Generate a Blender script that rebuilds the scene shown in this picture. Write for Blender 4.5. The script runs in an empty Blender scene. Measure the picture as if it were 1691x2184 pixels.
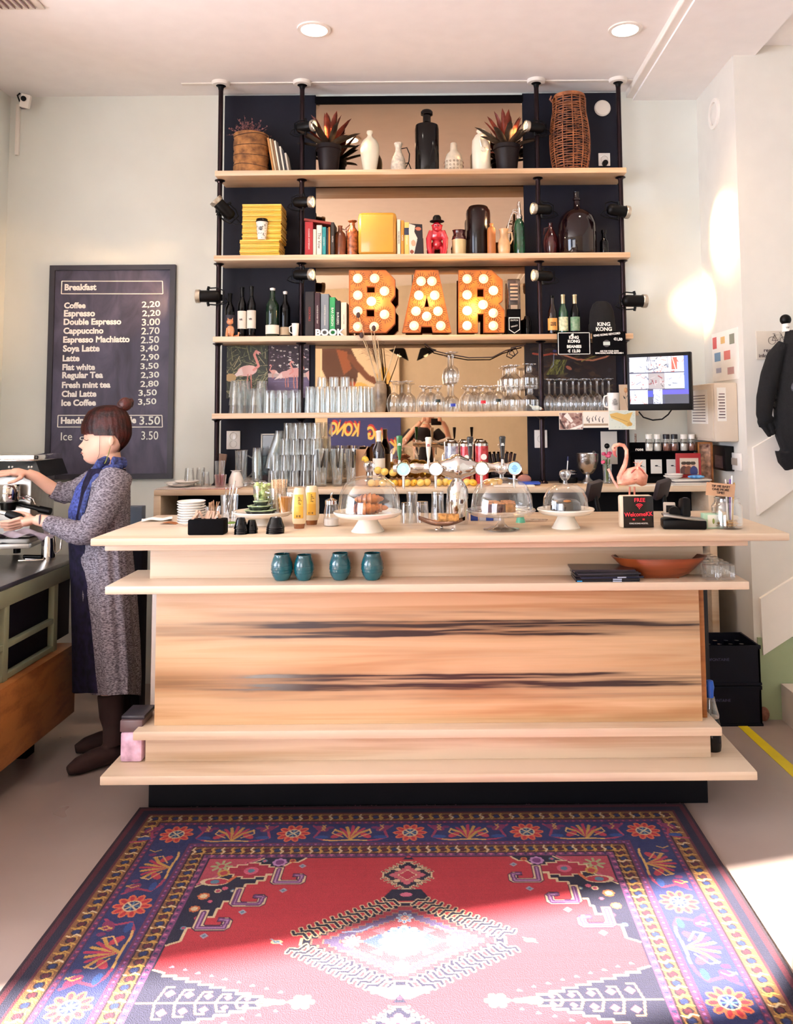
import bpy, bmesh, math, random
import numpy as np
from mathutils import Vector, Matrix, Euler
SC = bpy.context.scene
COL = SC.collection
PI = math.pi
random.seed(7)

# ---------------------------------------------------------------- camera
F, PPX, PPY, H = 1750.0, 929.0, 756.0, 1.6
TH, RO = math.atan(132.0/F), math.radians(-0.45)
cd = bpy.data.cameras.new('camera'); cam = bpy.data.objects.new('camera', cd); COL.objects.link(cam)
cd.sensor_width = 36.0; cd.lens = F/2184.0*36.0; cd.clip_start = 0.05
cd.shift_x = -(PPX-845.5)/2184.0; cd.shift_y = -(1092.0-PPY)/2184.0
cam.location = (0, 0, H)
cam.matrix_world = Matrix.Translation((0, 0, H)) @ Matrix.Rotation(PI/2+TH, 4, 'X') @ Matrix.Rotation(RO, 4, 'Z')
SC.camera = cam
CR = (Matrix.Rotation(PI/2+TH, 3, 'X') @ Matrix.Rotation(RO, 3, 'Z'))

def ray(px, py):
    return CR @ Vector(((px-PPX)/F, -(py-PPY)/F, -1.0))
def at(px, py, y):
    r = ray(px, py); r = r*(y/r.y); return Vector((r.x, y, r.z+H))
def atz(px, py, z):
    r = ray(px, py); r = r*((z-H)/r.z); return Vector((r.x, r.y, z))
def atx(px, py, x):
    r = ray(px, py); r = r*(x/r.x); return Vector((x, r.y, r.z+H))

# ---------------------------------------------------------------- colour management, world
SC.view_settings.view_transform = 'Standard'; SC.view_settings.look = 'None'
SC.view_settings.exposure = 0.5; SC.view_settings.gamma = 1.0; SC.view_settings.use_curve_mapping = False
SC.cycles.use_denoising = True
SC.cycles.transparent_max_bounces = 40; SC.cycles.max_bounces = 10
SC.cycles.diffuse_bounces = 5; SC.cycles.glossy_bounces = 6; SC.cycles.transmission_bounces = 8
SC.cycles.sample_clamp_indirect = 6.0; SC.cycles.caustics_reflective = False; SC.cycles.caustics_refractive = False

def s2l(v):
    v = v/255.0 if v > 1.0 else v
    return v/12.92 if v <= 0.04045 else ((v+0.055)/1.055)**2.4
def hx(h):
    return tuple(s2l(int(h[i:i+2], 16)/255.0) for i in (0, 2, 4)) + (1.0,)

w = bpy.data.worlds.new('world'); SC.world = w; w.use_nodes = True
wb = w.node_tree.nodes['Background']; wb.inputs[0].default_value = hx('cfdcf2'); wb.inputs[1].default_value = 1.0

def light(name, kind, loc, target, power, color, size=None, sizey=None, angle=None, blend=0.5, spot=None):
    d = bpy.data.lights.new(name, kind); d.energy = power; d.color = hx(color)[:3]
    if kind == 'AREA':
        d.shape = 'RECTANGLE'; d.size = size; d.size_y = sizey or size
    if kind == 'SUN': d.angle = angle
    if kind == 'SPOT':
        d.spot_size = spot; d.spot_blend = blend; d.shadow_soft_size = size or 0.03
    if kind == 'POINT': d.shadow_soft_size = size or 0.05
    o = bpy.data.objects.new(name, d); COL.objects.link(o); o.location = loc
    v = Vector(target)-Vector(loc); o.rotation_euler = v.to_track_quat('-Z', 'Y').to_euler()
    return o

# the sun comes in high through the transom windows of the street front, behind and to the left of the camera
SUN_AZ, SUN_EL = math.radians(30), math.radians(24)
sd = Vector((math.sin(SUN_AZ)*math.cos(SUN_EL), math.cos(SUN_AZ)*math.cos(SUN_EL), -math.sin(SUN_EL)))
light('sun', 'SUN', (-6, -8, 6), Vector((-6, -8, 6))+sd, 108.0, 'fff3e6', angle=math.radians(0.6))
# soft daylight lamps; the front one is added fill before a closed wall
light('fill_front', 'AREA', (-3.2, -2.9, 1.75), (-0.6, 4.0, 1.3), 170.0, 'eef3ff', 3.6, 2.2)
light('daylight_left', 'AREA', (-5.6, 1.3, 1.9), (0.0, 3.9, 1.6), 250.0, 'dfe9ff', 3.0, 2.4)
light('daylight_right', 'AREA', (3.0, -2.2, 1.9), (0.9, 4.0, 1.3), 40.0, 'fff0e0', 2.0, 2.2)

# ---------------------------------------------------------------- materials
MATS = {}
def nodes(name):
    m = bpy.data.materials.new(name); m.use_nodes = True
    return m, m.node_tree.nodes, m.node_tree.links, m.node_tree.nodes['Principled BSDF']
def mat(name, color, rough=0.5, metal=0.0, spec=0.5, var=0.06, scale=9.0, bump=0.0, bscale=None, coat=0.0, emit=None, es=0.0, color2=None, sub=0.0):
    if name in MATS: return MATS[name]
    m, N, L, P = nodes(name)
    tc = N.new('ShaderNodeTexCoord'); nz = N.new('ShaderNodeTexNoise'); nz.inputs['Scale'].default_value = scale; nz.inputs['Detail'].default_value = 4
    L.new(tc.outputs['Object'], nz.inputs['Vector'])
    rp = N.new('ShaderNodeValToRGB'); L.new(nz.outputs['Fac'], rp.inputs['Fac'])
    c = Vector(hx(color)[:3]); c2 = Vector(hx(color2)[:3]) if color2 else c
    rp.color_ramp.elements[0].position = 0.3; rp.color_ramp.elements[1].position = 0.7
    rp.color_ramp.elements[0].color = (*(c*(1-var)), 1); rp.color_ramp.elements[1].color = (*(c2*(1+var)), 1)
    L.new(rp.outputs['Color'], P.inputs['Base Color'])
    P.inputs['Roughness'].default_value = rough; P.inputs['Metallic'].default_value = metal
    P.inputs['Specular IOR Level'].default_value = spec; P.inputs['Coat Weight'].default_value = coat
    if sub: P.inputs['Subsurface Weight'].default_value = sub; P.inputs['Subsurface Scale'].default_value = 0.02
    if bump:
        b = N.new('ShaderNodeBump'); b.inputs['Strength'].default_value = bump; b.inputs['Distance'].default_value = 0.003
        n2 = N.new('ShaderNodeTexNoise'); n2.inputs['Scale'].default_value = bscale or scale*8; n2.inputs['Detail'].default_value = 5
        L.new(tc.outputs['Object'], n2.inputs['Vector']); L.new(n2.outputs['Fac'], b.inputs['Height']); L.new(b.outputs['Normal'], P.inputs['Normal'])
    if emit:
        P.inputs['Emission Color'].default_value = hx(emit); P.inputs['Emission Strength'].default_value = es
    MATS[name] = m; return m
def glass(name, tint='f4f8f8', edge='ffffff', rough=0.03, k=0.75):
    """thin clear glass: see-through face on, mirror-like at grazing angles"""
    if name in MATS: return MATS[name]
    m, N, L, P = nodes(name); N.remove(P)
    out = [n for n in N if n.type == 'OUTPUT_MATERIAL'][0]
    t = N.new('ShaderNodeBsdfTransparent'); t.inputs[0].default_value = hx(tint)
    g = N.new('ShaderNodeBsdfGlossy'); g.inputs[0].default_value = hx(edge); g.inputs[1].default_value = rough
    lw = N.new('ShaderNodeLayerWeight'); lw.inputs[0].default_value = 0.35
    r = N.new('ShaderNodeMapRange'); r.inputs['From Min'].default_value = 0.05; r.inputs['From Max'].default_value = 0.95
    r.inputs['To Min'].default_value = 0.09; r.inputs['To Max'].default_value = k
    L.new(lw.outputs['Facing'], r.inputs['Value'])
    x = N.new('ShaderNodeMixShader'); L.new(r.outputs[0], x.inputs[0]); L.new(t.outputs[0], x.inputs[1]); L.new(g.outputs[0], x.inputs[2])
    L.new(x.outputs[0], out.inputs[0]); MATS[name] = m; return m
def wood(name, light_c, mid_c, dark_c, rough=0.45, axis='X', streak=None, grain=1.0, coat=0.15):
    """planed board: long soft grain along an axis, optional dark heart streaks at given heights (object z)"""
    if name in MATS: return MATS[name]
    m, N, L, P = nodes(name)
    tc = N.new('ShaderNodeTexCoord'); mp = N.new('ShaderNodeMapping')
    mp.inputs['Scale'].default_value = {'X': (0.7, 5, 16), 'Y': (16, 0.7, 16), 'Z': (16, 16, 0.7)}[axis]
    L.new(tc.outputs['Object'], mp.inputs[0])
    n1 = N.new('ShaderNodeTexNoise'); n1.inputs['Scale'].default_value = 1.0*grain; n1.inputs['Detail'].default_value = 3; n1.inputs['Distortion'].default_value = 0.6
    L.new(mp.outputs[0], n1.inputs['Vector'])
    mp2 = N.new('ShaderNodeMapping'); mp2.inputs['Scale'].default_value = {'X': (2.2, 60, 110), 'Y': (110, 2.2, 110), 'Z': (110, 110, 2.2)}[axis]
    L.new(tc.outputs['Object'], mp2.inputs[0])
    n2 = N.new('ShaderNodeTexNoise'); n2.inputs['Scale'].default_value = 1.0; n2.inputs['Detail'].default_value = 2
    L.new(mp2.outputs[0], n2.inputs['Vector'])
    ad = N.new('ShaderNodeMath'); ad.operation = 'MULTIPLY_ADD'; ad.inputs[1].default_value = 0.22; L.new(n2.outputs['Fac'], ad.inputs[0]); L.new(n1.outputs['Fac'], ad.inputs[2])
    rp = N.new('ShaderNodeValToRGB'); L.new(ad.outputs[0], rp.inputs[0])
    e = rp.color_ramp.elements; e[0].position = 0.42; e[0].color = hx(mid_c); e[1].position = 0.66; e[1].color = hx(light_c)
    col = rp.outputs[0]
    if streak:
        zc, x0, x1, bands = streak
        sx = N.new('ShaderNodeSeparateXYZ'); L.new(tc.outputs['Object'], sx.inputs[0])
        def M(op, a, b=None, c=None):
            n = N.new('ShaderNodeMath'); n.operation = op
            for i, v in enumerate((a, b, c)):
                if v is None: continue
                if isinstance(v, (int, float)): n.inputs[i].default_value = v
                else: L.new(v, n.inputs[i])
            return n.outputs[0]
        mpw = N.new('ShaderNodeMapping'); mpw.inputs['Scale'].default_value = (1.6, 1, 6); L.new(tc.outputs['Object'], mpw.inputs[0])
        nw = N.new('ShaderNodeTexNoise'); nw.inputs['Scale'].default_value = 1.5; nw.inputs['Detail'].default_value = 3; L.new(mpw.outputs[0], nw.inputs['Vector'])
        wob = M('MULTIPLY_ADD', nw.outputs['Fac'], 0.030, -0.015)
        zz = M('ABSOLUTE', M('ADD', M('SUBTRACT', sx.outputs['Z'], zc), wob))
        tot = None
        for (zo, wd, st, xa, xb) in bands:
            d = M('DIVIDE', M('ABSOLUTE', M('SUBTRACT', zz, zo)), wd)
            g = M('POWER', 2.718, M('MULTIPLY', M('MULTIPLY', d, d), -1.0))
            ma = N.new('ShaderNodeMapRange'); ma.interpolation_type = 'SMOOTHSTEP'; L.new(sx.outputs['X'], ma.inputs[0]); ma.inputs[1].default_value = xa; ma.inputs[2].default_value = xa+0.25
            mb = N.new('ShaderNodeMapRange'); mb.interpolation_type = 'SMOOTHSTEP'; L.new(sx.outputs['X'], mb.inputs[0]); mb.inputs[1].default_value = xb; mb.inputs[2].default_value = xb-0.35
            g = M('MULTIPLY', M('MULTIPLY', g, st), M('MULTIPLY', ma.outputs[0], mb.outputs[0]))
            tot = g if tot is None else M('ADD', tot, g)
        br = M('MULTIPLY_ADD', n2.outputs['Fac'], 2.2, -0.35)
        tot = M('MINIMUM', M('MULTIPLY', tot, br), 1.0)
        mx = N.new('ShaderNodeMix'); mx.data_type = 'RGBA'; L.new(tot, mx.inputs[0]); L.new(col, mx.inputs[6]); mx.inputs[7].default_value = hx(dark_c); col = mx.outputs[2]
    L.new(col, P.inputs['Base Color']); P.inputs['Roughness'].default_value = rough; P.inputs['Coat Weight'].default_value = coat; P.inputs['Coat Roughness'].default_value = 0.3
    b = N.new('ShaderNodeBump'); b.inputs['Strength'].default_value = 0.08; b.inputs['Distance'].default_value = 0.002; L.new(n2.outputs['Fac'], b.inputs['Height']); L.new(b.outputs[0], P.inputs['Normal'])
    MATS[name] = m; return m
def paintmat(name, rough=0.6, emit=0.0, coat=0.0, bump=0.0):
    """uses the colours painted on the mesh itself (printed, woven or displayed pictures)"""
    if name in MATS: return MATS[name]
    m, N, L, P = nodes(name)
    a = N.new('ShaderNodeVertexColor'); a.layer_name = 'Col'
    L.new(a.outputs[0], P.inputs['Base Color']); P.inputs['Roughness'].default_value = rough; P.inputs['Coat Weight'].default_value = coat
    if emit: L.new(a.outputs[0], P.inputs['Emission Color']); P.inputs['Emission Strength'].default_value = emit
    if bump:
        n2 = N.new('ShaderNodeTexNoise'); n2.inputs['Scale'].default_value = 260; tc = N.new('ShaderNodeTexCoord'); L.new(tc.outputs['Object'], n2.inputs['Vector'])
        b = N.new('ShaderNodeBump'); b.inputs['Strength'].default_value = bump; b.inputs['Distance'].default_value = 0.004; L.new(n2.outputs['Fac'], b.inputs['Height']); L.new(b.outputs[0], P.inputs['Normal'])
    MATS[name] = m; return m

WHITE = mat('white_paint', 'ece6dc', 0.75, var=0.02)
CEIL = mat('ceiling_paint', 'f6f3f0', 0.85, var=0.02)
WALLM = mat('wall_paint', 'dfe2da', 0.8, var=0.03, scale=3)
NAVY = mat('navy_paint', '131523', 0.6, var=0.08, scale=4, spec=0.25)
BLACK = mat('black_plastic', '040405', 0.4, spec=0.18, var=0.1)
BLACKM = mat('black_matt', '050406', 0.85, spec=0.1, var=0.15)
PIPE = mat('dark_steel', '2a1f22', 0.28, 0.85, var=0.2, scale=20)
CHROME = mat('chrome', 'e6e2de', 0.08, 1.0, var=0.02)
STEEL = mat('brushed_steel', 'a9a7a4', 0.32, 1.0, var=0.08, scale=40)
CREAM = mat('cream_ceramic', 'efe8da', 0.22, coat=0.5, var=0.03)
PORC = mat('white_porcelain', 'f4efe8', 0.15, coat=0.6, var=0.01)
PAPER = mat('white_paper', 'efe9df', 0.8, var=0.03)
LETW = mat('white_print', 'f3efe6', 0.7, var=0.01)
LETB = mat('black_print', '15131a', 0.7, var=0.01)
GL = glass('clear_glass', 'fbfcfc'); GLB = glass('bright_glass', 'fafcfc', 'ffffff', 0.10, 0.95)
DGREEN = mat('green_glass', '0a2415', 0.06, spec=0.4, coat=0.35, var=0.1); DBROWN = mat('brown_glass', '170a09', 0.06, spec=0.4, coat=0.35, var=0.1)
DBLACK = mat('black_glass', '040406', 0.08, spec=0.25, coat=0.1, var=0.1)
W_BAR = wood('pale_bar_timber', 'd8c3aa', 'c2a587', '4a2a18')
W_SHELF = wood('pale_shelf_timber', 'dfc2a2', 'c99e74', '5a3520')
W_PANEL = wood('streaked_panel_timber', 'd6b48c', 'b98c60', '2e1a18', streak=(0.632, -2, 2, (
    (0.080, 0.0060, 1.3, -0.90, 0.85), (0.093, 0.005, 0.9, -0.7, 0.6), (0.119, 0.009, 1.2, -0.85, 1.25), (0.132, 0.006, 0.6, -1.1, 1.0), (0.102, 0.040, 0.55, -1.35, 1.9), (0.165, 0.016, 0.35, -1.0, 1.8), (0.0, 0.035, 0.18, -0.4, 1.9))))
W_BACK = wood('back_counter_timber', 'dcc4a6', 'c9a681', '5a3520')
W_ORANGE = wood('orange_timber', 'b0713a', '8a4d22', '3a1c10')

# ---------------------------------------------------------------- mesh builders
def new_obj(name, me, m, parent=None):
    o = bpy.data.objects.new(name, me); COL.objects.link(o)
    if m is not None:
        for q in (m if isinstance(m, (list, tuple)) else [m]): me.materials.append(q)
    if parent is not None: o.parent = parent
    return o
class MB:
    def __init__(s): s.bm = bmesh.new(); s.mi = 0
    def _set(s, fs):
        for f in fs: f.material_index = s.mi
    def box(s, c, d, rz=0.0, bevel=0.0, rot=None):
        r = bmesh.ops.create_cube(s.bm, size=1.0); vs = r['verts']
        M = Matrix.Translation(c) @ (rot.to_4x4() if rot else Matrix.Rotation(rz, 4, 'Z')) @ Matrix.Diagonal((*d, 1))
        bmesh.ops.transform(s.bm, matrix=M, verts=vs)
        fs = set(f for v in vs for f in v.link_faces)
        s._set(fs)
        if bevel:
            es = list(set(e for f in fs for e in f.edges))
            r = bmesh.ops.bevel(s.bm, geom=es, offset=bevel, segments=2, affect='EDGES', profile=0.5)
            s._set(r['faces'])
        return s
    def bb(s, x0, x1, y0, y1, z0, z1, bevel=0.0):
        return s.box(((x0+x1)/2, (y0+y1)/2, (z0+z1)/2), (abs(x1-x0), abs(y1-y0), abs(z1-z0)), bevel=bevel)
    def lathe(s, prof, c=(0, 0, 0), seg=24, M=None, sx=1.0, sy=1.0, flute=0.0, nf=0):
        rings = []
        c = Vector(c)
        for r, z in prof:
            if r < 1e-5:
                p = Vector((0, 0, z)); p = (M @ p if M else p)+c; rings.append([s.bm.verts.new(p)])
            else:
                row = []
                for i in range(seg):
                    a = 2*PI*i/seg; rr = r*(1+flute*math.cos(nf*a)) if nf else r
                    p = Vector((rr*sx*math.cos(a), rr*sy*math.sin(a), z)); p = (M @ p if M else p)+c
                    row.append(s.bm.verts.new(p))
                rings.append(row)
        for a, b in zip(rings, rings[1:]):
            for i in range(seg):
                j = (i+1) % seg
                if len(a) == 1 and len(b) == 1: continue
                if len(a) == 1: f = s.bm.faces.new((a[0], b[j], b[i]))
                elif len(b) == 1: f = s.bm.faces.new((a[i], a[j], b[0]))
                else: f = s.bm.faces.new((a[i], a[j], b[j], b[i]))
                f.material_index = s.mi
        return s
    def cyl(s, p0, p1, r, r1=None, seg=16):
        p0, p1 = Vector(p0), Vector(p1); d = p1-p0; L = d.length
        M = d.to_track_quat('Z', 'Y').to_matrix(); r1 = r if r1 is None else r1
        return s.lathe([(0, 0), (r, 0), (r1, L), (0, L)], p0, seg, M)
    def tube(s, pts, r, seg=8, cap=True, flat=1.0, up=None):
        pts = [Vector(p) for p in pts]; n = len(pts); rs = r if isinstance(r, (list, tuple)) else [r]*n
        rings = []; prev = None
        for i, p in enumerate(pts):
            t = (pts[min(i+1, n-1)]-pts[max(i-1, 0)]); t = t.normalized() if t.length > 1e-9 else Vector((0, 0, 1))
            if prev is None:
                a = Vector(up) if up is not None else (Vector((0, 0, 1)) if abs(t.z) < 0.9 else Vector((1, 0, 0)))
            else: a = prev
            u = (a-t*a.dot(t)).normalized(); v = t.cross(u); prev = u
            rings.append([s.bm.verts.new(p+(u*math.cos(2*PI*k/seg)*rs[i]*flat+v*math.sin(2*PI*k/seg)*rs[i])) for k in range(seg)])
        for a, b in zip(rings, rings[1:]):
            for k in range(seg):
                f = s.bm.faces.new((a[k], a[(k+1) % seg], b[(k+1) % seg], b[k])); f.material_index = s.mi
        if cap:
            for rg in (rings[0][::-1], rings[-1]):
                f = s.bm.faces.new(rg); f.material_index = s.mi
        return s
    def prism(s, pts, t, M=None):
        """2-D outline in the x-z plane, thickness t along +y (front face at y=0)"""
        def P(x, z, y):
            p = Vector((x, y, z)); return M @ p if M else p
        a = [s.bm.verts.new(P(x, z, 0)) for x, z in pts]; b = [s.bm.verts.new(P(x, z, t)) for x, z in pts]
        fs = [s.bm.faces.new(a), s.bm.faces.new(b[::-1])]; n = len(pts)
        for i in range(n): fs.append(s.bm.faces.new((a[i], b[i], b[(i+1) % n], a[(i+1) % n])))
        s._set(fs); return s
    def ball(s, c, r, sc=(1, 1, 1), seg=16, rot=None):
        n = max(6, seg//2)
        prof = [(r*math.sin(PI*i/n), -r*math.cos(PI*i/n)) for i in range(n+1)]; prof[0] = (0, -r); prof[-1] = (0, r)
        M = (rot if rot else Matrix.Identity(3)) @ Matrix.Diagonal(sc)
        return s.lathe(prof, c, seg, M)
    def grid(s, fn, nu, nv, close_u=False):
        V = [[s.bm.verts.new(fn(i/(nu if close_u else nu-1), j/(nv-1))) for i in range(nu)] for j in range(nv)]
        for j in range(nv-1):
            for i in range(nu if close_u else nu-1):
                k = (i+1) % nu
                f = s.bm.faces.new((V[j][i], V[j][k], V[j+1][k], V[j+1][i])); f.material_index = s.mi
        return s
    def mesh(s, name, smooth=40):
        me = bpy.data.meshes.new(name); bmesh.ops.recalc_face_normals(s.bm, faces=s.bm.faces); s.bm.to_mesh(me); s.bm.free()
        if smooth:
            me.shade_smooth()
            me.set_sharp_from_angle(angle=math.radians(smooth))
        return me
    def make(s, name, m, parent=None, smooth=40, loc=None):
        o = new_obj(name, s.mesh(name, smooth), m, parent)
        if loc is not None: o.location = loc
        return o

def tag(o, label, cat=None, group=None, kind=None):
    o['label'] = label
    if cat: o['category'] = cat
    if group: o['group'] = group
    if kind: o['kind'] = kind
    return o
def thing(name, label, cat, loc=(0, 0, 0), rz=0.0, group=None):
    o = bpy.data.objects.new(name, None); COL.objects.link(o); o.location = loc; o.rotation_euler = (0, 0, rz); o.empty_display_size = 0.05
    return tag(o, label, cat, group)
def struct(o, label):
    o['kind'] = 'structure'; o['label'] = label; return o
def clone(root, loc=None, rz=None, label=None, group=None, sc=None):
    r = root.copy(); COL.objects.link(r)
    if loc is not None: r.location = loc
    if rz is not None: r.rotation_euler = (0, 0, rz)
    if sc is not None: r.scale = sc if isinstance(sc, tuple) else (sc, sc, sc)
    if label: r['label'] = label
    if group: r['group'] = group
    for ch in list(root.children):
        c = ch.copy(); COL.objects.link(c); c.parent = r; c.matrix_parent_inverse = ch.matrix_parent_inverse.copy()
        for g in list(ch.children):
            d = g.copy(); COL.objects.link(d); d.parent = c
    return r
def text_mesh(s, size, ext=0.0006, bold=0.0, align='CENTER', width=1.0, mirror=False):
    cu = bpy.data.curves.new('lettering', 'FONT'); cu.body = s; cu.size = size; cu.extrude = ext; cu.offset = bold; cu.align_x = align; cu.align_y = 'CENTER'
    cu.resolution_u = 3; cu.space_line = 0.95
    o = bpy.data.objects.new('lettering', cu); me = bpy.data.meshes.new_from_object(o)
    me.transform(Matrix.Rotation(PI/2, 4, 'X') @ Matrix.Diagonal((width, 1, 1, 1)))
    bpy.data.objects.remove(o); bpy.data.curves.remove(cu); me.name = 'lettering'; me.materials.clear()
    return me
def text(s, size, m, parent=None, loc=(0, 0, 0), rz=0.0, rx=0.0, ry=0.0, name='lettering', **k):
    """lettering that faces -y"""
    o = new_obj(name, text_mesh(s, size, **k), m, parent); o.location = loc; o.rotation_euler = (rx, ry, rz); return o

class Canvas:
    """a small raster whose pixels become the vertex colours of a flat grid mesh"""
    def __init__(s, w, h, nx, ny, bg):
        s.w, s.h, s.nx, s.ny = w, h, nx, ny
        s.a = np.zeros((ny, nx, 3)); s.a[:] = s.c(bg)
        s.X, s.Y = np.meshgrid(np.linspace(0, w, nx), np.linspace(0, h, ny))
    def c(s, h): return np.array(hx(h)[:3]) if isinstance(h, str) else np.array(h)
    def put(s, m, col, al=1.0): s.a[m] = s.a[m]*(1-al)+s.c(col)*al
    def rect(s, x0, y0, x1, y1, col, al=1.0): s.put((s.X >= x0) & (s.X <= x1) & (s.Y >= y0) & (s.Y <= y1), col, al)
    def ell(s, x, y, rx, ry, col, al=1.0, rot=0.0):
        R_ = max(rx, ry); j0, j1 = np.searchsorted(s.Y[:, 0], [y-R_, y+R_]); i0, i1 = np.searchsorted(s.X[0], [x-R_, x+R_])
        if j1 <= j0 or i1 <= i0: return
        dx, dy = s.X[j0:j1, i0:i1]-x, s.Y[j0:j1, i0:i1]-y; c, q = math.cos(rot), math.sin(rot)
        m = ((dx*c+dy*q)/rx)**2+((-dx*q+dy*c)/ry)**2 <= 1; sub = s.a[j0:j1, i0:i1]; sub[m] = sub[m]*(1-al)+s.c(col)*al
    def poly(s, pts, col, al=1.0):
        xs = [p[0] for p in pts]; ys = [p[1] for p in pts]
        j0, j1 = np.searchsorted(s.Y[:, 0], [min(ys), max(ys)]); i0, i1 = np.searchsorted(s.X[0], [min(xs), max(xs)])
        j1 = min(j1+1, s.ny); i1 = min(i1+1, s.nx)
        if j1 <= j0 or i1 <= i0: return
        X, Y = s.X[j0:j1, i0:i1], s.Y[j0:j1, i0:i1]; m = np.zeros(X.shape, bool); n = len(pts)
        for k in range(n):
            xa, ya = pts[k]; xb, yb = pts[(k+1) % n]
            if ya == yb: continue
            cnd = ((ya > Y) != (yb > Y)) & (X < (xb-xa)*(Y-ya)/(yb-ya)+xa); m ^= cnd
        sub = s.a[j0:j1, i0:i1]; sub[m] = sub[m]*(1-al)+s.c(col)*al
    def line(s, pts, wd, col, al=1.0, closed=False):
        pts = list(pts)+([pts[0]] if closed else [])
        for (xa, ya), (xb, yb) in zip(pts, pts[1:]):
            i0, i1 = np.searchsorted(s.X[0], [min(xa, xb)-wd, max(xa, xb)+wd]); j0, j1 = np.searchsorted(s.Y[:, 0], [min(ya, yb)-wd, max(ya, yb)+wd])
            if i1 <= i0 or j1 <= j0: continue
            X, Y = s.X[j0:j1, i0:i1], s.Y[j0:j1, i0:i1]; d2 = (xb-xa)**2+(yb-ya)**2+1e-12
            t = np.clip(((X-xa)*(xb-xa)+(Y-ya)*(yb-ya))/d2, 0, 1)
            m = np.hypot(X-xa-t*(xb-xa), Y-ya-t*(yb-ya)) <= wd/2
            sub = s.a[j0:j1, i0:i1]; sub[m] = sub[m]*(1-al)+s.c(col)*al
    def noise(s, amt, seed=1):
        g = np.random.RandomState(seed); s.a *= 1+amt*(g.rand(s.ny, s.nx, 1)-0.5)*2
    def mesh(s, name, flat='xz', t=0.004):
        """grid in x-z (facing -y, y axis of the picture pointing down) or x-y (lying, facing up); a thin back closes it"""
        nx, ny = s.nx, s.ny; n = nx*ny
        co = np.zeros((n+4, 3), np.float32)
        if flat == 'xz': co[:n, 0] = s.X.ravel()-s.w/2; co[:n, 2] = s.h-s.Y.ravel(); back = 1
        else: co[:n, 0] = s.X.ravel()-s.w/2; co[:n, 1] = -s.Y.ravel(); back = 2
        k = [0, nx-1, n-1, n-nx]
        for q, i in enumerate(k):
            co[n+q] = co[i]; co[n+q][back] += t if back == 1 else -t
        i = np.arange(nx-1)[None, :]+np.arange(ny-1)[:, None]*nx; i = i.ravel()
        fc = np.stack([i, i+nx, i+nx+1, i+1], 1)
        # four thin side strips and the back, as ngons along the border
        top = list(range(0, nx)); bot = list(range(n-nx, n)); lf = list(range(0, n, nx)); rt = list(range(nx-1, n, nx))
        extra = [top+[n+1, n+0], bot[::-1]+[n+3, n+2], lf[::-1]+[n+0, n+3], rt+[n+2, n+1], [n, n+1, n+2, n+3]]
        me = bpy.data.meshes.new(name)
        loops = np.concatenate([fc.ravel(), np.array([v for e in extra for v in e])]).astype(np.int32)
        starts = np.concatenate([np.arange(len(fc))*4, len(fc)*4+np.cumsum([0]+[len(e) for e in extra[:-1]])]).astype(np.int32)
        me.vertices.add(n+4); me.vertices.foreach_set('co', co.ravel()); me.loops.add(len(loops)); me.loops.foreach_set('vertex_index', loops)
        me.polygons.add(len(starts)); me.polygons.foreach_set('loop_start', starts)
        me.update(calc_edges=True); me.validate()
        ca = me.color_attributes.new('Col', 'FLOAT_COLOR', 'POINT')
        cc = np.ones((n+4, 4), np.float32); cc[:n, :3] = s.a.reshape(-1, 3); cc[n:, :3] = s.a.reshape(-1, 3)[k]
        ca.data.foreach_set('color', cc.ravel()); return me
ORD = ['first', 'second', 'third', 'fourth', 'fifth', 'sixth', 'seventh', 'eighth', 'ninth', 'tenth', 'eleventh', 'twelfth', 'thirteenth', 'fourteenth', 'fifteenth', 'sixteenth', 'seventeenth', 'eighteenth', 'nineteenth', 'twentieth']
PRINT = paintmat('printed_picture', 0.55); PRINTG = paintmat('glossy_picture', 0.25, coat=0.5)
# ================================================================ THE ROOM
ZC = 3.655
fm, N, L, P = nodes('floor_concrete')
tc = N.new('ShaderNodeTexCoord'); nz = N.new('ShaderNodeTexNoise'); nz.inputs['Scale'].default_value = 1.6; nz.inputs['Detail'].default_value = 6
L.new(tc.outputs['Object'], nz.inputs['Vector']); rp = N.new('ShaderNodeValToRGB'); L.new(nz.outputs['Fac'], rp.inputs[0])
rp.color_ramp.elements[0].color = hx('8d7c76'); rp.color_ramp.elements[1].color = hx('a99a93'); L.new(rp.outputs[0], P.inputs['Base Color'])
n2 = N.new('ShaderNodeTexNoise'); n2.inputs['Scale'].default_value = 5; L.new(tc.outputs['Object'], n2.inputs['Vector'])
r2 = N.new('ShaderNodeMapRange'); L.new(n2.outputs['Fac'], r2.inputs[0]); r2.inputs[3].default_value = 0.22; r2.inputs[4].default_value = 0.42; L.new(r2.outputs[0], P.inputs['Roughness'])
struct(MB().bb(-6.0, 3.4, -4.6, 5.3, -0.1, 0).make('floor', fm, smooth=0), 'smooth grey beige concrete floor')
cm = MB(); cm.prism([(-6.15, -4.1), (3.45, -1.63), (3.45, 5.3), (-6.15, 5.3)], 0.12, Matrix(((1, 0, 0, 0), (0, 0, 1, 0), (0, 1, 0, ZC), (0, 0, 0, 1))))
struct(cm.make('ceiling', CEIL, smooth=0), 'smooth white plaster ceiling')
struct(MB().bb(-2.9, 3.4, 5.1, 5.3, 0, ZC).make('wall_back', WALLM, smooth=0), 'pale grey green wall behind the shelving')
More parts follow.
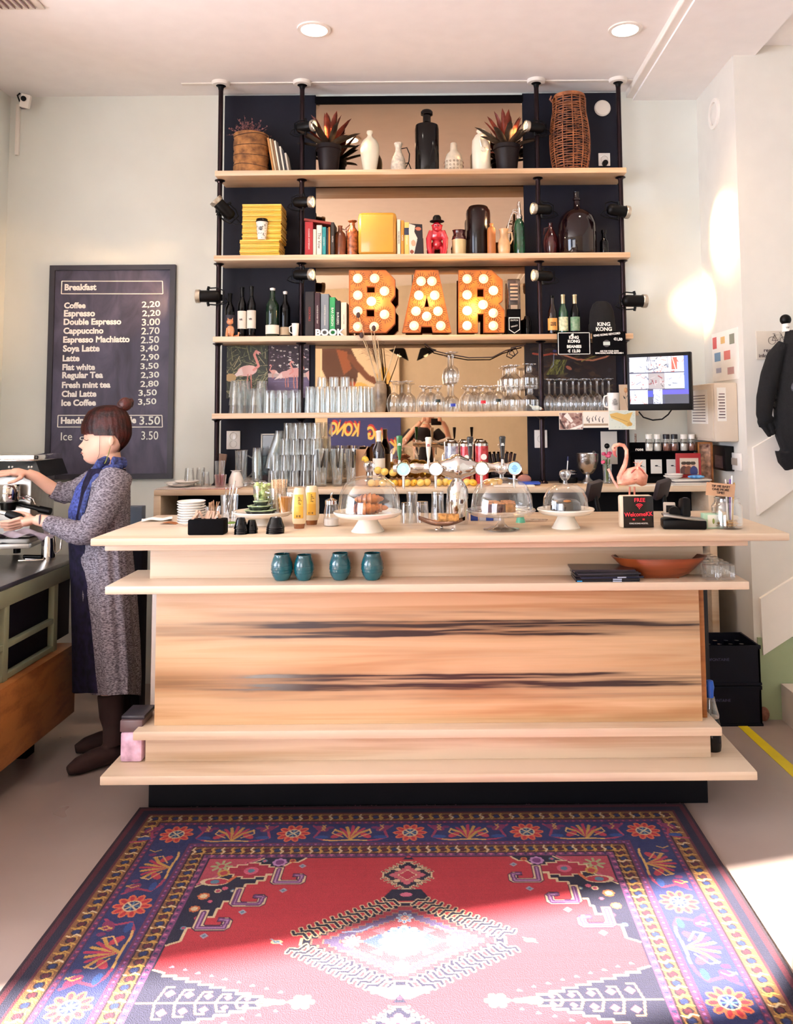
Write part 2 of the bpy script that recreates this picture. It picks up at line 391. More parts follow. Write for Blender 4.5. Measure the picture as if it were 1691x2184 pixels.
# left wall of the bar niche, then the room widens towards the street
struct(MB().bb(-2.95, -2.70, 3.3, 5.12, 0, ZC).make('wall_left', WALLM, smooth=0), 'pale wall at the left end of the bar')
wl = MB(); wl.bb(-6.0, -2.94, 3.3, 3.45, 0, ZC); wl.bb(-6.15, -6.0, -4.6, 3.45, 0, 0.6); wl.bb(-6.15, -6.0, -4.6, 3.45, 3.1, ZC); wl.bb(-6.15, -6.0, 2.9, 3.45, 0.6, 3.1)
struct(wl.make('wall_side', WALLM, smooth=0), 'side wall of the street room with a wide window opening')
# right: block projecting beside the shelves, wall of the stairs in front
struct(MB().bb(1.675, 3.4, 4.45, 5.12, 0, ZC).make('wall_right', mat('warm_white_wall', 'dedad0', 0.8, var=0.02), smooth=0), 'white projecting wall with the fuse box and the stair boards')
struct(MB().bb(3.3, 3.45, -4.6, 4.5, 0, ZC).make('wall_far_right', WALLM, smooth=0), 'wall beyond the stairs')
# lowered soffit on the right
sf = MB().bb(1.27, 1.80, -4.0, 5.1, 3.60, ZC+0.01); struct(sf.make('trim_1', CEIL, smooth=0), 'lowered white soffit running along the ceiling to the back wall')
struct(MB().bb(1.225, 1.285, -4.0, 5.1, 3.615, ZC+0.005, bevel=0.006).make('trim_2', WHITE, smooth=0), 'narrow white cover strip along the edge of the soffit')
struct(MB().bb(-1.55, 1.27, 4.90, 4.93, ZC-0.006, ZC+0.01).make('trim_3', WHITE, smooth=0), 'thin white cable strip on the ceiling joining the pole rosettes')
# green painted lower stair wall
struct(MB().bb(1.69, 3.3, 4.435, 4.452, 0, 0.42).make('trim_4', mat('sage_paint', '9aa884', 0.7, var=0.05), smooth=0), 'sage green band at the foot of the stair wall')
# street front, turned 14 degrees, with a transom high on the left, walled up below to block sun
FR = math.atan(0.257)
fw = MB()
def fseg(x0, x1, z0, z1):
    """part of the street front between two x positions"""
    y0, y1 = -2.50+0.257*x0, -2.50+0.257*x1
    L_ = math.hypot(x1-x0, y1-y0); fw.box(((x0+x1)/2, (y0+y1)/2-0.1, (z0+z1)/2), (L_, 0.2, z1-z0), rz=FR)
fseg(-6.2, -5.2, 0, ZC); fseg(-5.2, -2.2, 0, 2.82); fseg(-5.2, -2.2, 3.27, ZC); fseg(-2.2, 3.5, 0, ZC)
struct(fw.make('wall_front', mat('tan_wall', 'cdbfa8', 0.8, var=0.04), smooth=0), 'tan wall of the street front, seen in the mirror')
wf = MB()
for xx in (-5.19, -2.21):
    wf.box((xx, -2.6+0.257*xx, 3.045), (0.06, 0.03, 0.45), rz=FR)
struct(wf.make('window_1', WHITE, smooth=0), 'white posts of the street window')

# navy painted back board, mirror
def xat(px, py, y): return at(px, py, y).x
struct(MB().bb(-1.325, -0.748, 5.07, 5.105, 0, 3.64).make('wall_panel_left', NAVY, smooth=0), 'navy painted board behind the left bay of the shelves')
struct(MB().bb(0.562, 1.165, 5.07, 5.105, 0, 3.64).make('wall_panel_right', NAVY, smooth=0), 'navy painted board behind the right bay of the shelves')
MIR = mat('mirror_glass', 'bda68e', 0.015, 1.0, var=0.0)
t = thing('mirror', 'tall tan reflecting mirror in a thin black frame behind the middle of the shelves', 'mirror', (-0.093, 5.08, 1.0))
MB().bb(-0.655, 0.655, 0.0, 0.015, 0.0, 2.585).make('mirror_pane', MIR, t, smooth=0)
MB().bb(-0.66, 0.66, -0.012, 0.016, 2.585, 2.63).make('top_frame', BLACKM, t, smooth=0)
MB().bb(-0.672, -0.655, -0.006, 0.016, 0.0, 2.63).make('side_frame', BLACKM, t, smooth=0)
MB().bb(0.655, 0.672, -0.006, 0.016, 0.0, 2.63).make('side_frame', BLACKM, t, smooth=0)

# ================================================================ LIGHTS OF THE ROOM
for (px, py), lab in (((670, 62), 'round recessed ceiling downlight left of centre, glowing white'), ((1333, 62), 'round recessed ceiling downlight near the right soffit, glowing white')):
    p = atz(px, py, ZC)
    t = thing('ceiling_downlight', lab, 'ceiling light', (p.x, p.y, ZC), group='recessed ceiling downlights')
    MB().lathe([(0.068, -0.002), (0.070, -0.009), (0.088, -0.007), (0.090, 0.002)], seg=40).make('trim_ring', WHITE, t)
    MB().lathe([(0, -0.004), (0.069, -0.004), (0.069, 0.0), (0, 0.0)], seg=40).make('lens', mat('downlight_lens', 'ffffff', 0.4, emit='fff4e6', es=14.0), t)
    light('downlight_beam', 'SPOT', (p.x, p.y, ZC-0.02), (p.x, p.y, 0), 45, 'ffd9b0', 0.06, spot=math.radians(120), blend=0.8)
# vent at the upper left corner
t = thing('ceiling_vent', 'slatted grey ceiling vent cut by the upper left edge of the photo', 'vent', (*atz(6, -14, ZC).xy, ZC))
MB().bb(-0.14, 0.14, -0.14, 0.14, -0.012, 0.0, bevel=0.004).make('vent_frame', WHITE, t)
for i in range(7):
    MB().box((-0.10+i*0.033, 0, -0.016), (0.018, 0.22, 0.006), rot=Euler((0, 0.5, 0)).to_matrix()).make('slat', mat('vent_grey', '9a8482', 0.5), t, smooth=0)
# wall cable duct and camera in the left corner
p = at(36, 280, 5.08)
tag(MB().bb(p.x-0.012, p.x+0.012, 5.08, 5.10, at(36, 330, 5.08).z, at(36, 222, 5.08).z, bevel=0.003).make('cable_duct', WHITE), 'white cable duct running down the corner below the camera', 'cable duct')
p = at(52, 216, 4.98)
t = thing('security_camera', 'small white security camera on a bracket in the upper left corner', 'camera', p)
MB().box((0.008, 0, 0), (0.055, 0.05, 0.085), rot=Euler((0.25, 0.2, 0.25)).to_matrix(), bevel=0.008).make('camera_housing', WHITE, t)
MB().cyl((0.008, -0.027, 0.006), (0.012, -0.036, 0.004), 0.016).cyl((0.008, -0.034, 0.006), (0.012, -0.040, 0.004), 0.009).make('lens', BLACK, t)
MB().tube([(-0.01, 0.01, 0.01), (-0.05, 0.06, 0.02), (-0.06, 0.10, 0.025)], 0.009).box((-0.055, 0.105, 0.025), (0.04, 0.02, 0.06)).make('bracket', mat('grey_bracket', '86716f', 0.4), t)
MB().tube([(-0.03, 0.0, 0.05), (-0.06, 0.03, 0.05), (-0.07, 0.08, 0.03)], 0.005).make('cable', BLACK, t)
# right wall fittings
p = at(1284, 232, 5.07)
tag(MB().lathe([(0, 0), (0.050, 0.002), (0.052, 0.012), (0.045, 0.02), (0, 0.022)], seg=32, M=Matrix.Rotation(PI/2, 3, 'X')).make('wall_sensor', WHITE, loc=p), 'round white cover plate on the navy board above the top shelf', 'sensor')
p = atx(1524, 243, 1.675)
t = thing('wall_speaker', 'round white recessed wall speaker high on the projecting wall', 'speaker', p, -PI/2)
MB().lathe([(0.066, 0), (0.068, 0.012), (0.090, 0.010), (0.092, 0)], seg=36, M=Matrix.Rotation(PI/2, 3, 'X')).make('rim', WHITE, t)
MB().lathe([(0, 0.014), (0.045, 0.012), (0.064, 0.002)], seg=36, M=Matrix.Rotation(PI/2, 3, 'X')).make('cone', mat('speaker_white', 'e2dcd2', 0.7), t)

def socket(name, c, w_, h_, n, lab, m=PORC, rz=0.0):
    t = thing(name, lab, 'socket', c, rz)
    MB().bb(-w_/2, w_/2, -0.012, 0.0, -h_/2, h_/2, bevel=0.003).make('cover_plate', m, t)
    for i in range(n):
        z = (i-(n-1)/2)*h_/n*0.86 if n > 1 else 0
        Mx = Matrix.Rotation(PI/2, 3, 'X'); q = MB(); q.lathe([(0.022, 0.0135), (0.0215, 0.006), (0, 0.006)], (0, 0, z), 24, Mx)
        q.lathe([(0.0225, 0.0125), (0.022, 0.0145), (0.020, 0.0135)], (0, 0, z), 24, Mx); q.make('socket_well', mat('socket_grey', 'c9c2b8', 0.4), t)
        q = MB(); [q.cyl((dx, -0.0055, z), (dx, -0.009, z), 0.0035, seg=8) for dx in (-0.0095, 0.0095)]; q.make('socket_holes', BLACKM, t, smooth=0)
    return t
p = at(1288, 341, 5.068); s_ = socket('wall_socket', (p.x, 5.068, p.z), 0.074, 0.082, 1, 'white wall socket with a black plug at the right end of the top shelf')
MB().cyl((0.0, -0.012, -0.028), (0.0, -0.045, -0.030), 0.017).make('plug', BLACK, s_)
a, b = at(484, 919, 5.068), at(513, 958, 5.068)
socket('wall_socket', ((a.x+b.x)/2, 5.068, (a.z+b.z)/2), abs(b.x-a.x), abs(a.z-b.z), 2, 'white double wall socket on the navy board left of the tumbler stack')
a, b = at(1139, 917, 5.068), at(1167, 955, 5.068)
socket('wall_socket', ((a.x+b.x)/2, 5.068, (a.z+b.z)/2), abs(b.x-a.x), abs(a.z-b.z), 1, 'white wall socket half hidden behind the third shelf pole')

# stair boards on the right wall
def flat_poly(name, pts, y, t_, m):
    P3 = [at(px, py, y) for px, py in pts]
    return MB().prism([(q.x, q.z) for q in P3], t_).make(name, m, loc=(0, y, 0), smooth=0)
struct(flat_poly('trim_5', [(1607, 955), (1760, 862), (1760, 995), (1617, 1099)], 4.425, 0.025, WHITE), 'upper white stair stringer board')
struct(flat_poly('trim_6', [(1622, 1277), (1760, 1190), (1760, 1312), (1628, 1398)], 4.425, 0.025, WHITE), 'lower white stair stringer board')
q = atz(1640, 1590, 0.0)
st = MB(); st.bb(1.80, 3.2, 3.35, 4.43, 0, at(1642, 1458, 4.43).z); struct(st.make('trim_7', mat('step_grey', 'cfc2b8', 0.7, var=0.03), smooth=0), 'pale lowest stair block at the right edge')
a, b, c_, d_ = atz(1562, 1538, 0.001), atz(1582, 1538, 0.001), atz(1760, 1722, 0.001), atz(1760, 1692, 0.001)
m = MB(); m.prism([(p.x, p.y) for p in (a, b, d_, c_)], 0.0015, Matrix(((1, 0, 0, 0), (0, 0, 1, 0), (0, 1, 0, 0.0005), (0, 0, 0, 1)))) 
tag(m.make('floor_tape', mat('yellow_tape', 'd9c322', 0.45, var=0.08), smooth=0), 'yellow warning tape stuck diagonally on the floor beside the stairs', 'tape')
# ================================================================ THE BAR COUNTER
bar = thing('bar_counter', 'stepped pale timber bar counter standing behind the patterned rug', 'bar counter', (0, 3.42, 0))
def bp(name, x0, x1, y0, y1, z0, z1, m, b=0.003, label=None):
    o = MB().bb(x0, x1, y0-3.42, y1-3.42, z0, z1, bevel=b).make(name, m, bar)
    if label: o['label'] = label
    return o
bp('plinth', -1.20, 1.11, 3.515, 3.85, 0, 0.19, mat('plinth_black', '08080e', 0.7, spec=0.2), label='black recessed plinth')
bp('foot_board', -1.312, 1.232, 3.285, 3.90, 0.187, 0.221, W_BAR, 0.005, 'widest lowest board')
bp('lower_riser', -1.184, 1.097, 3.42, 3.88, 0.221, 0.328, W_BAR, 0.002)
bp('lower_ledge', -1.212, 1.124, 3.355, 3.60, 0.328, 0.362, W_BAR, 0.004)
bp('front_panel', -1.150, 1.068, 3.42, 3.45, 0.362, 0.914, W_PANEL, 0.002, 'wide front panel with dark heartwood streaks')
bp('serving_ledge', -1.302, 1.221, 3.27, 3.62, 0.914, 0.946, W_BAR, 0.004, 'ledge with mugs and glasses')
bp('upper_panel', -1.178, 1.091, 3.42, 3.45, 0.946, 1.083, W_BAR, 0.002)
bp('top_underboard', -1.306, 1.221, 3.27, 3.88, 1.083, 1.112, W_BAR, 0.003)
bp('countertop', -1.335, 1.357, 3.20, 3.955, 1.112, 1.142, W_BAR, 0.006)
bp('end_board', -1.235, -1.185, 3.62, 3.66, 0.362, 1.083, mat('pale_end', 'cdbfb4', 0.6), 0.001, 'pale end board')
bp('end_board', 1.075, 1.10, 3.46, 3.88, 0.362, 0.914, W_ORANGE, 0.001)
CT = 1.142; LEDGE = 0.946
# ================================================================ BACK COUNTER
bc = thing('back_counter', 'long pale timber back counter under the shelves with a dark open front', 'counter', (0, 4.7, 0))
def bk(name, x0, x1, y0, y1, z0, z1, m, b=0.002):
    return MB().bb(x0, x1, y0-4.7, y1-4.7, z0, z1, bevel=b).make(name, m, bc)
bk('worktop', -1.585, 1.60, 4.64, 5.065, 1.168, 1.2, W_BACK, 0.004)
bk('end_panel', -1.585, -1.545, 4.64, 5.06, 0, 1.168, W_BACK); bk('end_panel', 1.52, 1.56, 4.64, 5.06, 0, 1.168, W_BACK)
bk('dark_interior', -1.545, 1.52, 4.95, 5.0, 0.03, 1.168, mat('fridge_dark', '07080f', 0.6, spec=0.2)); bk('dark_shelf', -1.545, 1.52, 4.67, 4.95, 0.88, 0.90, BLACKM)
BCZ = 1.2
# ================================================================ SHELVES AND POLES
SZ = [3.076, 2.563, 2.079, 1.627]     # top faces of the four boards
LAB = ['top shelf board carrying vases and potted agaves', 'second shelf board carrying the yellow magazines and old crocks', 'third shelf board carrying the light up letters', 'lowest shelf board crowded with drinking glasses']
XR = [1.150, 1.160, 1.165, 1.185]
for z, lab, xr in zip(SZ, LAB, XR):
    tag(MB().bb(-1.312, xr, 4.81, 5.068, z-0.032, z, bevel=0.003).make('shelf_board', W_SHELF), 'pale timber '+lab, 'shelf', 'pale timber shelf boards')
SHELF_CAV = (4.83, 5.06)
PX = [-1.305, -0.806, 0.630, 1.133]
PL = ['leftmost black steel shelf pole from back counter to ceiling', 'second black steel shelf pole from the left, beside the mirror edge', 'third black steel shelf pole from the left, beside the mirror edge', 'rightmost black steel shelf pole from back counter to ceiling']
PYY = 4.90; PRr = 0.0145
for x, lab in zip(PX, PL):
    t = thing('shelf_pole', lab, 'pole', (x, PYY, BCZ), group='steel poles of the shelving')
    MB().cyl((0, 0, 0), (0, 0, ZC-BCZ-0.02), PRr, seg=18).make('tube', PIPE, t)
    for z in SZ: MB().lathe([(PRr, 0), (0.030, -0.002), (0.031, -0.006), (0.018, -0.012), (PRr, -0.02)], (0, 0, z-0.032-BCZ), 20).make('collar', PIPE, t)
    MB().lathe([(PRr, 0.02), (0.02, 0.015), (0.03, 0.004), (0.031, 0)], (0, 0, 0), 20).make('foot_collar', PIPE, t)
    MB().lathe([(0, -0.004), (0.028, -0.006), (0.03, -0.022), (0.018, -0.03), (0.0145, -0.05)], (0, 0, ZC-BCZ), 20).make('ceiling_cap', BLACK, t)
    MB().lathe([(0.03, -0.022), (0.052, -0.020), (0.056, -0.008), (0.056, 0.0)], (0, 0, ZC-BCZ), 28).make('ceiling_rosette', WHITE, t)

# ---------------------------------------------------------------- clamp spotlights
def spot(px, py, yaw, pitch, lab, power=0, target=None, scale=1.0, big=False):
    c = at(px, py, 4.84)
    t = thing('clamp_spotlight', lab, 'spotlight', c, group='black clamp spotlights on the poles')
    R = (Matrix.Rotation(yaw, 3, 'Z') @ Matrix.Rotation(pitch, 3, 'Y'))
    Q = R @ Matrix.Rotation(PI/2, 3, 'Y')            # local +z of the lathe looks along +x turned by yaw/pitch
    k = scale
    MB().lathe([(0, -0.075*k), (0.014*k, -0.074*k), (0.026*k, -0.066*k), (0.031*k, -0.052*k), (0.031*k, 0.035*k), (0.027*k, 0.035*k), (0.020*k, 0.02*k), (0, 0.018*k)], seg=24, M=Q).make('lamp_body', BLACK, t)
    q = MB(); q.lathe([(0.033*k, 0.03*k), (0.036*k, 0.034*k), (0.036*k, 0.052*k), (0.032*k, 0.054*k), (0.030*k, 0.036*k)], seg=24, M=Q); q.make('front_ring', mat('lamp_ring', 'c9bfae', 0.25, 0.7), t)
    MB().lathe([(0, 0.032*k), (0.029*k, 0.034*k)], seg=20, M=Q).make('lamp_glass', mat('lamp_lens', 'fff4dc', 0.2, emit='ffe9c4', es=(4.0)), t)
    q = MB(); s1 = R @ Vector((-0.01*k, 0.038*k, 0)); s2 = R @ Vector((-0.01*k, -0.038*k, 0)); bkp = R @ Vector((-0.085*k, 0, 0))
    up = R @ Vector((-0.01*k, 0, 0.042*k)); dn = R @ Vector((-0.01*k, 0, -0.042*k))
    q.tube([up, R @ Vector((-0.055*k, 0, 0.045*k)), R @ Vector((-0.088*k, 0, 0.03*k)), R @ Vector((-0.088*k, 0, -0.03*k)), R @ Vector((-0.055*k, 0, -0.045*k)), dn], 0.0035*k, 6)
    for e in (up, dn): q.cyl(e*0.75, e*1.22, 0.007*k, seg=10)
    q.make('yoke', BLACK, t)
    # clamp reaching back to the pole
    pole = min(PX, key=lambda v: abs(v-c.x)); d = Vector((pole-c.x, PYY-c.y, 0))
    q = MB(); q.tube([R @ Vector((-0.02*k, 0, 0))+Vector((0, 0.02, 0)), d*0.8+Vector((0, 0, 0))], 0.008, 8); q.lathe([(PRr, -0.02), (0.024, -0.018), (0.024, 0.018), (PRr, 0.02)], d, 16); q.make('clamp', BLACK, t)
    b0 = R @ Vector((-0.07*k, 0, 0)); sx = -1 if math.cos(yaw) > 0 else 1
    MB().tube([b0, b0+Vector((sx*0.03, 0.0, -0.012)), b0+Vector((sx*0.045, 0.02, -0.028)), b0+Vector((sx*0.02, 0.03, -0.04)), d+Vector((0, 0, -0.045))], 0.0028, 6).make('cord', BLACK, t)
    if power:
        dirv = R @ Vector((1, 0, 0)); o = c+dirv*0.06*k
        tg = Vector(target) if target is not None else o+dirv
        light('spot_beam', 'SPOT', o, tg, power, 'ffc890', 0.012, spot=math.radians(58), blend=0.7)
    return t
spot(655, 270, -0.35, 0.0, 'clamp spotlight at the second pole above the top shelf, aimed at the agave', 14, (-0.45, 5.0, 3.2))
spot(1137, 271, PI+0.35, 0.0, 'clamp spotlight at the third pole above the top shelf, aimed at the vases', 14, (0.2, 5.0, 3.2))
spot(474, 442, PI+0.5, -0.75, 'clamp spotlight tilted down at the leftmost pole beside the yellow magazines', 7, (-2.0, 5.0, 2.3), 1.15)
spot(650, 431, -0.30, 0.08, 'clamp spotlight at the second pole above the red book', 14, (-0.3, 5.0, 2.75))
spot(1152, 446, PI+0.3, 0.0, 'clamp spotlight at the third pole above the green siphon bottle', 14, (0.2, 5.0, 2.75))
spot(1322, 450, 0.25, 0.1, 'clamp spotlight at the rightmost pole beside the demijohn', 38, (1.675, 4.70, 2.66), 1.1)
spot(440, 632, PI+0.1, 0.0, 'clamp spotlight at the leftmost pole pointing at the chalkboard', 16, (-2.0, 5.08, 2.35), 1.15)
spot(650, 586, -0.30, 0.05, 'clamp spotlight at the second pole above the shelf of bar books', 14, (-0.3, 5.0, 2.3))
spot(1154, 588, PI+0.3, 0.0, 'clamp spotlight at the third pole above the letter R', 14, (0.2, 5.0, 2.3))
spot(1357, 642, 0.15, 0.0, 'clamp spotlight at the rightmost pole pointing at the white wall corner', 17, (1.62, 5.02, 2.28), 1.15)

# ================================================================ RUG
RW, RH_ = 2.23, 2.75
cv = Canvas(RW, RH_, 744, 917, '6e2338')
RC = dict(red='bb303f', nav='1a1838', blu='1e2f66', gold='c79a4a', pink='d86a7c', pur='7a4a86', crm='e0c8a0', wine='5e1a30', grn='6f7f5a', dk='2b1426', tq='5c86a0')
def frame(d0, d1, col):
    cv.rect(d0, d0, RW-d0, RH_-d0, col) if d1 is None else None
frame(0, None, RC['dk']); frame(0.012, None, RC['wine']); frame(0.030, None, RC['nav']); frame(0.060, None, RC['wine'])
frame(0.068, None, '8a5a34'); frame(0.125, None, RC['dk']); frame(0.132, None, '6a2c58'); frame(0.148, None, '3a2550'); frame(0.152, None, '283068')
frame(0.290, None, '6a2c58'); frame(0.314, None, RC['dk']); frame(0.320, None, '8a5a34'); frame(0.366, None, RC['dk']); frame(0.372, None, '7a3a70'); frame(0.392, None, RC['nav']); frame(0.398, None, RC['red'])
def along(dist, step, fn):
    """repeat a motif round the border at a distance from the edge; fn(x, y, angle, index)"""
    n = max(1, round((RW-2*dist)/step)); 
    for i in range(n+1):
        x = dist+i*(RW-2*dist)/n; fn(x, dist, 0.0, i); fn(x, RH_-dist, PI, i)
    n = max(1, round((RH_-2*dist)/step))
    for i in range(1, n):
        y = dist+i*(RH_-2*dist)/n; fn(dist, y, -PI/2, i); fn(RW-dist, y, PI/2, i)
def loc(x, y, a, pts):
    c, s = math.cos(a), math.sin(a); return [(x+u*c-v*s, y+u*s+v*c) for u, v in pts]
def guard(x, y, a, i):
    cv.ell(x, y, 0.016, 0.016, RC['dk']); cv.ell(x, y, 0.011, 0.011, RC['wine'] if i % 2 else RC['blu'])
    s = 0.020; cv.line(loc(x, y, a, [(-s, 0.022), (-s*0.6, 0.006), (-s*1.3, -0.006), (-s, -0.022)]), 0.006, RC['gold'] if i % 3 else RC['crm'])
    cv.line(loc(x, y, a, [(s*0.2, 0.018), (s*0.9, 0.012), (s*0.6, -0.012)]), 0.004, 'c79a4a')
along(0.097, 0.040, guard); along(0.343, 0.036, guard)
along(0.302, 0.014, lambda x, y, a, i: cv.ell(x, y, 0.0045, 0.0045, 'a8609a' if i % 2 else '4a3a80'))
along(0.141, 0.014, lambda x, y, a, i: cv.ell(x, y, 0.0045, 0.0045, 'b04a70' if i % 2 else '3c3474'))
along(0.382, 0.018, lambda x, y, a, i: cv.poly(loc(x, y, a, [(-0.007, -0.008), (0.007, -0.008), (0, 0.008)]), 'c06a90' if i % 2 else '30305c'))
def rosette(x, y, r, cols, n=10):
    for k in range(n):
        a = 2*PI*k/n; cv.ell(x+math.cos(a)*r*0.72, y+math.sin(a)*r*0.72, r*0.36, r*0.22, cols[0], rot=a)
        cv.ell(x+math.cos(a)*r*0.72, y+math.sin(a)*r*0.72, r*0.24, r*0.12, cols[1], rot=a)
    cv.ell(x, y, r*0.5, r*0.5, cols[2]); cv.ell(x, y, r*0.42, r*0.42, cols[3])
    for k in range(8):
        a = 2*PI*k/8; cv.line([(x, y), (x+math.cos(a)*r*0.36, y+math.sin(a)*r*0.36)], r*0.09, RC['crm'] if k % 2 else RC['tq'])
def mainmotif(x, y, a, i):
    if i % 2 == 0:
        for s in (-1, 1):
            cv.line(loc(x, y, a, [(s*0.07, -0.058), (s*0.10, -0.02), (s*0.085, 0.03), (s*0.12, 0.05), (s*0.155, 0.055)]), 0.010, 'a8385c')
            cv.ell(*loc(x, y, a, [(s*0.105, -0.035)])[0], 0.030, 0.018, '8a2c5c', rot=a+s*0.6); cv.ell(*loc(x, y, a, [(s*0.112, 0.03)])[0], 0.026, 0.012, '2a4c90', rot=a)
        rosette(x, y, 0.060, ('e0704a', 'c02c3c', RC['crm'], '24306c'))
    else:
        for k in range(-3, 4):
            tip = loc(x, y, a, [(k*0.022, -0.054+abs(k)*0.010)])[0]; mid = loc(x, y, a, [(k*0.010, 0.0)])[0]; bse = loc(x, y, a, [(0, 0.045)])[0]
            cv.line([tip, mid, bse], 0.012, 'c99a4c' if k % 2 else 'b83058')
        cv.line(loc(x, y, a, [(-0.10, 0.05), (-0.07, 0.056), (-0.02, 0.052), (0.02, 0.052), (0.07, 0.056), (0.10, 0.05)]), 0.008, 'd8a860')
        for s in (-1, 1):
            cv.ell(*loc(x, y, a, [(s*0.055, 0.018)])[0], 0.026, 0.014, 'c03a50', rot=a+s*0.7); cv.line(loc(x, y, a, [(s*0.03, 0.03), (s*0.075, 0.0), (s*0.065, -0.03)]), 0.005, 'e0b070')
            cv.ell(*loc(x, y, a, [(s*0.085, -0.042)])[0], 0.014, 0.010, '7c2860')
    for s in (-1, 1): cv.line(loc(x, y, a, [(s*0.118, -0.062), (s*0.105, -0.04), (s*0.118, -0.02)]), 0.005, 'd0a058')
along(0.221, 0.2245, mainmotif)
# field
CX = RW/2; F0, F1 = 0.398, RW-0.398
def mir(fn, yc=None):
    fn(lambda x, y: (x, y)); fn(lambda x, y: (RW-x, y))
def corner(T):
    """dark stepped corner field with red scrolls; T mirrors it"""
    st = [(F0, 0.398), (0.745, 0.398), (0.722, 0.425), (0.695, 0.425), (0.672, 0.455), (0.655, 0.455), (0.655, 0.505), (0.625, 0.505), (0.625, 0.540), (0.600, 0.540), (0.600, 0.560), (0.565, 0.560), (0.565, 0.610), (0.545, 0.610), (0.545, 0.66), (0.515, 0.66), (0.515, 0.70),
          (0.505, 0.70), (0.505, 0.745), (0.470, 0.745), (0.470, 0.80), (0.435, 0.80), (0.435, 0.865), (F0, 0.885)]
    P = [T(x*1.0, y) for x, y in st]; cv.poly(P, RC['nav']); cv.line(P[1:], 0.008, RC['crm'])
    # pink triangle in the very corner
    tri = [T(F0, 0.398), T(F0+0.18, 0.398), T(F0, 0.56)]; cv.poly(tri, 'b8485c'); cv.line(tri[1:], 0.010, 'c9607a'); cv.line([T(F0+0.195, 0.398), T(F0, 0.575)], 0.006, RC['crm'])
    for k in range(8):
        a = 2*PI*k/8; x, y = T(F0+0.055, 0.448); cv.line([(x, y), (x+math.cos(a)*0.034, y+math.sin(a)*0.034)], 0.011, 'a8b080'); 
    cv.ell(*T(F0+0.055, 0.448), 0.012, 0.012, 'c0485c')
    # big blossom cross
    x, y = T(0.565, 0.478)
    for (u, v) in ((0.085, 0.026), (0.026, 0.052), (0.060, 0.040)): cv.poly([(x-u, y-v), (x+u, y-v), (x+u, y+v), (x-u, y+v)], RC['crm']); 
    for (u, v) in ((0.079, 0.020), (0.020, 0.046), (0.054, 0.034)): cv.poly([(x-u, y-v), (x+u, y-v), (x+u, y+v), (x-u, y+v)], 'a82440')
    cv.ell(x, y, 0.026, 0.024, 'd0607c'); cv.ell(x, y, 0.012, 0.012, RC['tq'])
    # palmette
    x, y = T(0.455, 0.545); sgn = 1 if x < CX else -1
    cv.ell(x, y, 0.050, 0.024, RC['crm']); cv.ell(x+sgn*0.006, y, 0.040, 0.018, 'b83048'); cv.ell(x, y, 0.016, 0.012, RC['tq']); cv.line([(x+sgn*0.045, y), (x+sgn*0.062, y-0.03)], 0.012, 'd06a40')
    for (u, v, r, c1, c2) in ((0.472, 0.492, 0.022, RC['gold'], 'b84048'), (0.655, 0.425, 0.026, 'c08cc0', '7a3a80'), (0.70, 0.415, 0.012, 'd08040', 'a03040'), (0.44, 0.63, 0.020, 'd07040', RC['crm']), (0.48, 0.60, 0.012, RC['crm'], 'b84060'), (0.43, 0.70, 0.018, 'd07040', RC['crm']), (0.50, 0.585, 0.010, 'd8607c', 'd8607c'), (0.53, 0.60, 0.009, RC['tq'], RC['crm']), (0.54, 0.425, 0.009, 'd8607c', 'a02c50'), (0.60, 0.415, 0.010, RC['tq'], 'd8607c'), (0.455, 0.75, 0.012, 'b84060', RC['crm']), (0.47, 0.66, 0.008, 'd8607c', 'd8607c'), (0.425, 0.80, 0.010, RC['tq'], 'b84060')):
        xx, yy = T(u, v)
        for k in range(8): a = 2*PI*k/8; cv.ell(xx+math.cos(a)*r*0.7, yy+math.sin(a)*r*0.7, r*0.33, r*0.33, c1)
        cv.ell(xx, yy, r*0.6, r*0.6, c2)
    # angular hooks reaching into the red
    for (u, v) in ((0.700, 0.520), (0.590, 0.645), (0.505, 0.770)):
        H_ = [(u-0.055, v-0.065), (u-0.055, v+0.030), (u-0.040, v+0.045), (u+0.050, v+0.045), (u+0.065, v+0.030), (u+0.065, v-0.005), (u+0.050, v-0.022), (u+0.018, v-0.022), (u+0.018, v-0.002), (u+0.034, v+0.0), (u+0.034, v+0.018), (u-0.016, v+0.018), (u-0.022, v+0.01), (u-0.022, v-0.065)]
        Q = [T(p, q) for p, q in H_]; cv.poly(Q, RC['crm']); Q2 = [T(u+(p-u)*0.86, v+(q-v)*0.86) for p, q in H_]; cv.line(Q, 0.004, '3a1838', closed=True)
        mid = [T(u-0.038, v-0.05), T(u-0.038, v+0.03), T(u+0.045, v+0.031), T(u+0.05, v-0.008), T(u+0.025, v-0.012)]; cv.line(mid, 0.018, '6c3a72'); cv.line(mid, 0.005, 'b486b4')
    for (u, v) in ((0.70, 0.60), (0.59, 0.72), (0.50, 0.84), (0.74, 0.45)):
        x, y = T(u, v); cv.poly([(x-0.014, y), (x, y-0.014), (x+0.014, y), (x, y+0.014)], 'a8a8b8'); cv.poly([(x-0.007, y), (x, y-0.007), (x+0.007, y), (x, y+0.007)], RC['tq'])
for T in (lambda x, y: (x, y), lambda x, y: (RW-x, y), lambda x, y: (x, RH_-y), lambda x, y: (RW-x, RH_-y)): corner(T)
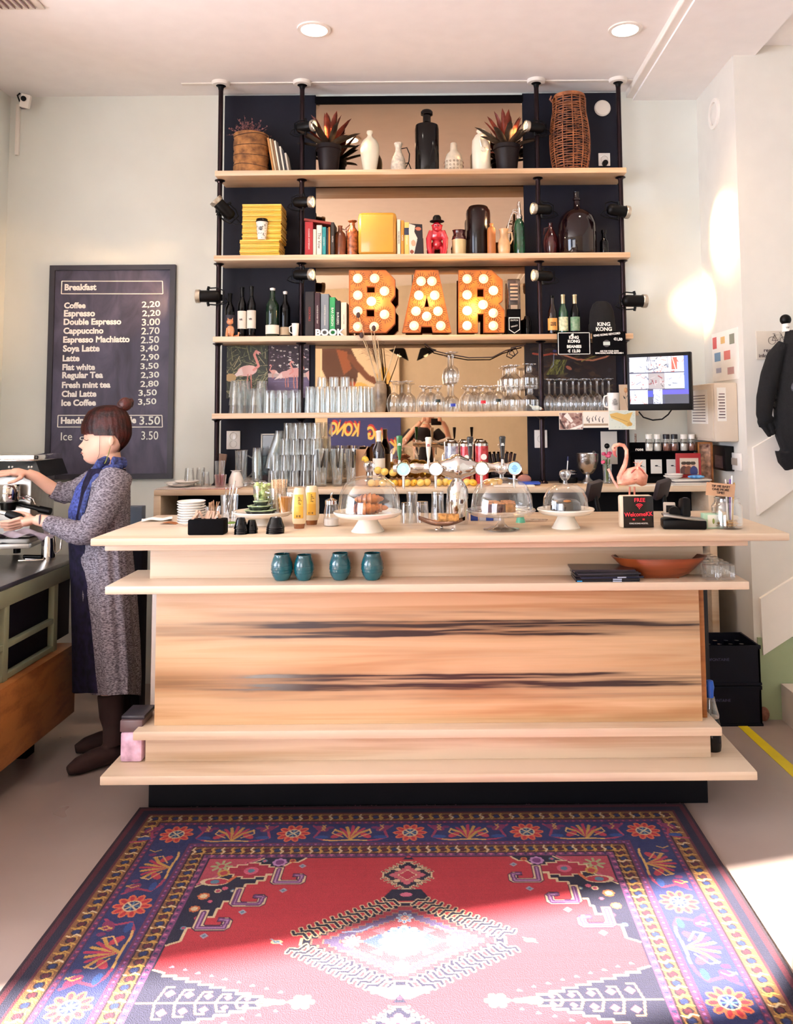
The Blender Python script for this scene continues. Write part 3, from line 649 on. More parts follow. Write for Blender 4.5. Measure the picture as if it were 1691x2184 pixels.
def spandrel(yc, sgn):
    """dark stepped triangle growing in from the side border between two medallions"""
    T = (lambda x, y: (x, y)) if sgn > 0 else (lambda x, y: (RW-x, y))
    st = [(F0, yc-0.135)]; n = 9
    for k in range(n): x = F0+0.035+k*0.038; y = yc-0.118+k*0.0125; st += [(x, y-0.004), (x, y+0.0085)]
    st += [(F0+0.40, yc-0.005), (F0+0.40, yc+0.005)]; up = st[:]; st = up+[(x, 2*yc-y) for x, y in up[::-1]]
    P = [T(x, y) for x, y in st]; cv.poly(P, RC['nav']); cv.line(P, 0.007, RC['crm'])
    cv.line([T(F0, yc), T(F0+0.42, yc)], 0.006, 'd8a070')
    for k in range(6):
        x, h = F0+0.05+k*0.055, 0.088-k*0.014
        cv.line([T(x, yc), T(x+0.012, yc-h*0.7), T(x+0.035, yc-h*0.7)], 0.006, 'd8a070'); cv.line([T(x, yc), T(x+0.012, yc+h*0.7), T(x+0.035, yc+h*0.7)], 0.006, 'd8a070')
        for s in (-1, 1): xx, yy = T(x+0.03, yc+s*h*0.42); r = 0.016-k*0.0015; cv.poly([(xx-r, yy), (xx, yy-r), (xx+r, yy), (xx, yy+r)], 'c86a78'); cv.ell(xx, yy, r*0.4, r*0.4, RC['crm'])
    for k in range(9):
        for s in (-1, 1): xx, yy = T(F0+0.05+k*0.042, yc+s*(0.145-k*0.0135)); cv.poly([(xx-0.008, yy), (xx, yy-0.010), (xx+0.008, yy)], 'a08aa8')
    xx, yy = T(F0+0.45, yc)
    for k in range(6): a = 2*PI*k/6; cv.ell(xx+math.cos(a)*0.024, yy+math.sin(a)*0.020, 0.012, 0.010, 'c8b090')
    cv.ell(xx, yy, 0.012, 0.012, RC['tq'])
def diamond(xc, yc, rx, ry, n, layers, hooks=True):
    for (k, col) in layers:
        P = []; a, b = rx*k, ry*k
        for q in range(4):
            for i in range(n):
                t0, t1 = i/n, (i+1)/n
                if q == 0: P += [(xc+a*t0, yc-b*(1-t0)), (xc+a*t1, yc-b*(1-t0))]
                elif q == 1: P += [(xc+a*(1-t0), yc+b*t0), (xc+a*(1-t0), yc+b*t1)]
                elif q == 2: P += [(xc-a*t0, yc+b*(1-t0)), (xc-a*t1, yc+b*(1-t0))]
                else: P += [(xc-a*(1-t0), yc-b*t0), (xc-a*(1-t0), yc-b*t1)]
        cv.poly(P, col)
    if hooks:
        m = n+2
        for q in range(4):
            sx, sy = ((1, -1), (1, 1), (-1, 1), (-1, -1))[q]
            for i in range(1, m):
                t_ = i/m; x, y = xc+sx*rx*t_, yc+sy*ry*(1-t_); k = 0.022*(rx/0.31)
                for wd, col in ((0.013*(rx/0.31)+0.003, RC['crm']), (0.009*(rx/0.31), RC['nav'])):
                    cv.line([(x, y), (x+sx*k*0.8, y+sy*k*1.1), (x+sx*k*2.0, y+sy*k*0.9), (x+sx*k*2.3, y+sy*k*1.6)], wd, col)
def medallion(yc):
    diamond(CX, yc, 0.315, 0.200, 12, ((1.0, RC['crm']), (0.975, RC['nav']), (0.90, '9c7468'), (0.875, 'a03644'), (0.78, '947066'), (0.76, '5c4c74'), (0.62, '947066'), (0.60, '94404c'), (0.40, '9c8078'), (0.38, '465684')))
    rosette(CX, yc, 0.070, ('b8c4d0', '6a80b0', RC['crm'], '8098c0'), 12)
    for s in (-1, 1):
        rosette(CX+s*0.155, yc, 0.030, ('d0b0b8', 'c06070', RC['crm'], '8098c0'), 8); rosette(CX, yc+s*0.115, 0.026, ('b8c4d0', '6a80b0', RC['crm'], 'c06070'), 8)
        for v in (-1, 1): cv.poly([(CX+s*0.06, yc+v*0.03), (CX+s*0.10, yc+v*0.05), (CX+s*0.06, yc+v*0.07)], 'b86070'); cv.line([(CX+s*0.10, yc+v*0.075), (CX+s*0.13, yc+v*0.05), (CX+s*0.19, yc+v*0.045)], 0.006, '8a98b8')
        x = CX+s*0.385; cv.ell(x, yc, 0.018, 0.010, RC['crm']); cv.ell(x, yc, 0.01, 0.006, RC['tq']); cv.line([(x-0.02, yc-0.014), (x+0.02, yc+0.014)], 0.004, 'a0a8b8')
def pendant(yc):
    diamond(CX, yc, 0.088, 0.088, 5, ((1.0, RC['crm']), (0.93, RC['nav']), (0.62, 'c8606c'), (0.36, RC['crm']), (0.3, 'b8304c')))
    for k in range(8): a = 2*PI*k/8; cv.ell(CX+math.cos(a)*0.05, yc+math.sin(a)*0.05, 0.012, 0.009, RC['crm'] if k % 2 else 'd06a7c')
    for s in (-1, 1): cv.poly([(CX-0.02, yc+s*0.10), (CX+0.02, yc+s*0.10), (CX, yc+s*0.135)], RC['nav']); cv.ell(CX, yc+s*0.118, 0.008, 0.008, 'b8304c')
pendant(0.512); cv.poly([(CX-0.05, 0.60), (CX+0.05, 0.60), (CX+0.085, 0.665), (CX-0.085, 0.665)], RC['nav']); cv.ell(CX, 0.63, 0.02, 0.012, 'd8708c')
medallion(0.872)
for s in (1, -1): spandrel(1.130, s)
cv.poly([(CX-0.09, 1.075), (CX+0.09, 1.075), (CX+0.09, 1.085), (CX+0.03, 1.12), (CX-0.03, 1.12), (CX-0.09, 1.085)], 'c8a0a0'); pendant(1.235); medallion(1.58)
for s in (1, -1): spandrel(1.85, s)
pendant(1.95); medallion(2.15)
# weave: fine rows and slight fading of the dye along the warp
g = np.random.RandomState(3); rows = 1+0.10*(g.rand(cv.ny, 1, 1)-0.5)+0.05*np.sin(cv.Y/0.09)[..., None]; cv.a *= rows*0.50; cv.noise(0.13, 5)
rug = thing('patterned_rug', 'large red and navy patterned oriental rug lying on the floor before the bar', 'rug', (-0.1125, 3.492, 0.0115))
RUGM = paintmat('rug_pile', 0.95, bump=0.5)
new_obj('rug_field', cv.mesh('rug_field', 'xy', 0.009), RUGM, rug)
q = MB()
for i in range(240):
    x = -RW/2+i*RW/239+random.uniform(-0.003, 0.003); l = random.uniform(0.006, 0.022); sw = random.uniform(-0.012, 0.012)
    q.tube([(x, -0.004, -0.004), (x+sw*0.5, l*0.6, -0.006), (x+sw, l, -0.009)], 0.0011, 4, cap=False)
fr = q.make('fringe', mat('rug_fringe', 'a8707a', 0.9), rug); fr['kind'] = 'stuff'
# ================================================================ helpers for things standing on shelves
def M2(px, y, z0):
    """world x for a pixel column at a depth, looked up at the height z0 of a surface"""
    return at(px, surf_y(y, z0), y).x
def surf_y(y, z):
    d = CR.transposed() @ Vector((0, y, z-H)); return PPY-d.y/(-d.z)*F
def fit(x0, x1, yt, y, z):
    """centre x, width and height of something seen between two pixel columns, standing at height z and depth y"""
    yb = surf_y(y, z); a = at(x0, (yt+yb)/2, y); b = at(x1, (yt+yb)/2, y); t = at((x0+x1)/2, yt, y)
    return (a.x+b.x)/2, abs(b.x-a.x), t.z-z
def pot(name, prof, m, lab, cat, px0, px1, pyt, z, y=4.93, seg=28, group=None, **k):
    """a turned thing; prof in units of half width and height"""
    x, w_, h = fit(px0, px1, pyt, y, z)
    o = MB().lathe([(r*w_/2, q*h) for r, q in prof], seg=seg, **k).make(name, m, loc=(x, y, z))
    return tag(o, lab, cat, group), w_, h
def potT(name, lab, cat, px0, px1, pyt, z, y=4.93, group=None):
    x, w_, h = fit(px0, px1, pyt, y, z); return thing(name, lab, cat, (x, y, z), group=group), w_, h
def lpart(t, name, prof, m, w_, h, seg=28, label=None, **k):
    o = MB().lathe([(r*w_/2, q*h) for r, q in prof], seg=seg, **k).make(name, m, t)
    if label: o['label'] = label
    return o
WINEP = [(0, 0), (0.92, 0.0), (1, 0.015), (1, 0.60), (0.95, 0.66), (0.55, 0.75), (0.40, 0.80), (0.38, 0.93)]
def bottle(lab, px0, px1, pyt, z, y, glassm, labelm, capm, cat='bottle', group=None, prof=None, lz=(0.15, 0.45), capz=0.80, neckr=0.38, name='bottle', cap=True, txt=None, txtm=None, ts=0.2):
    t, w_, h = potT(name, lab, cat, px0, px1, pyt, z, y, group)
    pf = (prof or WINEP); lpart(t, 'glass_body', pf+[(neckr, 0.985), (0, 0.985)], glassm, w_, h)
    if labelm: lpart(t, 'paper_label', [(1.0, lz[0]), (1.025, lz[0]), (1.025, lz[1]), (1.0, lz[1])], labelm, w_, h)
    if cap: lpart(t, 'cap', [(neckr+0.04, capz), (neckr+0.06, capz+0.01), (neckr+0.06, 0.95), (neckr+0.12, 0.96), (neckr+0.12, 0.99), (neckr*0.8, 1.0), (0, 1.0)], capm, w_, h)
    if txt: text(txt, w_*ts, txtm or LETB, t, (0, -w_/2*1.04-0.001, h*(lz[0]+lz[1])/2), name='label_lettering', bold=0.0003)
    return t
def handle(t, pts, r, m, name='handle'):
    return MB().tube(pts, r, 8).make(name, m, t)
def book(name, x0, x1, z, zt, y0, depth, m, lab, group, tilt=0.0, title=None, tm=None, ts=0.014, parent=None, pages=True, dy=0):
    """upright book seen from the spine; x in metres"""
    t = thing(name, lab, 'book', ((x0+x1)/2, y0, z), group=group); w_ = x1-x0; h = zt-z
    c = 0.0018
    MB().bb(-w_/2, w_/2, 0, c*1.6, 0, h, bevel=0.001).bb(-w_/2, -w_/2+c, 0, depth, 0, h).bb(w_/2-c, w_/2, 0, depth, 0, h).make('cover', m, t, smooth=0)
    MB().bb(-w_/2+c, w_/2-c, 0.003, depth-0.004, 0.003, h-0.004).make('pages', PAPER, t, smooth=0)
    if title:
        o = text(title, ts, tm or LETW, t, (0, -0.0008, h*0.5), ry=PI/2, name='spine_lettering', ext=0.0004)
    if tilt: t.rotation_euler = (0, tilt, 0)
    return t
def cmat(hexc, rough=0.6, **k):
    return mat('tone_'+hexc+('_%d' % int(rough*100)), hexc, rough, **k)
Z1, Z2, Z3, Z4 = SZ
random.seed(11)
# ================================================================ TOP SHELF
# bark planter with dry twigs
t, w_, h = potT('bark_planter', 'round ribbed brown bark planter with dry spiky twigs on the top shelf', 'planter', 499, 572, 290, Z1, 4.92)
prof = []
for i in range(25):
    q = i/24; prof.append((0.98+0.035*abs(math.sin(q*PI*3.5))-(0.03 if i % 7 == 0 else 0), q))
BARK = mat('bark', '7a4f2c', 0.8, var=0.3, scale=25, bump=0.6, color2='a5713f')
lpart(t, 'pot', [(0, 0), (0.9, 0)]+prof+[(0.9, 1.0), (0.88, 0.9), (0, 0.9)], BARK, w_, h, 40)
q = MB()
for i in range(4): z_ = h*(0.18+0.25*i); q.tube([(math.cos(a)*w_*0.505, math.sin(a)*w_*0.505, z_+0.006*math.sin(a*2+i)) for a in [2*PI*k/28 for k in range(29)]], 0.0022, 6, cap=False)
q.make('binding', mat('dark_twine', '3a2216', 0.8), t)
q = MB()
for i in range(46):
    a = random.uniform(0, 2*PI); e = random.uniform(0.25, 1.35); L_ = random.uniform(0.06, 0.15); b = Vector((random.uniform(-0.05, 0.03), random.uniform(-0.03, 0.03), h*0.9))
    d = Vector((math.cos(a)*math.cos(e), math.sin(a)*math.cos(e), math.sin(e))); mid = b+d*L_*0.5+Vector((0, 0, 0.012)); tip = b+d*L_
    q.tube([b, mid, tip], [0.0022, 0.0016, 0.0006], 5)
    for k in range(3): q.ball(mid.lerp(tip, k*0.4)+Vector((random.uniform(-.008, .008), 0, random.uniform(-.008, .008))), random.uniform(0.003, 0.006), seg=6)
o = q.make('dry_twigs', mat('dry_twig', '7a5050', 0.8, var=0.35, scale=30), t); o['kind'] = 'stuff'
# leaning books
cols = ['c98a4a', 'd8c29a', '8c6a48', 'efe6d0', '4a4038', 'e3dccb', '2c2a30', 'cfc6b6']
tops = [300, 302, 303, 306, 309, 318, 326, 332]
for i, (c_, tp) in enumerate(zip(cols, tops)):
    x = M2(587+i*4.5, 4.92, Z1); zt = at(580, tp, 4.92).z
    book('book', x-0.0055, x+0.0055, Z1, Z1+(zt-Z1)*1.02, 4.87, 0.11, cmat(c_), ORD[i]+' thin book from the bark planter in the row leaning on the top shelf', 'thin books leaning on the top shelf', tilt=-0.17+0.0*i)
# agaves
def agave(px0, px1, pyt, lab, seed, flip=1):
    t, w_, h = potT('potted_agave', lab, 'potted plant', px0, px1, pyt, Z1, 4.93, group='potted agaves on the top shelf')
    lpart(t, 'pot', [(0, 0), (0.68, 0), (0.72, 0.03), (0.92, 0.84), (1.0, 0.86), (1.0, 1.0), (0.9, 1.0), (0.88, 0.88), (0, 0.86)], mat('dark_pot', '1a1011', 0.5, var=0.15, spec=0.25), w_, h)
    rd = random.Random(seed); n = 0
    for i in range(26):
        a = i*2.39996+seed; e = 1.45-1.25*(i/26)**0.8; L_ = 0.24-0.06*(i/26)+rd.uniform(-0.02, 0.02); wd = 0.020+rd.uniform(-0.003, 0.004)
        b = Vector((math.cos(a)*0.012, math.sin(a)*0.012, h*0.9)); out = Vector((math.cos(a), math.sin(a), 0)); sd_ = Vector((-math.sin(a), math.cos(a), 0))
        if out.y > 0.3: L_ = min(L_, 0.12/max(0.2, math.cos(e)*out.y+0.001)) if math.cos(e)*out.y*L_ > 0.11 else L_
        def fn(u, v, b=b, out=out, sd_=sd_, e=e, L_=L_, wd=wd):
            s_ = v*L_; bend = 0.25*v*v; d = out*(math.cos(e)*s_+bend*0.05*math.cos(e))+Vector((0, 0, math.sin(e)*s_-bend*0.03))
            ww = wd*(0.7+1.1*v-0.2)*(1-v)**0.62*1.5 if v < 1 else 0.0003; x = (u-0.5)*2
            nrm = (Vector((0, 0, 1))*math.cos(e)-out*math.sin(e)); return b+d+sd_*x*ww+nrm*(x*x*ww*0.55)
        q = MB(); q.grid(fn, 5, 9); bmesh.ops.solidify(q.bm, geom=q.bm.faces[:], thickness=0.0018)
        q.make('leaf', mat('agave_leaf_red', '7c2a20', 0.4, var=0.35, scale=14, color2='a04a34') if i < 13 else mat('agave_leaf_dark', '35261f', 0.5, var=0.35, scale=14, color2='564a3a'), t)
agave(674, 728, 312, 'potted red brown agave in a dark pot beside the second pole', 2)
agave(1052, 1110, 312, 'potted red brown agave in a dark pot beside the third pole', 5)
# vases
pot('figure_vase', [(0, 0), (0.55, 0), (0.62, 0.02), (0.78, 0.2), (0.98, 0.48), (1.0, 0.58), (0.93, 0.68), (0.7, 0.78), (0.33, 0.84), (0.24, 0.88), (0.24, 0.90), (0.34, 0.94), (0.30, 0.985), (0.12, 1.0), (0, 1.0)], mat('cream_glaze', 'e6dcc2', 0.3, coat=0.4, var=0.06), 'cream doll shaped vase with a small round head on the top shelf', 'vase', 768, 809, 278, Z1, sy=0.6)
t, w_, h = potT('jug', 'small speckled white jug with a thin side handle on the top shelf', 'jug', 833, 866, 305, Z1)
lpart(t, 'body', [(0, 0), (0.8, 0), (0.95, 0.1), (1.0, 0.25), (0.85, 0.48), (0.42, 0.72), (0.36, 0.82), (0.55, 0.98), (0.5, 1.0), (0.3, 0.9), (0, 0.9)], mat('speckled_white', 'd9ccb8', 0.6, var=0.25, scale=60), w_, h)
handle(t, [(w_*0.2, 0, h*0.82), (w_*0.55, 0, h*0.85), (w_*0.72, 0, h*0.65), (w_*0.68, 0, h*0.42), (w_*0.45, 0, h*0.2)], 0.0035, BLACK)
pot('bottle', [(0, 0), (0.97, 0), (1, 0.02), (1, 0.70), (0.95, 0.76), (0.42, 0.80), (0.33, 0.82), (0.33, 0.92), (0.50, 0.93), (0.50, 0.975), (0.40, 1.0), (0.3, 0.96), (0, 0.95)], mat('dark_glaze', '070505', 0.1, spec=0.25, coat=0.15, var=0.2), 'tall black glazed bottle with a flared lip, tallest in the middle of the top shelf', 'bottle', 885, 936, 236, Z1)
t, w_, h = potT('jug', 'small white jug carved with a relief pattern, right of the tall black bottle', 'jug', 948, 987, 305, Z1)
lpart(t, 'body', [(0, 0), (0.9, 0), (1, 0.06), (1.0, 0.40), (0.8, 0.62), (0.42, 0.74), (0.34, 0.98), (0.28, 1.0), (0, 0.98)], mat('bisque', 'd8c8ae', 0.6, var=0.15, scale=30), w_, h)
q = MB()
for r_ in range(3):
    for k in range(9): a = -PI+k*PI/8; q.lathe([(0.004, -0.0015), (0.006, 0.0015), (0.004, 0.0015)], (math.cos(a)*w_*0.5, math.sin(a)*w_*0.5, h*(0.12+0.12*r_)), 8, Matrix.Rotation(PI/2, 3, 'X'))
q.make('relief_rings', mat('relief_brown', '7a5a44', 0.7), t)
t, w_, h = potT('jug', 'cream two necked jug with a round side spout beside the right agave', 'jug', 1006, 1046, 278, Z1)
lpart(t, 'body', [(0, 0), (0.92, 0), (0.97, 0.03), (1.0, 0.6), (0.95, 0.76), (0.62, 0.88), (0.38, 0.91), (0.36, 0.94), (0.5, 0.97), (0.48, 1.0), (0.3, 0.97), (0, 0.95)], mat('cream_glaze_light', 'efe4cc', 0.3, coat=0.4, var=0.04), w_, h)
MB().tube([(w_*0.02, -w_*0.4, h*0.52), (w_*0.12, -w_*0.60, h*0.48), (w_*0.15, -w_*0.72, h*0.44)], [0.012, 0.015, 0.011], 14).make('spout', MATS['cream_glaze_light'], t)
MB().tube([(-w_*0.05, -w_*0.46, h*0.80), (-w_*0.08, -w_*0.60, h*0.68), (0.0, -w_*0.52, h*0.56)], 0.005, 8).make('handle', MATS['cream_glaze_light'], t)
# rattan lantern
t, w_, h = potT('rattan_lantern', 'tall brown rattan basket lantern at the right end of the top shelf', 'lantern', 1173, 1257, 206, Z1, 4.93)
RAT = mat('rattan', '6e3a20', 0.5, var=0.4, scale=20, color2='9a5c34')
R = w_/2; q = MB(); q2 = MB()
def rr_(v): return R*(0.70+0.30*math.sin(min(1, v*1.15+0.08)*PI*0.93)**0.6)
for i in range(30):
    v = i/29; z_ = h*0.03+v*h*0.93; r_ = rr_(v); q.tube([(math.cos(a)*r_*(1+0.012*math.sin(a*14+i)), math.sin(a)*r_, z_+0.003*math.sin(a*7+i*2)) for a in [2*PI*k/36 for k in range(37)]], 0.0030, 5, cap=False)
for k in range(12):
    a = 2*PI*k/12; q2.tube([(math.cos(a)*rr_(v)*1.02, math.sin(a)*rr_(v)*1.02, h*0.02+v*h*0.95) for v in [j/12 for j in range(13)]], 0.0036, 6)
q.make('woven_hoops', RAT, t); q2.make('uprights', RAT, t)
q = MB(); q.lathe([(R*0.66, h*0.955), (R*0.80, h*0.955), (R*0.80, h*1.0), (R*0.66, h*1.0), (R*0.66, h*0.955)], seg=36); q.make('rim', RAT, t); MB().lathe([(0, 0), (R*0.72, 0), (R*0.72, 0.012), (0, 0.012)], seg=30).make('base', RAT, t)
MB().tube([(-R*0.9, -R*0.3, h*0.90), (-R*1.02, -R*0.35, h*0.93), (-R*0.95, -R*0.4, h*0.97)], 0.006, 8).make('handle_stub', RAT, t)

# ================================================================ SECOND SHELF
# stack of yellow magazines
n = 30; h = at(560, 436, 4.86).z-Z2; th_ = h/n; xa, xb = M2(517, 4.87, Z2), M2(600, 4.87, Z2)
for i in range(n):
    low = i < 9
    dx = random.uniform(-0.003, 0.003); w_ = xb-xa; y0 = (4.822 if low else 4.845)+random.uniform(-0.002, 0.002)
    o = MB().bb(-w_/2, w_/2, 0, 0.172, 0, th_*0.86, bevel=0.0012).make('spine_cover', mat('yellow_cover_%d' % (i % 3), ['e2b53a', 'd7a52c', 'edc65a'][i % 3], 0.45), None)
    t = thing('magazine', ('%s magazine from the bottom of the tall yellow stack' % ORD[i]) if i < 20 else ('%s magazine from the top of the tall yellow stack' % ORD[n-1-i]), 'magazine', ((xa+xb)/2+dx-(0.004 if low else -0.002), y0, Z2+i*th_), random.uniform(-0.012, 0.012), 'yellow magazines stacked on the second shelf')
    o.parent = t; MB().bb(-w_/2+0.001, w_/2+0.0005, 0.002, 0.171, th_*0.15, th_*0.70).make('pages', mat('magazine_edge', 'c9a659', 0.8), t, smooth=0)
x = M2(559, 4.83, Z2); zc_ = Z2+9*th_
t, w_, hh = potT('paper_cup', 'black and white patterned takeaway coffee cup with black lid standing in the yellow stack', 'cup', 546, 571, 467, zc_, 4.833)
t.location.y = 4.833
cvp = None
q = MB(); q.lathe([(0, 0), (0.70*w_/2, 0), (0.98*w_/2, hh*0.84), (0, hh*0.84)], seg=28); q.make('cup_body', mat('cup_pattern', 'e8e2d8', 0.6, var=0.02), t)
q = MB(); random.seed(5)
for i in range(34):
    a = -PI/2+random.uniform(-1.4, 1.4); v = random.uniform(0.06, 0.78); r_ = w_/2*(0.70+0.28*v/0.84)+0.0006
    q.box((math.cos(a)*r_, math.sin(a)*r_, v*hh), (random.uniform(0.003, 0.006), 0.0008, random.uniform(0.002, 0.006)), rot=Euler((0, 0, a+PI/2)).to_matrix() @ Euler((0, random.uniform(-1, 1), 0)).to_matrix())
o = q.make('printed_flecks', LETB, t); o['kind'] = 'stuff'
MB().lathe([(w_/2*1.04, hh*0.84), (w_/2*1.06, hh*0.87), (w_/2*0.98, hh*0.90), (w_/2*0.94, hh*0.98), (0.85*w_/2, hh*1.0), (0, hh*1.0)], seg=28).make('lid', BLACK, t)
q = MB(); q.lathe([(0, 0), (0.011, 0), (0.011, 0.001), (0, 0.001)], seg=20, M=Matrix.Rotation(PI/2, 3, 'X')); q.make('round_badge', LETB, t, loc=(0, -w_/2*0.90, hh*0.5))
text('KING\nKONG', 0.0075, LETW, t, (0, -w_/2*0.90-0.0014, hh*0.5), name='badge_lettering')
# books between the second pole and the jugs
def B2(px0, px1, pyt, col, lab, title=None, tm=None, ts=0.013, z=None, y=4.86, group='books on the second shelf', dep=0.15, name='book'):
    z = Z2 if z is None else z
    return book(name, M2(px0, y, z), M2(px1, y, z), z, at(px0, pyt, y).z, y, dep, cmat(col), lab, group, title=title, tm=tm, ts=ts)
B2(650, 667, 473, 'a51c24', 'thick red hardback beside the second pole on the second shelf', 'CULINAIR AMSTERDAM', None, 0.012)
B2(667.5, 674, 489, 'e6ddc8', 'short white paperback next to the red hardback on the second shelf')
B2(675, 686, 480, 'eee6d6', 'white paperback with black lettering beside the short white one', 'The Vow', LETB, 0.026)
b_ = B2(687, 695, 484, '1c8c90', 'teal paperback with a black and white upper spine', 'amsterdam', None, 0.012)
B2(696, 699.5, 486, '1a1820', 'thin black paperback on the second shelf'); B2(700, 704, 484, 'c07838', 'thin orange brown paperback on the second shelf')
B2(705.5, 712, 474, '2a2420', 'narrow black paperback with a white spine label', 'DUTCH', None, 0.011)
t = book('book', 0, 0.014, Z2, Z2+0.17, 4.86, 0.13, cmat('8a2a20'), 'red book lying slanted across the tops of the upright paperbacks', 'books on the second shelf'); t.location = (M2(648, 4.86, Z2), 4.862, at(648, 466, 4.86).z-0.004); t.rotation_euler = (0, PI/2+0.16, 0)
# small jugs
t, w_, h = potT('jug', 'brown stoneware jug with a short neck beside the black paperback', 'jug', 713, 738, 482, Z2)
BRN = mat('brown_stoneware', '5a2c1a', 0.3, coat=0.5, var=0.25, color2='8a4a28')
lpart(t, 'body', [(0, 0), (0.95, 0), (1, 0.03), (1, 0.62), (0.85, 0.76), (0.4, 0.84), (0.36, 0.97), (0.44, 1.0), (0, 0.98)], BRN, w_, h); handle(t, [(w_*0.2, 0, h*0.9), (w_*0.62, 0, h*0.85), (w_*0.6, 0, h*0.55)], 0.004, BRN)
t, w_, h = potT('bottle', 'slender brown speckled bottle with a flared lip left of the yellow tin', 'bottle', 740, 763, 471, Z2)
lpart(t, 'body', [(0, 0), (0.95, 0), (1, 0.03), (1, 0.6), (0.95, 0.74), (0.5, 0.83), (0.46, 0.94), (0.85, 0.98), (0.85, 1.0), (0.4, 0.98), (0, 0.97)], mat('speckled_brown', '5c2a18', 0.25, coat=0.6, var=0.4, scale=40, color2='a86038'), w_, h); handle(t, [(-w_*0.2, 0, h*0.9), (-w_*0.6, 0, h*0.8), (-w_*0.52, 0, h*0.55)], 0.0035, BRN)
# yellow tin
x, w_, h = fit(765, 846, 456, 4.90, Z2)
t = thing('bread_tin', 'square mustard yellow enamel tin with rounded corners in the middle left of the second shelf', 'tin', (x, 4.90, Z2))
YEL = mat('mustard_enamel', 'd49a3a', 0.3, coat=0.4, var=0.05)
MB().bb(-w_/2, w_/2, -0.05, 0.12, 0, h, bevel=0.024).make('body', YEL, t, smooth=60); MB().bb(-w_/2+0.016, w_/2-0.016, -0.056, -0.04, 0.016, h-0.016, bevel=0.005).make('front_lid', YEL, t, smooth=60)
B2(847, 854, 468, 'e9dcc0', 'cream paperback right of the yellow tin', 'THE GREAT GATSBY'[:0] or 'VAN REIN PREMIS', LETB, 0.010)
B2(855, 861.5, 470, 'd98a2c', 'orange and white paperback second right of the yellow tin', 'KOFFIE', None, 0.011); b_ = B2(862.5, 872.5, 474, 'e6c46a', 'yellow paperback with a dark blue top third right of the tin', 'AMSTERDAM', None, 0.012)
MB().bb(-0.0135, 0.0135, -0.0015, 0.0, 0.125, 0.168).make('dark_spine_top', cmat('232c46'), b_, smooth=0)
x, w_, h = fit(874, 900, 476, 4.86, Z2); cv = Canvas(w_*1.15, h, 40, 70, '1a171d'); cv.poly([(0, 0), (w_*0.55, 0.01), (w_*0.45, 0.05), (w_*0.7, 0.09), (w_*0.35, h), (0, h)], 'e2d4c4'); cv.ell(w_*0.8, 0.03, 0.018, 0.012, 'b8684c'); cv.ell(w_*0.35, h*0.62, 0.014, 0.02, 'c9a284'); cv.ell(w_*0.2, h*0.9, 0.012, 0.012, '8a4a34')
t = thing('picture_card', 'black and white picture card leaning beside the red gorilla figurine', 'card', (x+0.003, 4.85, Z2)); new_obj('printed_card', cv.mesh('printed_card', t=0.008), PRINTG, t); t.rotation_euler = (-0.12, 0, 0.25)
# red gorilla figurine
x, w_, h = fit(912, 952, 459, 4.90, Z2); t = thing('gorilla_figurine', 'glossy red ape figurine leaning on its fists and wearing a black bowler hat', 'figurine', (x, 4.90, Z2))
RED = mat('red_gloss', 'c01a2c', 0.2, coat=0.8, var=0.1); W = w_/2; q = MB()
q.ball((0, 0.01, h*0.52), W*0.86, (0.95, 0.75, 0.85)); q.ball((0, -0.008, h*0.70), W*0.56, (1, 0.9, 1)); q.ball((0, -0.022, h*0.64), W*0.36, (1, 0.9, 0.8)); q.ball((0, 0.02, h*0.30), W*0.7, (0.9, 0.9, 0.8))
for s in (-1, 1):
    q.tube([(s*W*0.55, 0, h*0.60), (s*W*0.88, -0.008, h*0.42), (s*W*0.86, -0.022, h*0.20), (s*W*0.70, -0.028, h*0.05)], [W*0.36, W*0.32, W*0.27, W*0.26], 12); q.ball((s*W*0.70, -0.03, h*0.045), W*0.28, (1, 1.1, 0.7))
    q.tube([(s*W*0.35, 0.02, h*0.28), (s*W*0.55, 0.005, h*0.15), (s*W*0.5, 0.0, h*0.03)], [W*0.3, W*0.25, W*0.22], 10)
    q.ball((s*W*0.5, -0.005, h*0.74), W*0.12)
q.tube([(-W*0.3, -0.026, h*0.745), (0, -0.034, h*0.75), (W*0.3, -0.026, h*0.745)], W*0.10, 8)
me = q.mesh('body'); o = new_obj('body', me, RED, t); md = o.modifiers.new('r', 'REMESH'); md.mode = 'VOXEL'; md.voxel_size = 0.0025; md.use_smooth_shade = True
for s in (-1, 1): MB().ball((s*W*0.2, -0.040, h*0.71), W*0.06, seg=8).make('eye', BLACK, t)
MB().lathe([(0, h*0.98), (W*0.3, h*0.975), (W*0.44, h*0.93), (W*0.47, h*0.85), (W*0.76, h*0.84), (W*0.78, h*0.825), (W*0.4, h*0.82), (0, h*0.82)], (0, -0.004, 0.003)).make('bowler_hat', BLACK, t)
# crocks
t, w_, h = potT('preserving_crock', 'small cream crock with a brown glazed shoulder right of the red figurine', 'crock', 963, 995, 492, Z2)
lpart(t, 'lower_body', [(0, 0), (0.86, 0), (0.9, 0.03), (0.97, 0.64), (0.97, 0.66), (0, 0.66)], mat('crock_cream', 'd8bf8c', 0.35, coat=0.4), w_, h); lpart(t, 'glazed_shoulder', [(0.97, 0.64), (1.0, 0.68), (0.9, 0.78), (0.8, 0.82), (0.82, 0.96), (0.92, 1.0), (0.7, 1.0), (0.66, 0.9), (0, 0.9)], mat('crock_brown', '431512', 0.15, coat=0.8), w_, h)
pot('tall_crock', [(0, 0), (0.96, 0), (1, 0.02), (1, 0.86), (0.96, 0.92), (0.84, 0.96), (0.80, 0.985), (0.72, 1.0), (0, 1.0)], mat('dark_brown_glaze', '160807', 0.2, spec=0.25, coat=0.15, var=0.3), 'tall dark brown glazed crock, tallest on the second shelf', 'crock', 994, 1046, 441, Z2, y=4.95, seg=36)
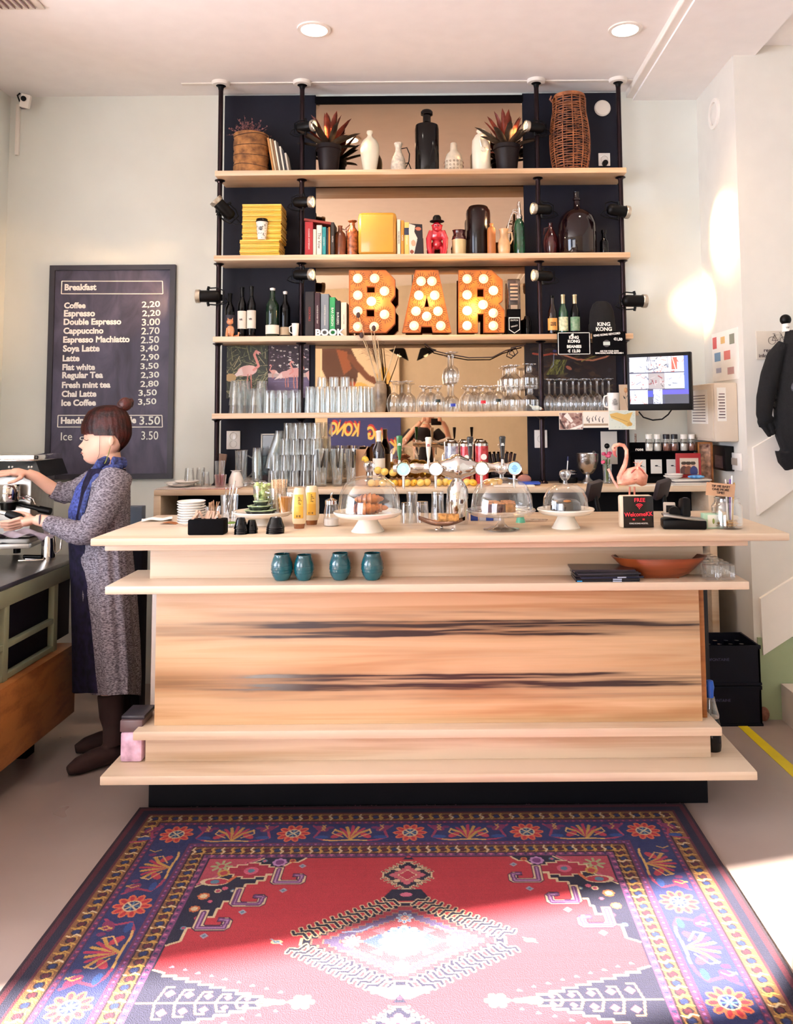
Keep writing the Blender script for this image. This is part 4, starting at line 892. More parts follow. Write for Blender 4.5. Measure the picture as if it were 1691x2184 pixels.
pot('bottle', [(0, 0), (0.95, 0), (1, 0.02), (1, 0.78), (0.8, 0.86), (0.42, 0.90), (0.40, 0.96), (0.5, 0.98), (0.45, 1.0), (0, 1.0)], mat('orange_clay', 'b06a34', 0.45, var=0.1), 'slim orange clay bottle leaning against the tall dark crock', 'bottle', 1039, 1057, 477, Z2, y=4.87)
t, w_, h = potT('jug', 'round cream and brown jug with a ring handle beside the clay bottle', 'jug', 1061, 1088, 489, Z2, 4.88)
lpart(t, 'body', [(0, 0), (0.75, 0), (0.95, 0.12), (1, 0.35), (0.9, 0.52), (0.62, 0.68), (0.62, 0.9), (0.8, 1.0), (0.7, 1.0), (0.5, 0.9), (0, 0.9)], mat('jug_cream', 'dcae7c', 0.3, coat=0.5, var=0.25, scale=12), w_, h); handle(t, [(w_*0.3, -0.005, h*0.86), (w_*0.62, -0.008, h*0.86), (w_*0.66, -0.008, h*0.6), (w_*0.48, -0.005, h*0.42)], 0.005, MATS['jug_cream'])
t, w_, h = potT('siphon_bottle', 'green glass soda siphon with a chrome head on the second shelf', 'siphon', 1095, 1119, 431, Z2, 4.93)
lpart(t, 'glass_body', [(0, 0), (0.95, 0), (1, 0.02), (1, 0.52), (0.85, 0.62), (0.5, 0.68), (0, 0.68)], mat('siphon_green', '0e4a2c', 0.08, coat=1.0, var=0.2, scale=30), w_, h); lpart(t, 'metal_head', [(0.5, 0.68), (0.62, 0.69), (0.62, 0.74), (0.42, 0.78), (0.42, 0.84), (0.3, 0.86), (0.3, 0.96), (0.2, 1.0), (0, 1.0)], CHROME, w_, h)
MB().tube([(0, 0, h*0.80), (-w_*0.5, -0.008, h*0.82), (-w_*0.7, -0.01, h*0.76)], 0.005, 8).make('spout', CHROME, t); MB().tube([(0, 0, h*0.88), (-w_*0.5, 0, h*0.86), (-w_*0.95, 0, h*0.60), (-w_*1.0, 0, h*0.52)], 0.0035, 8).make('lever', CHROME, t)
t, w_, h = potT('jug', 'small round brown jug behind the third pole on the second shelf', 'jug', 1158, 1191, 476, Z2, 4.98)
lpart(t, 'body', [(0, 0), (0.6, 0), (0.85, 0.15), (1, 0.38), (0.9, 0.58), (0.5, 0.78), (0.28, 0.86), (0.26, 0.96), (0.34, 1.0), (0, 1.0)], mat('plum_glaze', '4a1c1e', 0.15, coat=0.8, var=0.2), w_, h); handle(t, [(-w_*0.1, 0, h*0.88), (-w_*0.42, 0, h*0.85), (-w_*0.46, 0, h*0.66)], 0.004, MATS['plum_glaze'])
pot('demijohn', [(0, 0), (0.93, 0.0), (0.99, 0.03), (1.0, 0.30), (0.985, 0.48), (0.88, 0.60), (0.60, 0.69), (0.25, 0.73), (0.17, 0.76), (0.155, 0.86), (0.20, 0.87), (0.20, 0.90), (0.14, 0.91), (0.14, 0.96), (0.16, 1.0), (0, 1.0)], mat('purple_brown_glass', '16070a', 0.05, spec=0.4, coat=0.2, var=0.1), 'large dark brown glass demijohn with a narrow neck, right bay of the second shelf', 'bottle', 1190, 1271, 410, Z2, y=4.93, seg=44)
pot('bottle', [(0, 0), (0.95, 0), (1, 0.02), (1, 0.50), (0.9, 0.58), (0.5, 0.66), (0.48, 0.86), (0.62, 0.88), (0.62, 1.0), (0, 1.0)], DBLACK, 'small black bottle at the right end of the second shelf', 'bottle', 1279, 1297, 491, Z2, y=4.93)
# ================================================================ THIRD SHELF
WLAB = mat('wine_label', 'e6dfd2', 0.7, var=0.05)
FR1, FR2 = 612, 612
t = bottle('squat dark red wine bottle behind the pole at the left end of the third shelf', 480, 500, 625, Z3, 4.90, DBLACK, mat('dark_label', '2a2430', 0.6), BLACK, prof=WINEP, lz=(0.2, 0.5))
G_W = 'wine bottles on the third shelf'
bottle('red wine bottle with a tall white label, left of its twin', 507, 525.5, 612, Z3, 4.90, DBLACK, WLAB, BLACK, group=G_W, lz=(0.17, 0.52), txt='VR', ts=0.30)
bottle('red wine bottle with a tall white label, right of its twin', 527, 545.5, 610, Z3, 4.89, DBLACK, WLAB, BLACK, group=G_W, lz=(0.17, 0.52), txt='VR', ts=0.30)
bottle('green white wine bottle with a silver white capsule and a low cream label', 567, 595, 614, Z3, 4.89, DGREEN, WLAB, PORC, group=G_W, lz=(0.06, 0.24), capz=0.78, neckr=0.30)
bottle('shorter white capped wine bottle beside the white cup', 597, 619, 621, Z3, 4.92, DBLACK, mat('tan_label', 'b8a68a', 0.7), PORC, group=G_W, lz=(0.05, 0.22), capz=0.78, neckr=0.32)
x, w_, h = fit(481, 501, 678, 4.85, Z3); t = thing('ceramic_cat', 'small orange and white ceramic cat figurine at the left end of the third shelf', 'figurine', (x, 4.85, Z3)); q = MB()
q.ball((0, 0.004, h*0.32), h*0.28, (0.75, 0.8, 1.1)); q.ball((-0.001, -0.004, h*0.78), h*0.17, (1, 0.9, 0.9))
for s in (-1, 1): q.cyl((s*h*0.10, -0.002, h*0.88), (s*h*0.13, -0.002, h*1.0), h*0.05, 0.001, 8); q.tube([(s*h*0.13, -0.008, h*0.45), (s*h*0.14, -0.016, h*0.2), (s*h*0.14, -0.018, 0.002)], h*0.065, 8)
q.tube([(h*0.2, 0.01, h*0.05), (h*0.42, 0.0, h*0.08), (h*0.45, 0, h*0.25)], h*0.05, 8); q.make('body', mat('cat_glaze', 'e8cfae', 0.3, coat=0.5, var=0.5, scale=60, color2='c8703c'), t)
t, w_, h = potT('cup', 'small plain white cup between the wine bottles and the second pole', 'cup', 622, 638, 690, Z3, 4.87)
lpart(t, 'body', [(0, 0), (0.75, 0), (0.8, 0.02), (1, 1), (0.94, 1), (0.74, 0.08), (0, 0.08)], PORC, w_, h); handle(t, [(-w_*0.44, 0, h*0.85), (-w_*0.8, 0, h*0.75), (-w_*0.78, 0, h*0.4), (-w_*0.42, 0, h*0.25)], 0.003, PORC)
GB3 = 'bar books on the third shelf'
def B3(*a, **k): return B2(*a, z=Z3, group=GB3, **k)
B3(650.5, 669, 622, '1c1418', 'thick black hardback with red lettering, first bar book beside the second pole', title='COCKTAILS', tm=cmat('b03028'), ts=0.016)
B3(671, 682, 624, '3a1a24', 'dark maroon hardback, second of the bar books', title='NOODLES EVERY DAY', ts=0.011)
B3(684, 701, 627, '7c848c', 'wide grey hardback between the maroon and the green bar books', title='CHRISTMAS COOKING', ts=0.012)
B3(702.5, 714.5, 634, '2f9a5c', 'green hardback with white lettering about bar design', title='BAR DESIGN', ts=0.020)
B3(715.5, 725, 641, '18161c', 'black hardback with white block lettering beside the green book', title='BURGERS', ts=0.018)
B3(727, 739, 645, 'e2d8c2', 'cream white book leaning at the right end of the bar books', title='KOFFIE THEE', tm=cmat('8c8478'), ts=0.010)
t = thing('bookend', 'low white bookend of cut out letters standing in front of the bar books', 'bookend', (M2(703, 4.845, Z3), 4.832, Z3)); me = text_mesh('BOOK', 0.052, ext=0.010, bold=0.0022, width=1.12); o = new_obj('cut_out_letters', me, PORC, t); o.location = (0, 0, 0.0185)
MB().bb(-0.078, 0.078, -0.010, 0.012, 0, 0.002).make('foot_plate', PORC, t, smooth=0)
# marquee letters ---------------------------------------------------
ORG = mat('orange_enamel', 'b05c18', 0.45, var=0.25, scale=10, coat=0.3, color2='cc7a28'); ORGD = mat('dark_orange_edge', 'a2541c', 0.4, var=0.2); DRAY = mat('painted_ray', '5c2a0c', 0.5)
BULB = mat('bulb_glow', 'fff8e8', 0.3, emit='ffe8c0', es=1.7); BULBB = mat('bulb_bright', 'fffaf0', 0.3, emit='fff2d8', es=6.0); DISC = mat('bulb_disc', 'f3dfb8', 0.3, coat=0.5, var=0.04)
def px_poly(pts, y): return [(at(a, b, y).x, at(a, b, y).z) for a, b in pts]
def letter(ch, outer, holes, bulbs, lab, bright=()):
    Y0 = 4.862; P = px_poly(outer, Y0); cx = sum(p[0] for p in P)/len(P); zb = Z3
    t = thing('marquee_letter', lab, 'letter light', (cx, Y0, zb), group='orange light up marquee letters')
    rel = lambda Q: [(a-cx, b-zb) for a, b in Q]
    cu = bpy.data.curves.new('face', 'CURVE'); cu.dimensions = '2D'; cu.fill_mode = 'BOTH'; cu.extrude = 0.004
    def add(Q, grow=0):
        sp = cu.splines.new('POLY'); sp.points.add(len(Q)-1)
        for i, (a, b) in enumerate(Q): sp.points[i].co = (a, b, 0, 1)
        sp.use_cyclic_u = True
    PO = rel(P); PO = [(a, max(0.001, b)) for a, b in PO]; add(PO); HS = [rel(px_poly(hh, Y0)) for hh in holes]
    for hh in HS: add(hh)
    o = bpy.data.objects.new('face', cu); me = bpy.data.meshes.new_from_object(o); bpy.data.objects.remove(o); me.transform(Matrix.Rotation(PI/2, 4, 'X')); me.name = 'face'
    fo = new_obj('face', me, ORG, t); fo.location = (0, 0, 0)
    q = MB()
    for Q in [PO]+HS:
        n = len(Q)
        for i in range(n):
            (a, b), (c, d) = Q[i], Q[(i+1) % n]; L_ = math.hypot(c-a, d-b)
            q.box(((a+c)/2, 0.022, (b+d)/2), (L_+0.004, 0.062, 0.004), rot=Euler((0, -math.atan2(d-b, c-a), 0)).to_matrix())
    q.make('return_edge', ORGD, t, smooth=0)
    B = rel(px_poly(bulbs, Y0)); q = MB(); rd = random.Random(len(ch)+len(bulbs))
    def inside(x_, z_, Q):
        r = False; n = len(Q)
        for i in range(n):
            (a, b), (c, d) = Q[i], Q[(i+1) % n]
            if (b > z_) != (d > z_) and x_ < (c-a)*(z_-b)/(d-b)+a: r = not r
        return r
    def ok(x_, z_): return inside(x_, z_, PO) and not any(inside(x_, z_, hh) for hh in HS)
    for bx, bz in B:
        for k in range(20):
            a = 2*PI*k/20+0.1; r1 = rd.uniform(0.040, 0.056); p2 = (bx+math.cos(a)*r1, bz+math.sin(a)*r1)
            if ok(*p2): r0 = 0.030; q.box(((bx+math.cos(a)*(r0+r1)/2), -0.0046, bz+math.sin(a)*(r0+r1)/2), (r1-r0, 0.0010, 0.0030), rot=Euler((0, -a, 0)).to_matrix())
    o = q.make('painted_rays', DRAY, t, smooth=0); o['kind'] = 'stuff'
    for i, (bx, bz) in enumerate(B):
        d = MB().lathe([(0, 0.004), (0.028, 0.004), (0.0285, 0.006), (0.024, 0.0085), (0.010, 0.006), (0, 0.006)], seg=24, M=Matrix.Rotation(PI/2, 3, 'X')).make('bulb_reflector', DISC, t, loc=(bx, 0, bz))
        e = MB().ball((0, -0.014, 0), 0.012, seg=12).make('bulb', BULBB if i in bright else BULB, d)
    return t
letter('B', [(745, 709), (745, 577), (823, 577), (842, 597), (842, 630), (832, 643), (842, 656), (842, 690), (823, 709)], [[(782, 611), (800, 611), (800, 625), (782, 625)], [(781, 660), (799, 660), (799, 676), (781, 676)]],
       [(763, 594), (799, 594), (820, 621), (763, 630), (792, 643), (763, 664), (820, 671), (763, 697), (798, 697)], 'orange metal letter B studded with glowing bulbs, first of the three light up letters')
letter('A', [(858, 709), (886, 577), (934, 577), (962, 709), (923, 709), (921, 696), (898, 696), (896, 709)], [[(904, 656), (910, 630), (916, 656)]],
       [(898, 600), (921, 600), (893, 630), (927, 630), (887, 664), (934, 664), (910, 675), (883, 695), (940, 695)], 'orange metal letter A studded with glowing bulbs, middle of the three light up letters')
letter('R', [(978, 709), (978, 577), (1048, 577), (1071, 598), (1071, 641), (1063, 648), (1075, 662), (1075, 709), (1032, 709), (1032, 669), (1018, 669), (1018, 709)], [[(1017, 615), (1032, 615), (1032, 634), (1017, 634)]],
       [(996, 595), (1031, 595), (1052, 620), (996, 629), (1030, 650), (996, 663), (1052, 668), (996, 695), (1052, 695)], 'orange metal letter R studded with glowing bulbs, last of the three light up letters', bright=(5, 7))
for px, pz, pw in ((910, 640, 5.0), (800, 640, 4.0), (1010, 655, 8.0)):
    light('marquee_glow', 'POINT', at(px, pz, 4.80), (0, 0, 0), pw*0.22, 'ffcc88', 0.05)
# things right of the letters
t, w_, h = potT('bottle', 'tall square liqueur bottle with embossed pale slats behind the letter R', 'bottle', 1082, 1109, 590, Z3, 5.0)
MB().bb(-w_/2, w_/2, -0.03, 0.03, 0, h*0.95, bevel=0.006).make('glass_body', glass('grey_glass', 'b8aca4', 'ffffff', 0.08, 0.6), t)
q = MB(); [q.bb(-w_*0.3, w_*0.3, -0.034, -0.030, h*(0.60+0.06*i), h*(0.63+0.06*i)) for i in range(5)]; q.make('embossed_slats', mat('slat_cream', 'd8ccb0', 0.5), t, smooth=0); MB().bb(-w_*0.28, w_*0.25, -0.033, -0.030, h*0.36, h*0.52).make('emblem', mat('slat_cream', 'd8ccb0', 0.5), t, smooth=0)
t, w_, h = potT('gift_box', 'black upright box with a white shield emblem beside the letter R', 'box', 1082, 1110, 660, Z3, 4.88)
MB().bb(-w_/2, w_/2, -0.02, 0.04, 0, h, bevel=0.001).make('box_body', BLACKM, t, smooth=0)
q = MB(); q.prism([(-w_*0.42, h*0.68), (w_*0.42, h*0.68), (w_*0.42, h*0.2), (0, h*0.06), (-w_*0.42, h*0.2)], 0.0008); q.make('shield', LETW, t, loc=(0, -0.0210, 0), smooth=0)
q = MB(); q.prism([(-w_*0.38, h*0.64), (w_*0.38, h*0.64), (w_*0.38, h*0.22), (0, h*0.09), (-w_*0.38, h*0.22)], 0.0008); q.make('shield_field', BLACKM, t, loc=(0, -0.0218, 0), smooth=0)
text('DUTCH', 0.013, LETW, t, (0, -0.0225, h*0.56)); text('LEGACY', 0.011, LETW, t, (0, -0.0225, h*0.34), ry=-0.2)
t, w_, h = potT('storage_jar', 'round black glazed pot half behind the third pole on the third shelf', 'pot', 1114, 1134, 672, Z3, 4.97); lpart(t, 'body', [(0, 0), (0.8, 0), (1, 0.3), (0.95, 0.7), (0.5, 0.95), (0, 1)], DBLACK, w_, h)
BEER = [(0, 0), (0.95, 0.0), (1, 0.02), (1, 0.52), (0.9, 0.60), (0.48, 0.74), (0.40, 0.80), (0.38, 0.95)]
GBE = 'small beer bottles in the right bay of the third shelf'
bottle('brown beer bottle with an orange label, nearest the third pole', 1168, 1188, 630, Z3, 4.90, DBROWN, mat('orange_label', 'e0a050', 0.5), BLACK, prof=BEER, lz=(0.12, 0.42), capz=0.93, neckr=0.36, group=GBE, txt='CLUB\nMATE', ts=0.24)
bottle('green beer bottle with a round green and red label, middle of the three', 1191, 1211, 628, Z3, 4.90, mat('bright_green_glass', '12452c', 0.06, coat=1.0, var=0.2), mat('green_label', 'a8c89a', 0.5, var=0.4, scale=50, color2='d8d0b0'), mat('foil_cap', 'c8b890', 0.3, 0.6), prof=BEER, lz=(0.10, 0.44), capz=0.74, neckr=0.38, group=GBE)
bottle('dark beer bottle with a green and white label, rightmost of the three', 1216, 1236, 628, Z3, 4.90, DBLACK, mat('green_label2', 'b8d0b0', 0.5, var=0.4, scale=60, color2='3a6a4a'), mat('foil_cap', 'c8b890', 0.3, 0.6), prof=BEER, lz=(0.10, 0.44), capz=0.74, neckr=0.38, group=GBE)
t, w_, h = potT('knitted_beanie', 'black beanie on display above the signs, with white KING KONG lettering', 'hat', 1256, 1311, 642, Z3, 4.92)
lpart(t, 'crown', [(0, 0), (0.95, 0), (1.0, 0.1), (1.0, 0.45), (0.92, 0.70), (0.7, 0.90), (0.4, 0.985), (0, 1.0)], mat('black_knit', '09090d', 0.95, bump=0.6, bscale=200), w_, h, sy=0.6); lpart(t, 'cuff', [(1.0, 0.0), (1.05, 0.02), (1.06, 0.30), (1.0, 0.33)], MATS['black_knit'], w_, h, sy=0.6)
text('KING\nKONG', 0.031, LETW, t, (0, -w_*0.335, h*0.22), name='lettering', bold=0.0010, width=1.05)
# black and white signs clipped to the board edge
def sign(px0, px1, py0, py1, lab, frame=True):
    a, b = at(px0, py0, 4.80), at(px1, py1, 4.80); w_, h = b.x-a.x, a.z-b.z; t = thing('price_sign', lab, 'sign', ((a.x+b.x)/2, 4.80, (a.z+b.z)/2), group='black price signs on the third shelf')
    MB().bb(-w_/2, w_/2, 0, 0.006, -h/2, h/2).make('board', BLACKM, t, smooth=0)
    if frame:
        q = MB(); f = 0.0035; e = 0.004
        q.bb(-w_/2+e, w_/2-e, -0.001, 0, h/2-e-f, h/2-e).bb(-w_/2+e, w_/2-e, -0.001, 0, -h/2+e, -h/2+e+f).bb(-w_/2+e, -w_/2+e+f, -0.001, 0, -h/2+e, h/2-e).bb(w_/2-e-f, w_/2-e, -0.001, 0, -h/2+e, h/2-e); q.make('white_border', LETW, t, smooth=0)
    return t, w_, h
t, w_, h = sign(1188, 1260, 708, 757, 'black sign with a white border advertising beanies for 12.50')
text('KING\nKONG', 0.024, LETW, t, (0, -0.001, h*0.17), bold=0.0010); text('BEANIES', 0.023, LETW, t, (0, -0.001, -h*0.14), bold=0.0010); text('€ 12.50', 0.023, LETW, t, (0, -0.001, -h*0.33), bold=0.0010)
q = MB(); q.prism([(-0.02, 0.048), (-0.013, 0.052), (-0.008, 0.060), (0.002, 0.063), (0.004, 0.056), (0.002, 0.048)], 0.001); q.make('emblem', LETW, t, loc=(-0.005, -0.001, -0.004), smooth=0)
t, w_, h = sign(1263, 1335, 707, 758, 'black sign with keycord price 1,50 at the right end of the third shelf', False)
text('KING KONG KEYCORD', 0.0165, LETW, t, (-0.012, -0.001, h*0.37), ry=-0.09, bold=0.0006, width=0.9); text('€1,50', 0.021, LETW, t, (w_*0.27, -0.001, h*0.17), ry=0.05, bold=0.0010); text('ASK FOR YOUR OWN\nKING KONG HOSTEL KEYCORD !', 0.0125, LETW, t, (0, -0.001, -h*0.36), bold=0.0005, width=0.88)
q = MB(); q.lathe([(0, 0), (0.021, 0), (0.021, 0.001), (0, 0.001)], seg=28, M=Matrix.Rotation(PI/2, 3, 'X')); q.make('round_badge', mat('badge_grey', '4a4648', 0.6), t, loc=(-0.015, 0, 0.0)); MB().bb(-0.02, 0.02, 0, 0.001, -0.010, 0.010, bevel=0.0003).make('badge_panel', mat('badge_teal', 'cfd8cf', 0.6), t, loc=(-0.015, -0.002, 0), smooth=0)
# ================================================================ pictures on the navy boards between shelves 3 and 4
def picture(name, cv, px, py, y, lab, cat='picture', m=None, t_=0.004, group=None, rot=(0, 0, 0)):
    a = at(px, py, y); t = new_obj(name, cv.mesh(name, t=t_), m or PRINT); t.location = a; t.rotation_euler = rot; return tag(t, lab, cat, group)
zT = at(520, 733, 5.06).z; zB = 1.72; hP = zT-zB; a, b, c_ = at(483, 800, 5.06).x, at(571, 800, 5.06).x, at(660, 800, 5.06).x
def fl(cv, x, y, s, col='f0c0b8', flip=1):
    """painted flamingo with its feet at (x, y), s = height"""
    f = flip; cv.ell(x, y-s*0.48, s*0.26, s*0.14, col, rot=-0.15*f); cv.poly([(x-f*s*0.15, y-s*0.55), (x-f*s*0.44, y-s*0.28), (x-f*s*0.1, y-s*0.38)], 'f6dcd4')
    cv.line([(x+f*s*0.17, y-s*0.50), (x+f*s*0.30, y-s*0.60), (x+f*s*0.24, y-s*0.76), (x+f*s*0.18, y-s*0.90), (x+f*s*0.23, y-s*0.99), (x+f*s*0.30, y-s*0.95)], s*0.065, 'e8988c'); cv.ell(x+f*s*0.30, y-s*0.94, s*0.05, s*0.04, 'f0b8b0'); cv.line([(x+f*s*0.32, y-s*0.93), (x+f*s*0.35, y-s*0.86)], s*0.035, '2a1a20')
    cv.line([(x+f*s*0.02, y-s*0.38), (x, y-s*0.18), (x+f*s*0.02, y)], s*0.03, 'd88878'); cv.line([(x+f*s*0.10, y-s*0.38), (x+f*s*0.11, y)], s*0.03, 'd88878')
cv = Canvas(b-a, hP, 130, 190, '2c3024'); rd = random.Random(4)
for i in range(170):
    x0, y0 = rd.uniform(0, cv.w), rd.uniform(0, cv.h); an = rd.uniform(0, 2*PI); L_ = rd.uniform(0.03, 0.10); cv.line([(x0, y0), (x0+math.cos(an)*L_, y0+math.sin(an)*L_)], rd.uniform(0.002, 0.005), rd.choice(['6c7250', '8c8c64', '484c34', 'b0a47c', '1c2018']))
fl(cv, cv.w*0.50, cv.h*0.83, 0.235); cv.ell(cv.w*0.10, cv.h*0.62, 0.035, 0.025, 'c0a070')
picture('flamingo_photograph', cv, (483+571)/2, 0, 5.062, 'photograph of a single pale pink flamingo before palm leaves, behind the left glasses', group='flamingo photographs').location = ((a+b)/2, 5.062, zB)
cv = Canvas(c_-b-0.003, hP, 130, 190, '3a2632')
for i in range(120): cv.ell(rd.uniform(0, cv.w), rd.uniform(0, cv.h*0.5), rd.uniform(0.002, 0.010), rd.uniform(0.002, 0.006), rd.choice(['d8ccc4', '86707c', '1c1420', 'f0e8e0', '5a4654']))
cv.rect(0, cv.h*0.55, cv.w, cv.h*0.62, 'c8b0a8'); cv.rect(0, cv.h*0.62, cv.w, cv.h, '6a5a78')
for i in range(60): cv.line([(rd.uniform(0, cv.w), y_ := rd.uniform(cv.h*0.62, cv.h)), (rd.uniform(0, cv.w), y_)], 0.0015, rd.choice(['8478a0', '4c4062', 'a89cb8']), 0.5)
fl(cv, cv.w*0.62, cv.h*0.82, 0.20, 'e8a8a0'); fl(cv, cv.w*0.42, cv.h*0.80, 0.16, 'eab4ac', 1); fl(cv, cv.w*0.14, cv.h*0.64, 0.085, 'e4aca0', -1); cv.poly([(cv.w*0.9, cv.h*0.55), (cv.w, cv.h*0.7), (cv.w, cv.h*0.5)], 'e8b0a8')
picture('flamingo_photograph', cv, 600, 0, 5.061, 'photograph of several flamingos wading in purple water, beside the second pole', group='flamingo photographs').location = ((b+c_)/2, 5.061, zB)
a, b = at(1120, 800, 5.06).x, at(1314, 800, 5.06).x; zT = at(1200, 733, 5.06).z; cv = Canvas(b-a, zT-1.72, 220, 170, '1c0f12')
for i in range(150):
    x0, y0 = rd.uniform(0, cv.w), rd.uniform(0, cv.h); cv.ell(x0, y0, rd.uniform(0.01, 0.045), rd.uniform(0.004, 0.018), rd.choice(['2c1614', '3c2418', '140a10', '4a3020', '24202a', '50402a']), 0.7, rot=rd.uniform(-0.8, 0.8))
for i in range(26): cv.line([(rd.uniform(0.17, 0.26), 0.10), (rd.uniform(0.13, 0.24), 0.19)], 0.004, rd.choice(['6a6a2c', '8a8a44', '4c4c20']))
cv.line([(0.10, 0.075), (0.16, 0.062), (0.24, 0.07), (0.32, 0.098), (0.42, 0.105), (0.50, 0.085), (0.54, 0.06)], 0.010, 'c07a5c'); cv.line([(0.05, 0.06), (0.12, 0.07), (0.17, 0.062)], 0.012, 'a0402c'); cv.line([(0.18, 0.065), (0.175, 0.13), (0.16, 0.15)], 0.005, '8c90a8'); cv.ell(0.185, 0.045, 0.012, 0.008, '3a3a70'); cv.ell(0.27, 0.15, 0.02, 0.01, 'a05a48', rot=0.5); cv.line([(0.35, 0.11), (0.45, 0.07)], 0.006, '8a8040')
o = picture('jungle_painting', cv, 1200, 0, 5.062, 'dark jungle painting with a pale branch behind the right bay of glasses'); o.location = ((a+b)/2, 5.062, 1.72)
# cable loop under the third shelf
P = [(905, 733), (925, 748), (950, 754), (1000, 763), (1050, 762), (1078, 748), (1100, 742), (1104, 752), (1096, 760), (1086, 755), (1090, 742), (1120, 735)]
tag(MB().tube([at(a, b, 4.98+0.01*math.sin(i)) for i, (a, b) in enumerate(P)], 0.0035, 6).make('cable', mat('brown_cable', '3a2424', 0.5)), 'thin dark cable hanging in a loop under the third shelf', 'cable')

# ================================================================ GLASSWARE
def g_tumbler(name, w_, h, m=GL, flute=0.0, nf=0, taper=0.86, inv=False):
    r = w_/2; p = [(0, 0), (r*taper*0.98, 0), (r*taper, 0.004), (r*(taper+(1-taper)*0.5), h*0.5), (r, h), (r*0.94, h), (r*(taper*0.9+(1-taper)*0.5), h*0.5), (r*taper*0.86, h*0.12), (0, h*0.12)]
    if inv: p = [(a, h-b) for a, b in p]
    return MB().lathe(p, seg=22, flute=flute, nf=nf).make(name, m)
def g_stem(name, w_, h, kind='wine', m=GL):
    """stemmed glass standing upside down on its rim"""
    r = w_/2
    if kind == 'wine': p = [(r*0.80, 0), (r*0.96, h*0.12), (r*1.0, h*0.28), (r*0.92, h*0.42), (r*0.60, h*0.56), (r*0.18, h*0.63), (r*0.11, h*0.70), (r*0.11, h*0.90), (r*0.3, h*0.96), (r*0.78, h*0.985), (r*0.78, h), (0, h)]
    elif kind == 'balloon': p = [(r*0.72, 0), (r*0.92, h*0.14), (r*1.0, h*0.34), (r*0.9, h*0.56), (r*0.5, h*0.72), (r*0.18, h*0.78), (r*0.15, h*0.90), (r*0.62, h*0.97), (r*0.62, h), (0, h)]
    elif kind == 'tall': p = [(r*0.95, 0), (r*1.0, h*0.05), (r*0.98, h*0.45), (r*0.45, h*0.62), (r*0.3, h*0.66), (r*0.36, h*0.72), (r*0.3, h*0.9), (r*0.8, h*0.97), (r*0.8, h), (0, h)]
    else: p = [(r*0.84, 0), (r*1.0, h*0.18), (r*0.95, h*0.33), (r*0.72, h*0.45), (r*0.30, h*0.52), (r*0.17, h*0.56), (r*0.17, h*0.92), (r*0.8, h*0.985), (r*0.8, h), (0, h)]
    return MB().lathe(p, seg=24).make(name, m)
def place_row(proto, spots, lab, cat, group):
    for i, (x, y, z) in enumerate(spots):
        l = lab(i) if callable(lab) else lab
        if i == 0 and not proto.get('label'): proto.location = (x, y, z); tag(proto, l, cat, group)
        else: o = clone(proto, (x, y, z), label=l, group=group); o['category'] = cat; o.rotation_euler.z = 0.7*i
G4 = 'drinking glasses on the lowest shelf'
def sx(px, y, z=Z4): return M2(px, y, z)
# left bay: stacked fluted tumblers
wT = sx(525, 4.9)-sx(497, 4.9); hT = 0.098
p1 = g_tumbler('stacking_tumbler', wT*1.05, hT, GLB, 0.02, 12, 0.74, inv=True)
spots = []; labs = []
for ci, (px, y, n) in enumerate(((503, 4.88, 3), (522, 4.95, 3), (545, 4.88, 2), (558, 4.96, 3))):
    for k in range(n): spots.append((sx(px, y), y, Z4+k*0.048)); labs.append('%s of the fluted stacking tumblers in the %s stack from the left pole' % (['bottom', 'second', 'third'][k], ORD[ci]))
place_row(p1, spots, lambda i: labs[i], 'glass', G4)
p2 = g_tumbler('highball_glass', (sx(585, 4.9)-sx(560, 4.9)), 0.135, GLB, 0.0, 0, 0.9, inv=True); spots = [(sx(px, y), y, Z4) for px, y in ((574, 4.87), (588, 4.95), (602, 4.88), (616, 4.96), (630, 4.865))]
place_row(p2, spots, lambda i: '%s upturned highball glass right of the stacking tumblers, left of the second pole' % ORD[i], 'glass', G4)
# middle bay left: slim long drink glasses, two depths, some stacked
p3 = g_tumbler('long_drink_glass', (sx(690, 4.9)-sx(668, 4.9)), 0.155, GLB, 0.015, 10, 0.82, inv=True); spots = [(sx(px, y), y, Z4+dz) for px, y, dz in ((660, 4.87, 0), (668, 4.96, 0), (682, 4.87, 0), (693, 4.96, 0), (703, 4.87, 0), (716, 4.96, 0), (726, 4.87, 0), (740, 4.96, 0), (750, 4.87, 0), (764, 4.95, 0), (774, 4.87, 0), (790, 4.96, 0))]
place_row(p3, spots, lambda i: ('%s tall clear long drink glass from the second pole, %s row' % (ORD[i//2], ['front', 'back'][i % 2])), 'glass', G4)
p4 = g_tumbler('long_drink_glass', (sx(690, 4.9)-sx(670, 4.9)), 0.06, GLB, 0.0, 0, 0.95, inv=True); place_row(p4, [(sx(686, 4.965), 4.965, Z4+0.156), (sx(712, 4.965), 4.965, Z4+0.156), (sx(736, 4.965), 4.965, Z4+0.156)], lambda i: '%s short glass stacked on the back row of long drink glasses' % ORD[i], 'glass', G4)
